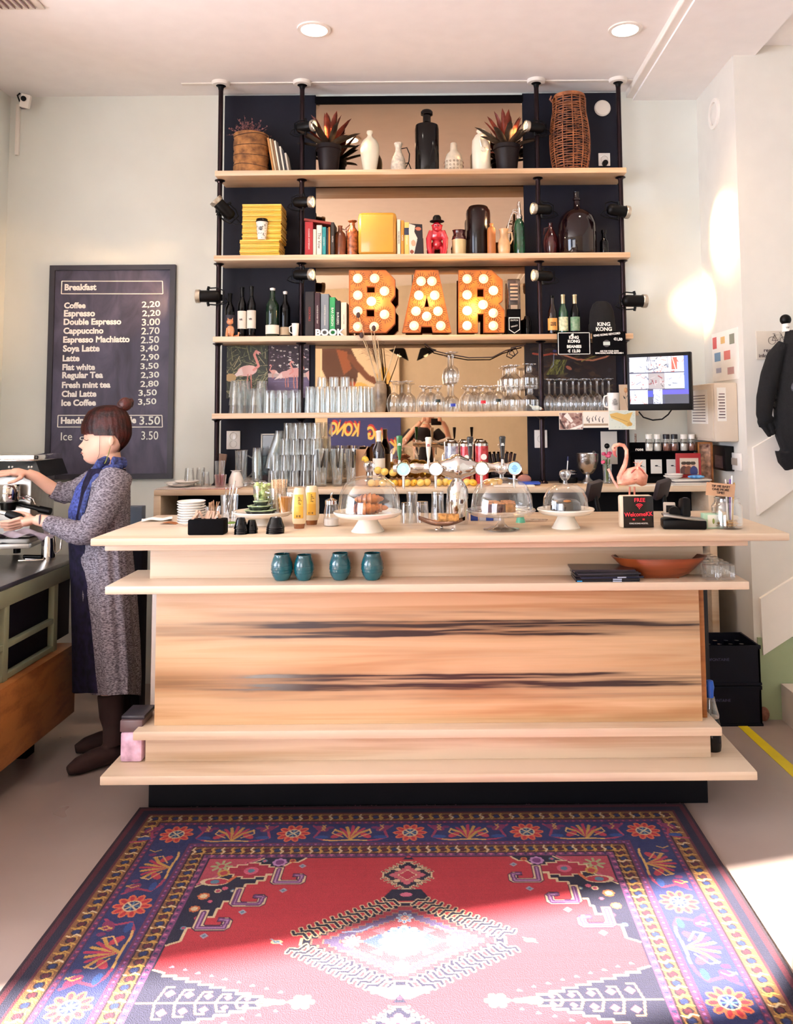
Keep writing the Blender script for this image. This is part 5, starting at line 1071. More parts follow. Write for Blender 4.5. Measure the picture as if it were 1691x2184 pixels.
# middle: stemmed glasses
def stem_row(name, kind, w_, h, items, labf):
    p = g_stem(name, w_, h, kind); place_row(p, [(sx(px, y, Z4), y, Z4+dz) for px, y, dz in items], labf, 'glass', G4)
u = (sx(900, 4.9)-sx(800, 4.9))/100
stem_row('wine_glass', 'wine', 31*u, 0.185, ((840, 4.88, 0), (871, 4.88, 0), (857, 4.98, 0)), lambda i: ['clear wine glass upside down just right of the feather vase', 'clear wine glass upside down, second right of the feather vase', 'clear wine glass upside down behind the two beside the feather vase'][i])
stem_row('beer_glass', 'balloon', 31*u, 0.155, ((903, 4.88, 0), (934, 4.88, 0), (998, 4.88, 0), (1030, 4.88, 0), (1062, 4.88, 0), (918, 4.98, 0), (1012, 4.98, 0), (1045, 4.98, 0)), lambda i: ['balloon beer glass with a faint red print, upside down left of centre', 'balloon beer glass with a dark print, upside down beside the centre stack', 'balloon beer glass upside down just right of the centre stack', 'balloon beer glass with a red printed badge, upside down', 'balloon beer glass with a dark badge, upside down near the tulip glasses', 'balloon beer glass in the back row, left of the centre stack', 'balloon beer glass in the back row, right of the centre stack', 'balloon beer glass in the back row behind the one with a dark badge'][i])
stem_row('tall_stem_glass', 'other', 30*u, 0.178, ((966, 4.89, 0), (966, 4.89, 0.178), (957, 4.98, 0), (958, 4.98, 0.178)), lambda i: ['lower tall stemmed glass with a blue print in the centre stack', 'upper tall stemmed glass of the centre stack, reaching highest', 'lower glass behind the centre stack', 'upper glass behind the centre stack'][i])
stem_row('tulip_glass', 'tall', 36*u, 0.150, ((1098, 4.89, 0), (1096, 4.89, 0.125), (1086, 4.98, 0), (1084, 4.98, 0.125), (1131, 4.86, 0), (1130, 4.86, 0.130)), lambda i: ['lower tulip glass left of the third pole', 'upper tulip glass stacked left of the third pole', 'lower tulip glass in the back row left of the third pole', 'upper tulip glass in the back row left of the third pole', 'lower tulip glass directly beside the third pole', 'upper tulip glass directly beside the third pole'][i])
cz = Z4+0.05
for px, col, nm in ((1031, 'c02028', 'red_print'), (967, '24308c', 'blue_print'), (1063, '1c3028', 'dark_print'), (905, 'c86050', 'faint_print'), (936, '26302c', 'dark_print')):
    pass
# right bay
stem_row('goblet', 'other', 27*u, 0.190, tuple((1172+25.5*i, 4.89, 0) for i in range(6))+tuple((1184+25.5*i, 4.985, 0) for i in range(5)), lambda i: ('%s upturned goblet from the third pole in the front row of the right bay' % ORD[i]) if i < 6 else ('%s upturned goblet from the third pole in the back row of the right bay' % ORD[i-6]))
# printed badges on four of the beer glasses
for px, y, col, lab in ((1030, 4.88, 'c8202c', 0.046), (966, 4.89, '2838a0', 0.03), (1062, 4.88, '1c2c28', 0.055), (934, 4.88, '26302c', 0.055)):
    c = None
    for o in [o for o in COL.objects if o.name.startswith(('beer_glass', 'tall_stem_glass')) and abs(o.location.x-sx(px, y)) < 1e-4 and o.location.z < Z4+0.01 and abs(o.location.y-y) < 1e-3]:
        q = MB(); r = 15.5*u; q.grid(lambda a, b: Vector((math.sin((a-0.5)*0.7)*r*1.01, -math.cos((a-0.5)*0.7)*r*1.01, lab+b*0.018)), 6, 3); bm = q.make('printed_badge', cmat(col, 0.4), o); bm['label'] = 'coloured print'; bm.rotation_euler = (0, 0, -o.rotation_euler.z)
# vase with reeds and feathers
t, w_, h = potT('feather_vase', 'slim grey brown stoneware vase holding reeds and peacock feathers among the glasses', 'vase', 798, 825, 813, Z4, 4.845)
lpart(t, 'vase_body', [(0, 0), (0.72, 0), (0.80, 0.05), (0.98, 0.5), (1.0, 0.75), (0.85, 0.92), (0.66, 0.95), (0.70, 1.0), (0.6, 1.0), (0.55, 0.9), (0, 0.88)], mat('stoneware', '6a5642', 0.4, var=0.3, scale=14, coat=0.2, color2='97826a'), w_, h)
for (pa, pb, feather) in (((771, 715), (806, 815), 1), ((790, 700), (809, 815), 0), ((797, 722), (811, 815), 0), ((805, 722), (813, 815), 0), ((843, 738), (818, 815), 0), ((764, 672), (803, 815), 1), ((797, 700), (808, 815), 1)):
    A, B_ = at(*pa, 4.80)-t.location, at(*pb, 4.845)-t.location
    MB().tube([B_, B_.lerp(A, 0.5)+Vector((0.003, 0, 0)), A], [0.0035, 0.003, 0.0018], 6).make('reed', mat('dry_reed', 'c8ae8a', 0.7, var=0.2), t)
    if feather:
        q = MB(); rd = random.Random(pa[0])
        for k in range(40):
            s_ = k/40; b0 = B_.lerp(A, 0.55+0.45*s_); sd_ = 1 if k % 2 else -1; L_ = 0.03+0.03*rd.random(); q.tube([b0, b0+Vector((sd_*L_*0.6, 0.004, L_*0.35)), b0+Vector((sd_*L_, 0.006, L_*0.2))], 0.0006, 3, cap=False)
        o = q.make('feather_barbs', mat('feather_brown', '5a3424', 0.7), t); o['kind'] = 'stuff'
        e = MB().ball((0, 0, 0), 0.014, (0.9, 0.25, 1.3), 14).make('feather_eye', mat('feather_eye', '3a1c18', 0.5), t, loc=A)
# cup, card, bird at the right end
t, w_, h = potT('mug', 'white mug with small black printed lines, right end of the lowest shelf', 'mug', 1295, 1322, 838, Z4, 4.84)
lpart(t, 'body', [(0, 0), (0.9, 0), (0.94, 0.02), (1, 1), (0.94, 1), (0.88, 0.08), (0, 0.08)], PORC, w_, h); handle(t, [(-w_*0.46, 0, h*0.86), (-w_*0.72, 0, h*0.80), (-w_*0.80, 0, h*0.5), (-w_*0.70, 0, h*0.22), (-w_*0.46, 0, h*0.18)], 0.005, PORC)
text('LIFE\nIS TOO\nSHORT\nFOR BAD\nCOFFEE', 0.0085, LETB, t, (0, -w_*0.495, h*0.47))
x, w_, h = fit(1320, 1347, 820, 4.825, Z4); cv = Canvas(w_, h, 50, 90, 'cdb79c'); cv.ell(w_*0.55, h*0.22, 0.012, 0.015, 'b8865c'); cv.ell(w_*0.5, h*0.20, 0.008, 0.010, 'd0a478'); cv.line([(w_*0.5, h*0.28), (w_*0.46, h*0.55), (w_*0.62, h*0.9)], 0.0012, '4a4038'); cv.poly([(w_*0.3, h*0.42), (w_*0.42, h*0.48), (w_*0.48, h*0.56), (w_*0.36, h*0.54)], '1a1c20'); cv.poly([(w_*0.8, h*0.36), (w_*0.62, h*0.44), (w_*0.5, h*0.56)], '2a2c30')
t = new_obj('flower_card', cv.mesh('flower_card', t=0.002), PRINT); t.location = (x+0.002, 4.818, Z4); t.rotation_euler = (-0.08, 0, 0.12); tag(t, 'tan card with a drawn flower leaning beside the white mug', 'card')
p = at(1144, 870, 4.83); t = thing('bird_figurine', 'tiny pale blue ceramic bird in front of the third pole on the lowest shelf', 'figurine', (p.x, 4.83, Z4)); q = MB(); q.ball((-0.002, 0, 0.017), 0.017, (1.5, 0.85, 0.9)); q.ball((0.024, 0, 0.014), 0.009); q.tube([(-0.02, 0, 0.022), (-0.040, 0, 0.036)], [0.007, 0.003], 8); q.make('body', mat('bird_glaze', 'd8e0da', 0.4, var=0.2, scale=60), t); MB().cyl((0.031, -0.002, 0.012), (0.040, -0.004, 0.010), 0.003, 0.001, 8).make('beak', cmat('c87858'), t)
# postcards clipped under the board edge
def postcard(px0, px1, py0, py1, lab, paint, tilt=0.0):
    a, b = at(px0, py0, 4.795), at(px1, py1, 4.795); w_, h = b.x-a.x, a.z-b.z; cv = Canvas(w_, h, 90, 70, 'e8e0d4'); paint(cv); cv.line([(0, 0), (w_, 0), (w_, h), (0, h)], 0.004, 'efe8dc', closed=True)
    t = new_obj('postcard', cv.mesh('postcard', t=0.002), PRINT); t.location = ((a.x+b.x)/2, 4.795, b.z); t.rotation_euler = (0, tilt, 0); tag(t, lab, 'postcard', 'postcards on the edge of the lowest shelf')
def pc1(c):
    rd = random.Random(1); c.rect(0, 0, c.w, c.h, '9c7a70')
    for i in range(40): c.ell(rd.uniform(0, c.w), rd.uniform(0, c.h), 0.012, 0.006, rd.choice(['6c3c38', 'b89890', '4a2a2c', 'e8dcd4']), 0.7, rot=rd.random()*3)
    c.poly([(c.w*0.35, 0), (c.w*0.6, c.h*0.5), (c.w*0.5, c.h*0.6), (c.w*0.2, c.h*0.2)], 'ece2da'); c.line([(0.0, c.h*0.4), (c.w*0.2, c.h*0.9)], 0.012, '3a2426'); c.line([(c.w*0.5, c.h), (c.w, c.h*0.75)], 0.014, 'f0e8e0')
def pc2(c):
    c.rect(0, c.h*0.75, c.w, c.h*0.88, 'a89078')
    for i, (u, v) in enumerate(((0.15, 0.4), (0.22, 0.5), (0.36, 0.42), (0.48, 0.36), (0.62, 0.45), (0.76, 0.5))): c.line([(c.w*u, c.h*v), (c.w*(u+0.02), c.h*(v+0.18))], 0.005, '1c1a20'); c.line([(c.w*u, c.h*v), (c.w*(u+0.05), c.h*(v-0.12))], 0.003, '2c2a30')
def pc3(c):
    rd = random.Random(2); c.rect(0, 0, c.w, c.h, 'd4dcd0'); 
    for i in range(50): x_, y_ = rd.uniform(0, c.w), rd.uniform(0, c.h); c.line([(x_, y_), (x_+0.008, y_-0.002)], 0.0012, '8fa8a4')
    c.poly([(c.w*0.05, c.h*0.2), (c.w*0.3, c.h*0.12), (c.w*0.6, c.h*0.22), (c.w*0.9, c.h*0.10), (c.w*0.78, c.h*0.5), (c.w*0.85, c.h*0.75), (c.w*0.7, c.h*0.85), (c.w*0.5, c.h*0.65), (c.w*0.1, c.h*0.4)], 'd8b468'); c.ell(c.w*0.78, c.h*0.72, 0.015, 0.012, 'c89c50'); c.line([(c.w*0.1, c.h*0.3), (c.w*0.7, c.h*0.6)], 0.002, '8a6a3c')
postcard(1192, 1243, 880, 916, 'brown photo postcard, leftmost of the three under the lowest shelf', pc1); postcard(1243, 1298, 878, 912, 'white postcard with tiny black figures, middle of the three', pc2); postcard(1297, 1356, 875, 916, 'island map postcard, rightmost of the three under the lowest shelf', pc3)
# ================================================================ THINGS ON THE BACK COUNTER
def onz(px, py, z): return atz(px, py, z)
ZB_ = BCZ
# tea towel with red check edge
x0, x1 = M2(340, 4.75, ZB_), M2(515, 4.75, ZB_)
cv = Canvas(x1-x0, 0.24, 120, 40, 'cfc4bc')
for i in range(40): cv.rect(i*0.013, 0.215, i*0.013+0.0065, 0.24, 'a8323c' if i > 10 else 'd8d0cc'); cv.rect(i*0.013, 0.20, i*0.013+0.0065, 0.205, '8a3a44')
t = new_obj('tea_towel', cv.mesh('tea_towel', 'xy', 0.003), PRINT); t.location = ((x0+x1)/2, 4.89, ZB_+0.004); tag(t, 'pale tea towel with a red check border under the drying dishes', 'towel')
# drying dishes
def plate(name, x, y, z, r, lab, group=None, tilt=(0, 0), m=PORC):
    o = MB().lathe([(0, 0.003), (r*0.6, 0.003), (r*0.62, 0), (r*0.66, 0.001), (r, 0.014), (r*0.98, 0.0165), (r*0.64, 0.006), (0, 0.006)], seg=40).make(name, m); o.location = (x, y, z); o.rotation_euler = (tilt[0], tilt[1], 0); return tag(o, lab, 'plate', group)
for i, (px, dy, dz) in enumerate(((385, 4.80, 0.006), (398, 4.82, 0.022), (378, 4.90, 0.006))): plate('plate', M2(px, dy, ZB_), dy, ZB_+dz, 0.075, ['white saucer on the tea towel, lower of two near the counter end', 'white saucer lying on top of the other on the tea towel', 'white saucer at the back of the tea towel'][i], 'white saucers on the tea towel')
def GG(proto, px, py_top, y, w_px, lab, inv=False, name='drinking_glass', taper=0.86, m=GL, z=ZB_+0.004, cat='glass', group='glasses drying on the back counter', **k):
    x, w_, h = fit(px-w_px/2, px+w_px/2, py_top, y, z); o = g_tumbler(name, w_, h, m, inv=inv, taper=taper, **k); o.location = (x, y, z); return tag(o, lab, cat, group)
GG(0, 404, 998, 4.86, 24, 'round clear glass drying at the left end of the tea towel', inv=True, taper=0.7); GG(0, 428, 997, 4.92, 20, 'second clear glass from the left drying on the tea towel', inv=True); GG(0, 438, 1006, 4.80, 18, 'small clear glass drying in front of the chopping board', inv=True)
GG(0, 469, 983, 4.82, 22, 'tall clear glass standing before the leftmost pole', taper=0.9); GG(0, 470, 1012, 4.74, 26, 'short pink tinted glass below the tall one at the leftmost pole', taper=0.8, m=glass('pink_glass', 'f0dcdc', 'ffffff', 0.08, 0.8))
a, b = at(453, 952, 5.0), at(462, 1020, 4.93); t = MB().box((0, 0, 0.09), (0.055, 0.014, 0.185), bevel=0.005).make('chopping_board', wood('board_timber', '9a7862', '7a5848', '3a2018', axis='Z')); t.location = (b.x-0.005, 4.98, ZB_+0.005); t.rotation_euler = (-0.16, 0.12, 0.1); tag(t, 'narrow brown chopping board leaning behind the leftmost pole', 'chopping board')
x, w_, h = fit(487, 520, 1003, 4.83, ZB_+0.004)
t = thing('milk_jug', 'small white milk jug upside down on the tea towel', 'jug', (x, 4.83, ZB_+0.004)); lpart(t, 'body', [(1.0, 0), (1.0, 0.05), (0.9, 0.5), (0.55, 0.9), (0.5, 0.95), (0, 0.95)], PORC, w_, h); lpart(t, 'foot', [(0.55, 0.93), (0.72, 0.98), (0.72, 1.0), (0, 1.0)], PORC, w_, h)
x, w_, h = fit(501, 528, 960, 4.92, ZB_); t = thing('glass_pitcher', 'clear glass water pitcher below the double wall socket', 'pitcher', (x, 4.92, ZB_)); lpart(t, 'glass_body', [(0, 0), (0.86, 0), (0.9, 0.02), (1, 0.98), (1.06, 1), (0.95, 0.98), (0.84, 0.06), (0, 0.06)], GLB, w_, h); handle(t, [(w_*0.5, 0, h*0.85), (w_*0.95, 0, h*0.75), (w_*0.9, 0, h*0.35), (w_*0.48, 0, h*0.2)], 0.005, GLB)
# cutlery heap and drying bowls
for i, (px, dy, r_) in enumerate(((530, 4.86, 0.052), (548, 4.90, 0.045), (560, 4.80, 0.038))):
    o = MB().lathe([(0, r_*0.9), (r_*0.35, r_*0.9), (r_*0.4, r_*0.82), (r_*0.8, r_*0.55), (r_, 0), (r_*0.95, 0), (r_*0.74, r_*0.5), (0, r_*0.78)], seg=30).make('glass_bowl', GLB); o.location = (M2(px, dy, ZB_), dy, ZB_+0.004+0.0); tag(o, ['upturned glass bowl, largest of the three beside the milk jug', 'upturned glass bowl behind the spoons', 'small upturned glass bowl nearest the tumbler stack'][i], 'bowl', 'upturned glass bowls on the back counter')
rd = random.Random(9)
def spoon(L_, m=CHROME, wide=0.010, name='teaspoon'):
    q = MB(); q.tube([(0, 0, 0), (L_*0.35, 0, 0.003), (L_*0.7, 0, 0.0)], [0.0016, 0.0018, 0.0025], 6, flat=0.6); q.ball((L_*0.85, 0, 0), wide, (1.5, 1.0, 0.35), 12); return q.make(name, m)
sp = spoon(0.12)
for i in range(12):
    o = sp if i == 0 else sp.copy()
    if i: COL.objects.link(o)
    a = rd.uniform(-0.5, 0.9); o.location = (M2(520+rd.uniform(-6, 26), 4.76, ZB_), 4.76+rd.uniform(-0.03, 0.05), ZB_+0.01+i*0.0022); o.rotation_euler = (0, rd.uniform(-0.06, 0.02), a); tag(o, 'steel teaspoon in the heap of cutlery on the tea towel', 'spoon', 'teaspoons heaped on the tea towel')
# framed picture leaning at the wall
x, w_, h = fit(556, 592, 925, 5.03, ZB_); t = thing('framed_print', 'thin white picture frame with a dark print behind the tumbler stack', 'picture frame', (x, 5.03, ZB_)); q = MB(); q.bb(-w_/2, w_/2, 0, 0.012, h-0.008, h).bb(-w_/2, -w_/2+0.008, 0, 0.012, 0, h).bb(w_/2-0.008, w_/2, 0, 0.012, 0, h).bb(-w_/2, w_/2, 0, 0.012, 0, 0.008); q.make('frame', WHITE, t, smooth=0)
cv = Canvas(w_-0.014, h-0.014, 30, 60, '1c1418'); [cv.ell(rd.uniform(0, w_), rd.uniform(0.1, h), 0.02, 0.03, rd.choice(['3a2428', '4c3034', '2a1c20']), rot=rd.random()*3) for _ in range(20)]; o = new_obj('dark_print', cv.mesh('dark_print', t=0.003), PRINTG, t); o.location = (0, 0.006, 0.007)
# tall wobbly stacks of upturned tumblers (4 tiers)
G5 = 'upturned tumblers stacked on the back counter'
x_a, x_b = M2(600, 4.86, ZB_), M2(622, 4.86, ZB_); wS = (x_b-x_a)
tz = [ZB_, at(0, 983, 4.86).z, at(0, 951, 4.86).z]
hS = 0.118; pT = g_tumbler('tumbler', wS*1.02, hS*0.96, GLB, 0.0, 0, 0.86, inv=True)
spots = []; labs = []
tiers = [(0.0, [582, 604, 627, 650, 673]), (0.092, [586, 608, 630, 652, 674]), (0.184, [606, 628, 650, 672]), (0.276, [614, 634, 654, 675])]
nm_t = ['bottom', 'second', 'third', 'top']
for ti, (dz, xs) in enumerate(tiers):
    for k, px in enumerate(xs): spots.append((M2(px, 4.83, ZB_), 4.83, ZB_+dz)); labs.append('%s upturned tumbler from the left in the %s front tier beside the second pole' % (ORD[k], nm_t[ti]))
for ti, (dz, xs) in enumerate(tiers[:3]):
    for k, px in enumerate(xs[:4]): spots.append((M2(px+8, 4.94, ZB_), 4.94, ZB_+dz)); labs.append('%s upturned tumbler from the left in the %s rear tier beside the second pole' % (ORD[k], nm_t[ti]))
hS2 = 0.092; pT.scale = (1, 1, hS2/(hS*0.96)); place_row(pT, spots, lambda i: labs[i], 'glass', G5)
# leaning tower of nested clear cups
pc = g_tumbler('nested_cup', wS*1.1, 0.07, GLB, 0.0, 0, 0.74, inv=True); sp_ = [(M2(545+i*2.6, 4.93, ZB_), 4.93, ZB_+0.0+i*0.017) for i in range(8)]
place_row(pc, [(M2(548, 4.93, ZB_), 4.93, ZB_+i*0.019) for i in range(9)]+[(M2(577+i*2.2, 4.93, ZB_), 4.93, ZB_+0.10+i*0.019) for i in range(9)], lambda i: ('%s nested clear cup from the bottom of the stack beside the picture frame' % ORD[i]) if i < 9 else ('%s nested clear cup from the bottom of the leaning stack beside the tumblers' % ORD[i-9]), 'glass', 'nested clear cups on the back counter')
# cutlery in glasses
for i, (pa, pb, kn) in enumerate(((671, 701, 3), (705, 733, 2), (736, 762, 2))):
    x, w_, h = fit(pa, pb, 957, 4.82, ZB_); y = 4.82
    t = thing('cutlery_glass', ['tall clear glass of black handled knives, first right of the second pole', 'tall clear glass of knives and spoons, middle of the three', 'tall clear glass of forks and knives, next to the brown box'][i], 'cutlery holder', (x, y, ZB_), group='glasses of cutlery on the back counter')
    lpart(t, 'glass', [(0, 0), (0.70, 0), (0.74, 0.02), (1.0, 1.0), (0.95, 1.0), (0.70, 0.06), (0, 0.06)], GLB, w_, h)
    for k in range(kn+4):
        bx, tx = rd.uniform(-0.3, 0.3)*w_, rd.uniform(-0.38, 0.38)*w_; dark = k < kn; hh = h*rd.uniform(0.92, 1.02)
        q = MB(); A, B_ = Vector((bx, rd.uniform(-0.01, 0.01), 0.01)), Vector((tx, rd.uniform(-0.012, 0.012), hh))
        q.tube([A, A.lerp(B_, 0.5)], [0.004, 0.003], 6, flat=0.4); q.make('blade' if dark else 'stem', CHROME, t)
        if dark: MB().tube([A.lerp(B_, 0.5), A.lerp(B_, 0.55), B_], [0.004, 0.0065, 0.0055], 8).make('knife_handle', BLACK, t)
        else: MB().tube([A.lerp(B_, 0.5), B_.lerp(A, 0.1), B_], [0.003, 0.005, 0.003], 8, flat=0.5).make('spoon_handle', CHROME, t)
# brown box and syrup bottle
x, w_, h = fit(757, 781, 956, 4.87, ZB_); t = thing('napkin_box', 'tan cardboard box with an open top beside the cutlery glasses', 'box', (x, 4.87, ZB_), 0.12); CARD = mat('cardboard', 'c49a78', 0.8, var=0.06); q = MB(); q.bb(-w_/2, w_/2, -0.03, 0.06, 0, h*0.97, bevel=0.001); q.make('box_body', CARD, t, smooth=0); MB().box((w_*0.45, -0.01, h*0.95), (0.004, 0.08, 0.05), rot=Euler((0, 0.5, 0)).to_matrix()).make('flap', CARD, t, smooth=0)
t = bottle('dark syrup bottle with a white label standing left of the green tap', 795, 821, 918, ZB_, 4.80, mat('syrup_glass', '1a0a10', 0.06, coat=1.0, var=0.1), WLAB, PORC, lz=(0.12, 0.50), capz=0.80, neckr=0.36, txt='MONIN', ts=0.24)
q = MB(); q.ball((-0.006, -0.0385, 0.075), 0.010, (1, 0.15, 1)).ball((0.010, -0.0375, 0.055), 0.012, (1, 0.15, 0.8)); q.make('printed_fruit', cmat('5c1c34', 0.4), t)
# fruit tray
x0, x1 = M2(782, 4.80, ZB_), M2(1088, 4.80, ZB_)
FZ = ZB_
FR = [('lemon', mat('lemon_peel', 'e8b43a', 0.4, var=0.12, scale=8, bump=0.3, bscale=120), (1.18, 0.92, 0.92), 0.021), ('apple', mat('apple_skin', 'ecc96a', 0.3, coat=0.3, var=0.12, scale=6), (1, 1, 0.92), 0.023), ('orange', mat('orange_peel', 'e09a34', 0.4, var=0.1, bump=0.3, bscale=140), (1, 1, 0.96), 0.021)]
protos = []
for nm, m, sc_, r in FR:
    t = thing(nm, 'x', 'fruit'); MB().ball((0, 0, 0), r, sc_, 20).make('flesh', m, t); MB().cyl((0, -r*0.88, -r*0.1), (0, -r*0.97, -r*0.12), 0.003, 0.002, 8).make('stem_end', cmat('3a2418'), t); protos.append(t)
used = set(); pxs = [792, 803, 816, 829, 841, 853, 868, 882, 897, 911, 936, 950, 962, 996, 1009, 1040, 1052, 1064]
for i, px in enumerate(pxs):
    k = [1, 0, 1, 1, 0, 2, 1, 0, 1, 1, 1, 1, 0, 1, 0, 2, 1, 0][i]; y = 4.74+0.02*(i % 2); loc_ = (M2(px, y, ZB_), y, ZB_+FR[k][3]*0.95)
    lab = '%s %s from the left in the row of fruit behind the beer taps' % (ORD[sum(1 for j in range(i) if [1, 0, 1, 1, 0, 2, 1, 0, 1, 1, 1, 1, 0, 1, 0, 2, 1, 0][j] == k)], FR[k][0])
    if k in used: o = clone(protos[k], loc_, label=lab)
    else: o = protos[k]; used.add(k); o.location = loc_; o['label'] = lab
    o['group'] = 'fruit lying along the back counter'; o.rotation_euler = (0, rd.uniform(-0.6, 0.6), rd.uniform(-1, 1))
for i, (px, py) in enumerate(((806, 1003), (820, 1006), (855, 1001), (838, 1008))):
    o = clone(protos[1], at(px, py, 4.745), label='%s apple lying on top of the fruit row beside the syrup bottle' % ORD[i], group='fruit lying along the back counter')
# bananas / pears pile
for i, (px, py, pz) in enumerate(((885, 1003, 1.1), (900, 1005, 1.2), (786, 985, 0.5))):
    A = at(px, py, 4.79); q = MB(); q.tube([A+Vector((-0.045*math.cos(k/6*2.2-0.2)*-1*pz*0.9-0.03, 0, 0.04*math.sin(k/6*2.4)-0.02)) for k in range(7)], [0.003, 0.011, 0.015, 0.016, 0.015, 0.011, 0.003], 10); tag(q.make('banana', mat('banana_skin', 'e6c04a', 0.45, var=0.1)), ['yellow banana lying on the fruit behind the green tap lens', 'yellow banana beside the second tap lens', 'yellow banana standing behind the glass dome knob'][i], 'fruit', 'bananas on the back counter')
# tins
def tin(px0, px1, pt, y, col, lab, col2):
    t, w_, h = potT('tea_tin', lab, 'tin', px0, px1, pt, ZB_, y, 'round tea tins on the back counter')
    lpart(t, 'tin_body', [(0, 0), (0.98, 0), (0.98, 0.88), (0, 0.88)], mat('tin_'+col, col, 0.25, 0.3, coat=0.5, var=0.35, scale=30, color2=col2), w_, h); lpart(t, 'lid', [(0.98, 0.87), (1.0, 0.87), (1.0, 0.93), (0.7, 0.97), (0.66, 1.0), (0, 1.0)], CHROME, w_, h)
    MB().lathe([(0, 0), (w_*0.22, 0), (w_*0.22, 0.001), (0, 0.001)], seg=20, M=Matrix.Rotation(PI/2, 3, 'X')).make('round_badge', LETW, t, loc=(w_*0.12, -w_*0.50, h*0.62))
tin(948, 978, 939, 4.93, '8a90b0', 'silver blue patterned tea tin, leftmost of the three', 'c8ccd8'); tin(981, 1003, 940, 4.93, 'b02434', 'dark red tea tin in the middle of the three, half behind a black tap handle', 'd85058'); tin(1013, 1042, 939, 4.93, 'b8202c', 'bright red tea tin with a steel lid, rightmost of the three', 'd84c50')
# dark menus fanned in a holder
t = thing('menu_holder', 'fan of dark menu cards standing behind the black tap handle', 'menus', (M2(1073, 4.93, ZB_), 4.93, ZB_))
for i in range(7): MB().box((-0.07+i*0.022, 0.006*i, 0.095), (0.016, 0.004, 0.16), rot=Euler((0, -0.22+0.07*i, 0.3)).to_matrix()).make('menu_card', cmat(['1a1418', '2a1c1e', '1a1418', '3a2428', '1a1418', '4a2c28', '2a1c1e'][i]), t, smooth=0)
MB().bb(-0.075, 0.075, -0.02, 0.05, 0, 0.05, bevel=0.003).make('holder', BLACKM, t)
t = thing('bread_bag', 'small tan paper bag with a roll right of the menus', 'bag', (M2(1118, 4.85, ZB_), 4.85, ZB_)); MB().ball((0, 0, 0.028), 0.028, (1.5, 0.8, 1.0)).make('bag', mat('pink_paper', 'b07868', 0.7, var=0.2, bump=0.8, bscale=30), t)
tag(MB().bb(-0.13, 0.10, -0.10, 0.06, 0, 0.006).make('paper_sheet', PAPER, loc=(M2(1100, 4.76, ZB_), 4.78, ZB_), smooth=0), 'white sheet of paper lying beside the third pole', 'paper'); tag(MB().bb(-0.055, 0.065, -0.05, 0.05, 0, 0.012, bevel=0.001).make('notebook', cmat('2a4cb0'), loc=(M2(1125, 4.82, ZB_), 4.79, ZB_+0.006), smooth=0), 'blue notebook lying on the white paper sheet', 'notebook')
# steel goblet bucket + tongs stand
t, w_, h = potT('ice_bucket', 'hammered steel goblet shaped ice bucket on the back counter', 'ice bucket', 1229, 1276, 967, ZB_, 4.90)
lpart(t, 'bowl', [(0.18, 0.28), (0.5, 0.33), (0.86, 0.52), (0.97, 0.75), (1.0, 1.0), (0.94, 1.0), (0.9, 0.75), (0.5, 0.4), (0, 0.36)], mat('hammered_steel', 'bcb4ac', 0.25, 1.0, var=0.1, bump=0.6, bscale=60), w_, h, 36); lpart(t, 'foot', [(0, 0), (0.58, 0), (0.58, 0.04), (0.30, 0.14), (0.20, 0.22), (0.22, 0.3), (0, 0.3)], STEEL, w_, h, 30); MB().ball((w_*0.3, 0, h*0.98), 0.014, (0.9, 0.5, 1.3)).make('ice_scoop', GLB, t)
t = thing('bar_tool_stand', 'low dark tool stand with an upright steel handle left of the ice bucket', 'bar tools', (M2(1212, 4.93, ZB_), 4.93, ZB_)); MB().lathe([(0, 0), (0.055, 0), (0.055, 0.03), (0, 0.03)], seg=24).make('base', BLACK, t); q = MB(); [q.tube([(math.cos(a)*0.055, math.sin(a)*0.055, z_) for a in [2*PI*k/24 for k in range(25)]], 0.0022, 6, cap=False) for z_ in (0.055, 0.07)]; q.make('wire_rings', CHROME, t); MB().tube([(-0.01, 0, 0.03), (0.0, 0, 0.13)], 0.005, 8).make('handle', STEEL, t); MB().tube([(0.0, 0, 0.13), (0.002, 0, 0.155)], 0.006, 8).make('grip', cmat('222a50'), t)
# flower glass
x, w_, h = fit(1285, 1305, 990, 4.86, ZB_); t = thing('flower_glass', 'glass with pink flowers and stems behind the flamingo', 'vase', (x, 4.86, ZB_)); lpart(t, 'glass', [(0, 0), (0.9, 0), (1, 1), (0.94, 1), (0.86, 0.05), (0, 0.05)], GLB, w_, h); q = MB(); [q.tube([(rd.uniform(-.01, .01), 0, 0.01), (rd.uniform(-.02, .02), rd.uniform(-.01, .01), h*1.25)], 0.002, 5) for _ in range(8)]; o = q.make('stems', cmat('5a7a3a'), t)
for i in range(6): MB().ball((rd.uniform(-0.028, 0.018), rd.uniform(-.015, .015), h*1.1+rd.uniform(0, 0.055)), 0.014, (1, 0.8, 0.8), 10).make('blossom', mat('pink_petal', 'c82858', 0.6, var=0.4, scale=60, color2='e86a8c'), t)
MB().ball((0.004, 0.01, h*1.95), 0.016).make('dark_seed_head', BLACK, t)
MB().tube([(0.004, 0.01, h*0.9), (0.004, 0.01, h*1.9)], 0.002, 5).make('seed_stem', cmat('3a3024'), t)
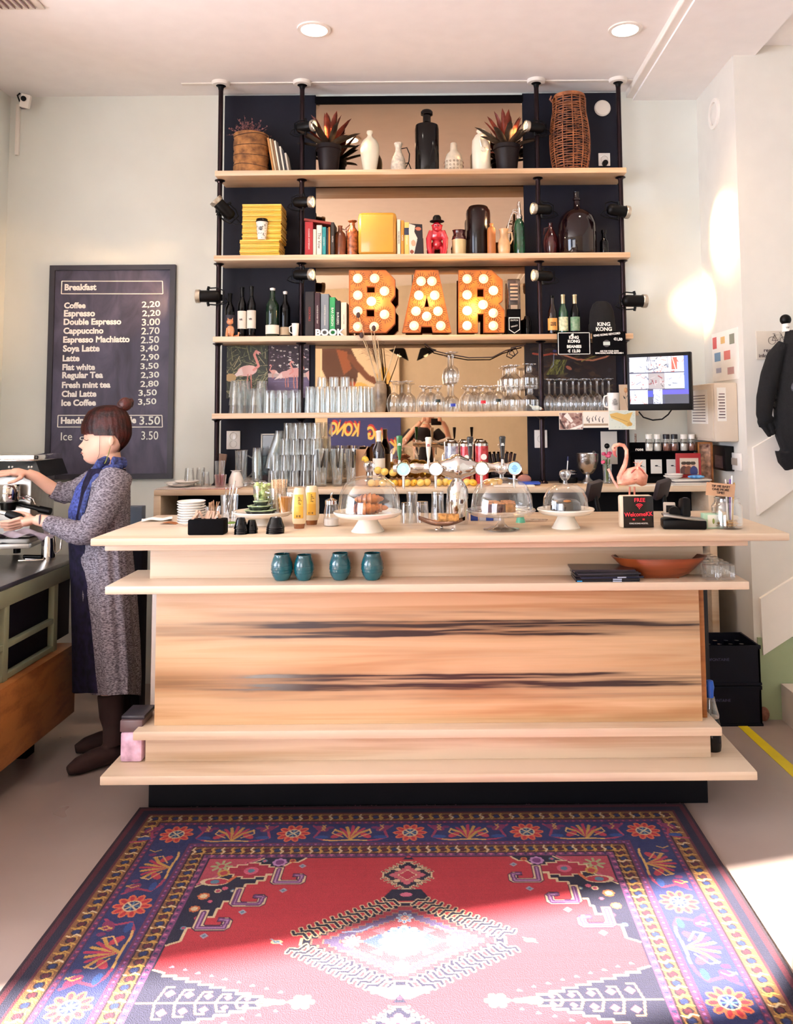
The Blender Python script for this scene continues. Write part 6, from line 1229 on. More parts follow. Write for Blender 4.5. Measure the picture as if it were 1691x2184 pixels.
# spice and accessory rack at the right end of the back counter
x0, x1 = M2(1345, 4.88, ZB_), M2(1487, 4.88, ZB_); zt = at(1400, 962, 4.88).z; t = thing('display_rack', 'black display stand with white cards and lettering under the television', 'display stand', ((x0+x1)/2, 4.88, ZB_)); W = (x1-x0)/2; hh = zt-ZB_
MB().bb(-W, W, 0.05, 0.06, 0, hh+0.05).bb(-W, W, -0.03, 0.05, hh-0.006, hh).bb(-W, W, -0.03, 0.05, 0, 0.03).make('stand_body', BLACKM, t, smooth=0)
text('rose  and', 0.026, LETW, t, (-W*0.62, -0.031, hh+0.004+0.008), bold=0.0004)
for i in range(4):
    cx = -W+0.065+i*0.094; MB().bb(cx-0.033, cx+0.033, 0.018, 0.022, 0.052, 0.135, bevel=0.001).make('white_card', PAPER, t, smooth=0); q = MB(); q.ball((cx, 0.017, 0.098), 0.008, (1.2, 0.1, 0.5), 8).tube([(cx, 0.017, 0.098), (cx+0.025, 0.017, 0.090)], 0.0008, 4); q.make('small_spoon_emblem', LETB, t)
for i, (px, cc) in enumerate(((1384, 'f0ece4'), (1402, 'f0ece4'), (1421, '16141a'), (1438, '16141a'), (1458, 'f0ece4'), (1475, 'f0ece4'))):
    x, w_, h = fit(px-8.5, px+8.5, 926, 4.88, zt); tt = thing('spice_jar', '%s of the six small spice jars from the ice bucket side, with a %s cap' % (ORD[i], 'white' if cc[0] == 'f' else 'black'), 'jar', (x, 4.88, zt), group='spice jars on the display stand')
    lpart(tt, 'jar_body', [(0, 0), (0.9, 0), (1, 0.05), (1, 0.5), (0.75, 0.68), (0.75, 0.75), (0, 0.75)], GLB, w_, h, 18); lpart(tt, 'contents', [(0, 0.02), (0.85, 0.02), (0.9, 0.08), (0.9, 0.42), (0, 0.45)], cmat('e8e0d4' if i in (0, 1, 4) else '8a5444', 0.8), w_, h, 16); lpart(tt, 'cap', [(0, 0.72), (0.82, 0.72), (0.84, 0.98), (0.7, 1.0), (0, 1.0)], cmat(cc, 0.4), w_, h, 18)
x, w_, h = fit(1440, 1492, 968, 4.80, ZB_); t = thing('framed_photograph', 'red picture frame with a photograph of people, before the display stand', 'picture frame', (x, 4.78, ZB_+0.03), -0.12); MB().bb(-w_/2, w_/2, 0, 0.012, 0, h*0.85, bevel=0.002).make('frame', cmat('9a1420', 0.3), t)
cv = Canvas(w_*0.74, h*0.55, 50, 36, 'c8b8a8'); [cv.ell(w_*u, h*0.24, 0.014, 0.017, c) for u, c in ((0.16, 'd0a088'), (0.34, 'c89880'), (0.52, 'd0a890'))]; [cv.ell(w_*u, h*0.44, 0.022, 0.03, c) for u, c in ((0.16, '4a2a2c'), (0.34, '6a3c30'), (0.55, '24306a'))]; [cv.ell(w_*u, h*0.17, 0.015, 0.010, '2a1c1c') for u in (0.16, 0.34, 0.52)]; o = new_obj('photograph', cv.mesh('photograph', t=0.002), PRINTG, t); o.location = (0.004, -0.003, h*0.14)
# stack of plates and papers
for i in range(6): tag(MB().bb(-0.105, 0.105, -0.07, 0.07, 0, 0.0055, bevel=0.001).make('magazine', cmat(['e4dcd0', 'd2c8bc', 'efe8de', '3a3438', 'e8e0d4', 'd8d0c6'][i], 0.5), loc=(M2(1468, 4.74, ZB_)+rd.uniform(-.008, .008), 4.73, ZB_+i*0.0058)), '%s flat magazine from the bottom of the pile beside the red photo frame' % ORD[i], 'magazine', 'flat magazines on the back counter').rotation_euler = (0, 0, rd.uniform(-0.12, 0.12))
plate('plate', M2(1436, 4.72, ZB_), 4.72, ZB_+0.036, 0.055, 'white saucer on the flat pile of magazines', 'white saucers on the magazines'); plate('plate', M2(1438, 4.72, ZB_), 4.72, ZB_+0.046, 0.052, 'upper white saucer stacked on the other above the magazines', 'white saucers on the magazines')
t = thing('plastic_pouch', 'bright blue soft pouch lying on the pile of magazines', 'pouch', (M2(1485, 4.70, ZB_), 4.70, ZB_+0.036)); MB().ball((0, 0, 0.011), 0.011, (4.4, 2.6, 1.0), 20).make('pouch', mat('blue_film', '1c6cc0', 0.25, coat=0.5, var=0.3, scale=40, color2='6ab0e8'), t)
t = thing('wooden_box_frame', 'upright wooden shadow box with a reddish print beside the fuse box', 'box', (M2(1504, 4.88, ZB_), 4.86, ZB_), -0.1); a, b = at(1487, 943, 4.86), at(1520, 1010, 4.86); w_, h = b.x-a.x, a.z-ZB_
q = MB(); q.bb(-w_/2, w_/2, 0, 0.05, h-0.010, h).bb(-w_/2, -w_/2+0.008, 0, 0.05, 0, h).bb(w_/2-0.008, w_/2, 0, 0.05, 0, h).bb(-w_/2, w_/2, 0, 0.05, 0, 0.01); q.make('frame', W_ORANGE, t, smooth=0); MB().bb(-w_/2+0.008, w_/2-0.008, 0.03, 0.035, 0.01, h-0.01).make('print', mat('reddish_print', '8a4a3c', 0.6, var=0.6, scale=30, color2='d8b8a0'), t, smooth=0)
tag(MB().bb(-0.12, 0.12, -0.05, 0.05, 0, 0.004).make('paper_sheet', PAPER, loc=(M2(1385, 4.70, ZB_), 4.70, ZB_), smooth=0), 'white leaflet lying on the back counter behind the flamingo', 'paper')
# white note strip + white bracket pole under the postcards
p = at(1310, 925, 5.0); tag(MB().bb(-0.05, 0.05, 0, 0.004, -0.10, 0.10).make('notice', PAPER, loc=(at(1299, 960, 5.06).x, 5.06, at(1299, 955, 5.06).z), smooth=0), 'white sheet hanging on the navy board below the postcards', 'paper')
# ================================================================ TELEVISION
a, b, c_, d_ = at(1333, 757, 4.62), at(1470, 748, 4.45), at(1480, 872, 4.45), at(1350, 878, 4.62)
w_ = math.hypot(b.x-a.x, 0.17); h = ((a.z-d_.z)+(b.z-c_.z))/2; ang = math.atan2(-0.17, b.x-a.x)
t = thing('television', 'wall television tilted toward the bar showing security camera views', 'television', ((a.x+b.x)/2+0.006, 4.535, (d_.z+c_.z)/2), ang)
MB().bb(-w_/2, w_/2, 0.004, 0.04, 0, h, bevel=0.004).make('housing', BLACK, t)
cv = Canvas(w_-0.03, h-0.055, 190, 130, '20203c'); W_, H_ = cv.w, cv.h; rd = random.Random(21)
def cam_tile(x0, y0, x1, y1, base, cs, n=26):
    cv.rect(x0, y0, x1, y1, base)
    for i in range(n):
        u, v = rd.uniform(x0, x1), rd.uniform(y0, y1); a_ = rd.uniform(0, 3.1); L_ = rd.uniform(0.006, 0.03); p2 = (min(x1, max(x0, u+math.cos(a_)*L_)), min(y1, max(y0, v+math.sin(a_)*L_))); cv.line([(u, v), p2], rd.uniform(0.002, 0.006), rd.choice(cs))
    cv.line([(x0, y0), (x1, y0), (x1, y1), (x0, y1)], 0.002, '30304a', closed=True)
GR = ['9aa4b8', 'e8ecf2', '5c6478', 'c4ccd8', '3a3c4c']; RD_ = GR+['c07060', 'a84838', 'd8a898']
cam_tile(0, 0, W_*0.34, H_*0.33, 'c6cede', GR); cam_tile(W_*0.34, 0, W_*0.66, H_*0.33, 'c8c4c8', RD_, 50); cam_tile(W_*0.66, 0, W_*0.93, H_*0.33, 'd8d8e4', RD_, 20); cv.rect(W_*0.72, H_*0.03, W_*0.82, H_*0.28, 'a8482c'); cv.line([(W_*0.74, H_*0.04), (W_*0.79, H_*0.27)], 0.004, 'f0e0d0')
cam_tile(0, H_*0.35, W_*0.33, H_*0.68, 'ccd0dc', RD_, 30); cam_tile(W_*0.33, H_*0.35, W_*0.6, H_*0.68, '8c8484', ['a09898', '782c2c', '4c4444'], 16); cam_tile(W_*0.6, H_*0.35, W_*0.93, H_*0.68, 'd8dce8', GR, 20); cam_tile(0, H_*0.70, W_*0.31, H_, 'ccd2e0', RD_, 14); cam_tile(W_*0.40, H_*0.68, W_*0.56, H_, 'c0cade', GR, 14)
cv.rect(W_*0.31, H_*0.72, W_*0.40, H_*0.85, '2830a8'); cv.rect(W_*0.56, H_*0.70, W_, H_*0.80, '3c34a8'); cv.rect(W_*0.60, H_*0.80, W_, H_, '201c2c'); cv.rect(W_*0.93, 0, W_, H_*0.7, '2c489c')
o = new_obj('screen', cv.mesh('screen', t=0.002), paintmat('lit_screen', 0.3, 0.55)); o.parent = t; o.location = (0, 0.0015, 0.035)
MB().bb(-0.05, 0.05, 0.04, 0.08, h*0.3, h*0.7).tube([(0, 0.07, h*0.5), (0.05, 0.3, h*0.5), (0.06, 0.53, h*0.5)], 0.018, 8).make('wall_arm', BLACK, t)
P = [(1362, 878), (1372, 890), (1392, 896), (1412, 894), (1425, 884), (1432, 874)]
MB().tube([at(a_, b_, 4.6)-Vector((0, 0, 0)) for a_, b_ in P], 0.004, 6).make('power_cable', BLACK, None).parent = t; o = [c for c in t.children if c.name.startswith('power_cable')][0]; bpy.context.view_layer.update(); o.matrix_parent_inverse = t.matrix_world.inverted()
# ================================================================ FUSE BOX, NOTICES, SWITCHES on the projecting wall (x = 1.675 face looks left; boxes sit on it)
XW = 1.675
a, b = atx(1482, 820, 1.60), atx(1575, 818, 1.675)
def wallbox(name, px0, px1, py0, py1, depth, lab, cat, m, bevel=0.004):
    """box on the left-facing wall: px0 far edge, px1 near edge"""
    f, n_ = atx(px0, (py0+py1)/2, XW-depth*0), atx(px1, (py0+py1)/2, XW); z1, z0 = atx(px1, py0, XW).z, atx(px1, py1, XW).z
    t = thing(name, lab, cat, (XW, (f.y+n_.y)/2, z0), -PI/2); L_ = abs(f.y-n_.y); MB().bb(-L_/2, L_/2, -depth, 0, 0, z1-z0, bevel=bevel).make('body' if depth > 0.01 else 'sheet', m, t); return t, L_, z1-z0
BEI = mat('beige_plastic', 'd8c8b4', 0.45, var=0.03)
t, L_, h = wallbox('fuse_box', 1512, 1574, 816, 942, 0.13, 'beige fuse box with printed instruction sheets right of the television', 'fuse box', BEI, 0.008)
MB().bb(-L_/2-0.0, L_/2-0.02, -0.136, -0.13, 0.015, h-0.015, bevel=0.002).make('door', BEI, t)
p = t.location
# the side of the box that faces the camera carries the sheets
q = MB(); q.bb(0, 0.10, -0.001, 0, 0, 0.2)
fx = L_/2+0.0005
s_ = MB().bb(fx, fx+0.001, -0.115, -0.065, h*0.35, h*0.92).make('instruction_sheet', PAPER, t, smooth=0)
for i in range(9): MB().bb(fx+0.001, fx+0.0016, -0.11+0.003*(i % 3), -0.072, h*(0.40+0.05*i), h*(0.42+0.05*i)).make('printed_line', cmat('5a4444' if i % 2 else '8a7470'), t, smooth=0)
MB().bb(-L_*0.3, L_*0.3, -0.1372, -0.136, h*0.30, h*0.9).make('label_sheet', PAPER, t, smooth=0)
for i in range(10): MB().bb(-L_*0.26, L_*0.22, -0.1378, -0.1372, h*(0.34+0.05*i), h*(0.355+0.05*i)).make('printed_line', cmat('6a5a58'), t, smooth=0)
t, L_, h = wallbox('wall_notice', 1520, 1575, 697, 808, 0.004, 'white notice sheet with coloured blocks above the fuse box', 'notice', PAPER, 0)
for (u, v, c, s1, s2) in ((-0.38, 0.80, 'd05c58', 0.16, 0.24), (-0.05, 0.82, 'd8b070', 0.16, 0.14), (0.30, 0.80, '8a8a78', 0.18, 0.2), (-0.28, 0.50, '7c9cb8', 0.24, 0.18), (0.10, 0.50, 'd87870', 0.24, 0.18), (-0.25, 0.22, 'a8a8b8', 0.2, 0.1), (0.22, 0.18, 'b8908c', 0.24, 0.14)):
    MB().bb(L_*(u-s1/2), L_*(u+s1/2), -0.005, -0.004, h*(v-s2/2), h*(v+s2/2)).make('coloured_block', cmat(c), t, smooth=0)
t, L_, h = wallbox('wall_switch', 1560, 1584, 967, 1005, 0.014, 'white wall switch below the fuse box', 'switch', PORC); MB().bb(-L_*0.25, L_*0.25, -0.018, -0.014, h*0.3, h*0.7).make('rocker', cmat('a09488'), t)
t, L_, h = wallbox('key_safe', 1538, 1566, 952, 1005, 0.05, 'black box mounted on the wall beside the white switch', 'box', BLACK); MB().bb(-L_*0.3, L_*0.3, -0.052, -0.05, h*0.1, h*0.6, bevel=0.0).make('window', cmat('3a2c30', 0.2), t)
t, L_, h = wallbox('return_air_panel', 1455, 1474, 350, 450, 0.004, 'faint pale panel high on the projecting wall', 'panel', WHITE, 0)
# bike rental sign on the stair wall
a, b = at(1612, 706, 4.44), at(1722, 766, 4.44); w_, h = b.x-a.x, a.z-b.z; t = thing('wall_sign', 'pale rectangular sign with a bicycle drawing, cut by the right edge of the photo', 'sign', ((a.x+b.x)/2, 4.45, b.z)); MB().bb(-w_/2, w_/2, -0.008, 0, 0, h, bevel=0.004).make('sign_board', mat('sign_pale', 'c9bfb0', 0.5), t)
DK = cmat('3a2a2c'); q = MB(); Rr = 0.020
for cx in (-0.052, 0.012): q.tube([(cx+Rr*math.cos(a_), -0.010, h*0.66+Rr*math.sin(a_)) for a_ in [2*PI*k/24 for k in range(25)]], 0.0011, 5, cap=False)
for P in (((-0.032, 0), (-0.018, 0.030), (0.020, 0.032), (0.0, 0.0), (-0.018, 0.030)), ((0.0, 0), (-0.032, 0)), ((0.032, 0), (0.018, 0.040), (0.010, 0.043)), ((-0.020, 0.036), (-0.0, 0.0)), ((-0.027, 0.037), (-0.013, 0.037))): q.tube([(x_-0.020, -0.010, h*0.66+z_) for x_, z_ in P], 0.0012, 5)
q.make('bicycle_drawing', DK, t); text('rent-a-bike', 0.030, DK, t, (-w_*0.36, -0.0085, h*0.32), align='LEFT', bold=0.0004); text('info @ front desk', 0.028, DK, t, (-w_*0.46, -0.0085, h*0.13), align='LEFT', bold=0.0004)
# black plush ape hanging on the stair wall
PL_ = mat('black_fur', '07070a', 0.95, var=0.3, bump=0.8, bscale=120); Yp = 4.30; k0 = at(1692, 870, Yp)
t = thing('hanging_plush_ape', 'large black plush ape hanging by its arm at the right edge', 'plush toy', k0)
def pp(px, py, y=Yp): return at(px-8, py, y)-k0
q = MB(); q.tube([pp(1700, 705), pp(1700, 750), pp(1710, 800), pp(1718, 870), pp(1722, 930), pp(1722, 975), pp(1710, 995)], [0.04, 0.06, 0.10, 0.14, 0.14, 0.11, 0.05], 20)
q.tube([pp(1680, 735), pp(1662, 760), pp(1650, 800), pp(1640, 850), pp(1637, 885), pp(1640, 900)], [0.035, 0.045, 0.048, 0.046, 0.040, 0.034], 14)
for P, r in (((( 1634, 890), (1638, 912), (1650, 932)), 0.016), (((1642, 890), (1652, 908), (1658, 928)), 0.015), (((1648, 888), (1662, 900), (1668, 908)), 0.013), (((1630, 885), (1627, 900), (1630, 912)), 0.013)): q.tube([pp(*c) for c in P], [r, r*0.9, r*0.6], 8)
q.tube([pp(1690, 965), pp(1688, 985), pp(1694, 1000)], [0.07, 0.05, 0.03], 12)
o = q.make('body', PL_, t, smooth=60); md = o.modifiers.new('r', 'REMESH'); md.mode = 'VOXEL'; md.voxel_size = 0.007; md.use_smooth_shade = True
MB().ball(pp(1683, 682), 0.029, seg=20).make('hook_ball', BLACK, t); MB().tube([pp(1684, 690), pp(1686, 707)], [0.020, 0.024], 14).make('white_wrist_band', PAPER, t); text('VIP', 0.014, LETB, t, pp(1683, 700)+Vector((0, -0.026, 0)))
MB().ball(pp(1702, 828)+Vector((0, -0.085, 0)), 0.055, (1, 0.35, 0.8), 16).make('chest_patch', cmat('3c3a40', 0.5), t)
# sparse wall cable duct next to the television
tag(MB().tube([at(1355, 925, 5.05), at(1356, 960, 5.04), at(1354, 1010, 5.0)], 0.007, 8).make('twisted_cable', mat('striped_cable', 'b8a090', 0.6, var=0.8, scale=150)), 'braided cable hanging below the television', 'cable')
# ================================================================ THINGS ON THE BAR TOP  (z = CT)
def topfit(px0, px1, pyt, pyb):
    """stands on the bar top with its foot at pixel row pyb"""
    b = atz((px0+px1)/2, pyb, CT); x, w_, h = fit(px0, px1, pyt, b.y, CT); return b.x, b.y, w_, h
def TT(name, lab, cat, px0, px1, pyt, pyb, group=None):
    x, y, w_, h = topfit(px0, px1, pyt, pyb); return thing(name, lab, cat, (x, y, CT), group=group), w_, h
# plates
b = atz(408, 1119, CT)
pr = plate('dinner_plate', b.x, b.y, CT, 0.060, 'lowest white plate of the stack at the left end of the bar', 'white plates stacked on the bar')
for i in range(1, 9):
    o = clone(pr, (b.x+rd.uniform(-.0015, .0015), b.y, CT+i*0.0108), label=('%s white plate from the bottom of the stack at the left end of the bar' % ORD[i]) if i < 8 else 'topmost white plate of the stack at the left end of the bar')
p = atz(335, 1110, CT); t = MB().grid(lambda u, v: Vector(((u-0.5)*0.13, (v-0.5)*0.10, 0.004+0.006*math.sin(u*5+v*3)**2)), 14, 10).make('paper_napkin', PAPER); t.location = p; t.rotation_euler.z = 0.3; tag(t, 'crumpled white paper napkin lying left of the plates', 'napkin')
tag(MB().grid(lambda u, v: Vector(((u-0.5)*0.07, (v-0.5)*0.06, 0.003+0.004*math.sin(u*4))), 8, 6).make('paper_bag', mat('kraft_paper', '9a5c2c', 0.8), loc=atz(362, 1117, CT)), 'small brown paper corner tucked beside the plate stack', 'paper')
# black pouch box with straws
t, w_, h = TT('straw_box', 'low matt black cloth box holding sugar sticks in front of the plates', 'box', 405, 482, 1106, 1139)
q = MB(); q.bb(-w_/2, w_/2, -0.035, 0.035, 0, h, bevel=0.006); q.make('box_body', BLACKM, t); q = MB(); [q.box((rd.uniform(-w_*0.42, w_*0.3), rd.uniform(-0.02, 0.025), h+0.006), (0.008, 0.004, 0.05), rot=Euler((rd.uniform(-.5, .5), rd.uniform(-0.8, 0.8), 0)).to_matrix()) for _ in range(16)]; o = q.make('sugar_sticks', mat('stick_paper', 'c8a48c', 0.7, var=0.3), t, smooth=0); o['kind'] = 'stuff'
def holder(lab, px0, px1, pt, pb, cat='glass', name='spoon_glass', m=GL, taper=0.85):
    t, w_, h = TT(name, lab, cat, px0, px1, pt, pb); lpart(t, 'glass', [(0, 0), (taper, 0), (taper+0.02, 0.02), (1, 1), (0.94, 1), (taper-0.04, 0.08), (0, 0.08)], m, w_, h); return t, w_, h
def stems(t, w_, n, r, L_, m, name, spread=0.35, z0=0.008):
    for k in range(n):
        a = Vector((rd.uniform(-.25, .25)*w_, rd.uniform(-.25, .25)*w_, z0)); e = Vector((rd.uniform(-spread, spread)*w_*1.3, rd.uniform(-.3, .3)*w_, L_*rd.uniform(0.9, 1.08))); MB().tube([a, e], r, 6).make(name, m, t)
t, w_, h = holder('clear glass of wooden stirrers behind the black cloth box', 437, 470, 1080, 1112); stems(t, w_, 9, 0.0022, h*1.35, mat('stirrer_wood', 'c8a080', 0.7), 'stirrer')
t, w_, h = holder('tall glass holding teaspoons and one white plastic spoon', 470, 508, 1055, 1104); stems(t, w_, 6, 0.0020, h*1.35, CHROME, 'teaspoon_stem'); MB().tube([(0.0, 0, 0.02), (0.026, 0, h*1.6)], 0.0045, 8, flat=0.5).make('white_spoon', PORC, t)
t, w_, h = TT('cut_glass_tumbler', 'cut glass tumbler with a green stripe behind the small black bowls', 'glass', 478, 504, 1092, 1124); lpart(t, 'body', [(0, 0), (0.8, 0), (1, 1), (0.94, 1), (0.76, 0.08), (0, 0.08)], GL, w_, h, 24, flute=0.03, nf=12); MB().tube([(math.cos(a)*w_*0.44, math.sin(a)*w_*0.44, h*0.3) for a in [2*PI*k/24 for k in range(25)]], 0.003, 6, cap=False).make('green_band', cmat('7aa03c', 0.3), t)
# cake stand 1
def cake_stand(lab, px0, px1, py_plate, pyb, m=CREAM, glassy=False, foot=0.56):
    t, w_, h = TT('cake_stand', lab, 'cake stand', px0, px1, py_plate, pyb); r = w_/2
    MB().lathe([(0, h-0.012), (r*0.25, h-0.016), (r*0.85, h-0.014), (r*0.96, h-0.004), (r, h+0.004), (r*0.985, h+0.008), (r*0.94, h+0.002), (r*0.86, h-0.004), (0, h-0.004)], seg=48).make('plate', m, t)
    if glassy: MB().lathe([(0, 0), (r*0.52, 0), (r*0.52, 0.004), (r*0.2, 0.012), (r*0.09, h*0.4), (r*0.08, h*0.8), (r*0.2, h-0.012)], seg=36).make('foot', m, t)
    else: MB().lathe([(0, 0), (r*foot, 0), (r*foot, 0.004), (r*foot*0.93, 0.008), (r*foot*0.62, h*0.55), (r*foot*0.55, h-0.012), (0, h-0.012)], seg=40).make('foot', m, t)
    return t, w_, h
t, w_, h = cake_stand('cream ceramic cake stand carrying the mint glass and dark flower dishes', 496, 625, 1093, 1119, foot=0.36); c1 = t.location.copy(); pz = c1.z+h-0.003
def upon(px0, px1, pyt, y, z): return fit(px0, px1, pyt, y, z)
FL = mat('dark_green_glaze', '10181a', 0.15, coat=0.8); FLR = mat('pale_green_rim', 'b4c89c', 0.4)
for i, (px, r_, dz, lab) in enumerate(((555, 0.068, 0.0, 'large scalloped dark dish with a pale green rim on the first cake stand'), (553, 0.050, 0.017, 'middle scalloped dark dish stacked on the larger one'), (556, 0.032, 0.036, 'small scalloped dark dish on top of the stack'))):
    x, _, _ = upon(px-5, px+5, 1080, c1.y-0.01, pz); t = thing('scalloped_dish', lab, 'dish', (x, c1.y-0.01, pz+dz), group='scalloped dark dishes on the first cake stand'); MB().lathe([(0, 0), (r_*0.8, 0), (r_*0.97, 0.015), (0, 0.015)], seg=64, flute=0.06, nf=10).make('bowl', FL, t); MB().lathe([(r_*0.6, 0.0148), (r_*0.97, 0.0148), (r_, 0.017), (r_*0.8, 0.0178), (r_*0.6, 0.0165)], seg=64, flute=0.06, nf=10).make('rim', FLR, t)
x, w2, h2 = upon(539, 581, 1035, c1.y+0.055, pz); t = thing('mint_glass', 'clear glass filled with fresh mint leaves on the first cake stand', 'glass', (x, c1.y+0.055, pz)); lpart(t, 'glass', [(0, 0), (0.72, 0), (1, 1), (0.95, 1), (0.70, 0.06), (0, 0.06)], GL, w2, h2); q = MB()
for i in range(50): a_ = rd.uniform(0, 6.28); rr2 = rd.uniform(0, w2*0.38); q.ball((rr2*math.cos(a_), rr2*math.sin(a_), rd.uniform(h2*0.3, h2*1.05)), rd.uniform(0.006, 0.011), (1, 0.3, 1.5), 8, rot=Euler((rd.random()*3, rd.random()*3, 0)).to_matrix())
o = q.make('mint_leaves', mat('mint_green', '7c9a34', 0.5, var=0.4, scale=60, color2='c8d48a'), t); o['kind'] = 'stuff'
x, w2, h2 = upon(575, 613, 1040, c1.y+0.03, pz); t = thing('straw_glass', 'tall glass packed with paper straws on the first cake stand', 'glass', (x, c1.y+0.03, pz)); lpart(t, 'glass', [(0, 0), (0.8, 0), (1, 1), (0.95, 1), (0.78, 0.05), (0, 0.05)], GL, w2, h2)
for i in range(22): a_ = i*2.4; rr2 = w2*0.42*math.sqrt(i/22); MB().tube([(rr2*0.7*math.cos(a_), rr2*0.7*math.sin(a_), 0.004), (rr2*1.1*math.cos(a_), rr2*1.1*math.sin(a_), h2+0.035)], 0.0026, 6).make('straw', mat('straw_paper', 'd8ac80', 0.6, var=0.3, scale=200, color2='ead0ac'), t)
x, w2, h2 = upon(590, 626, 1052, c1.y-0.03, pz); t = thing('juice_glass', 'small glass of orange drink at the right of the first cake stand', 'glass', (x, c1.y-0.03, pz)); lpart(t, 'glass', [(0, 0), (0.66, 0), (1, 1), (0.96, 1), (0.64, 0.06), (0, 0.06)], GL, w2, h2); lpart(t, 'orange_drink', [(0, 0.03), (0.62, 0.03), (0.88, 0.82), (0, 0.82)], mat('orange_juice', 'e09030', 0.3), w2, h2)
# black bowls
def bowls(px0, px1, pt, pb, n, lab, r=None):
    x, y, w_, h = topfit(px0, px1, pt, pb); r = w_/2; pr_ = MB().lathe([(0, h), (r*0.55, h), (r*0.62, h*0.9), (r*0.66, h*0.82), (r*0.8, h*0.45), (r*0.97, 0.002), (r, 0), (r*0.9, 0.002), (0, h*0.7)], seg=30).make('small_bowl', DBLACK)
    k = h/(1.0+0.18*(n-1)); pr_.data.transform(Matrix.Diagonal((1, 1, k/h, 1)))
    for i in range(n): o = pr_ if i == 0 else clone(pr_); o.location = (x+rd.uniform(-.001, .001), y, CT+i*0.18*k); tag(o, (['lowest', 'second', 'third', 'topmost'][i if i < n-1 else 3])+' black bowl of '+lab, 'bowl', 'small black bowls on the bar')
bowls(499, 529, 1104, 1139, 4, 'the nearest pile left of the first cake stand foot'); bowls(523, 550, 1109, 1137, 3, 'the lower pile beside the cake stand foot'); bowls(567, 607, 1103, 1137, 4, 'the wide pile right of the first cake stand foot')
# honey squeeze bottles
HON = mat('honey', '8a4a14', 0.12, coat=1.0, var=0.2)
for (a, b_, pt, pb, lab) in ((622, 654, 1040, 1127, 'honey squeeze bottle with a yellow label, nearer of the two'), (648, 681, 1036, 1119, 'honey squeeze bottle with a yellow label, standing behind the other')):
    t, w_, h = TT('honey_bottle', lab, 'bottle', a, b_, pt, pb, 'honey squeeze bottles on the bar')
    lpart(t, 'honey_cap', [(0, 0), (0.66, 0), (0.7, 0.02), (0.78, 0.11), (0.95, 0.2), (0, 0.2)], HON, w_, h, sy=0.7); lpart(t, 'bottle_body', [(0.8, 0.12), (0.95, 0.2), (1.0, 0.45), (0.98, 0.66), (0.84, 0.86), (0.7, 0.97), (0.6, 1.0), (0, 1.0)], mat('milky_plastic', 'e4d0a8', 0.25, coat=0.4, var=0.05), w_, h, sy=0.7)
    cv = Canvas(w_*0.62, h*0.58, 36, 60, 'e8b848'); cv.rect(0, cv.h*0.5, cv.w, cv.h, 'e0a838'); [cv.line([(cv.w*0.5, cv.h*(0.1+0.07*i)), (cv.w*(0.62+0.1*(i % 3)), cv.h*(0.12+0.07*i))], 0.003, '4a3420') for i in range(5)]; [cv.line([(cv.w*(0.3+0.08*i), cv.h*0.86), (cv.w*(0.3+0.08*i), cv.h*0.95)], 0.0016, '2a1c18') for i in range(6)]
    me = cv.mesh('label'); W2 = w_
    for v in me.vertices: v.co.y += -w_*0.35*math.sqrt(max(0.02, 1-(v.co.x/(w_*0.52))**2))-0.002
    o = new_obj('label', me, PRINTG, t); o.location = (0, 0, h*0.26)
# sugar shaker
t, w_, h = TT('sugar_shaker', 'ribbed glass sugar shaker with a steel spout', 'shaker', 689, 724, 1063, 1121); lpart(t, 'glass_body', [(0, 0), (0.95, 0), (1, 0.03), (0.9, 0.5), (0.72, 0.8), (0, 0.8)], GL, w_, h, 32, flute=0.03, nf=12); lpart(t, 'sugar', [(0, 0.02), (0.85, 0.02), (0.88, 0.26), (0, 0.28)], mat('sugar', 'f4f0ea', 0.8), w_, h); lpart(t, 'steel_lid', [(0.72, 0.78), (0.78, 0.8), (0.76, 0.93), (0.3, 1.0), (0.1, 1.02), (0, 1.02)], CHROME, w_, h); MB().tube([(0, 0, h), (0.0, 0, h*1.15), (0.006, 0, h*1.2)], 0.005, 8).make('spout', CHROME, t)
# stands with domes
def dome(t0, w_, h, px0, px1, py_knob, lab, tall=None):
    y = t0.location.y; z = t0.location.z+h-0.002; x, wd, hd = fit(px0, px1, py_knob, y, z); r = wd/2; hb = hd*0.74
    t = thing('glass_dome', lab, 'glass dome', (x, y, z), group='glass cake domes on the bar')
    MB().lathe([(r, 0), (r*0.995, hb*0.2), (r*0.95, hb*0.5), (r*0.80, hb*0.78), (r*0.52, hb*0.95), (r*0.16, hb*1.0), (0.012, hb*1.0)], seg=48).make('dome', glass('dome_glass', 'fdfdfc', 'ffffff', 0.02, 0.55), t)
    MB().lathe([(0.010, hb-0.002), (0.008, hb+0.012), (0.016, hb+0.018), (0.024, hb+0.034), (0.022, hb+0.048), (0.010, hb+0.056), (0, hb+0.057)], seg=28).make('knob', GL, t); return t
t2, w2, h2 = cake_stand('white cake stand with croissants under a glass dome', 711, 858, 1094, 1133, foot=0.48); dome(t2, w2, h2, 721, 854, 985, 'glass dome with a round knob over the croissants')
def croissant(x, y, z, s, rz, lab):
    q = MB(); pts = []; rad = []
    for i in range(49):
        u = i/48*2-1; pts.append(Vector((u*0.062, 0.022*u*u-0.01, 0))); rad.append((0.005+0.023*(1-abs(u)**1.6))*(0.70+0.38*((i*0.15) % 1.0)))
    q.tube(pts, rad, 16); o = q.make('croissant', mat('pastry', '7c3610', 0.4, coat=0.2, var=0.35, scale=22, bump=0.4, bscale=90, color2='b86c2c')); o.location = (x, y, z+0.022*s); o.rotation_euler.z = rz; o.scale = (s, s, s); return tag(o, lab, 'croissant', 'croissants under the first glass dome')
pz = t2.location.z+h2
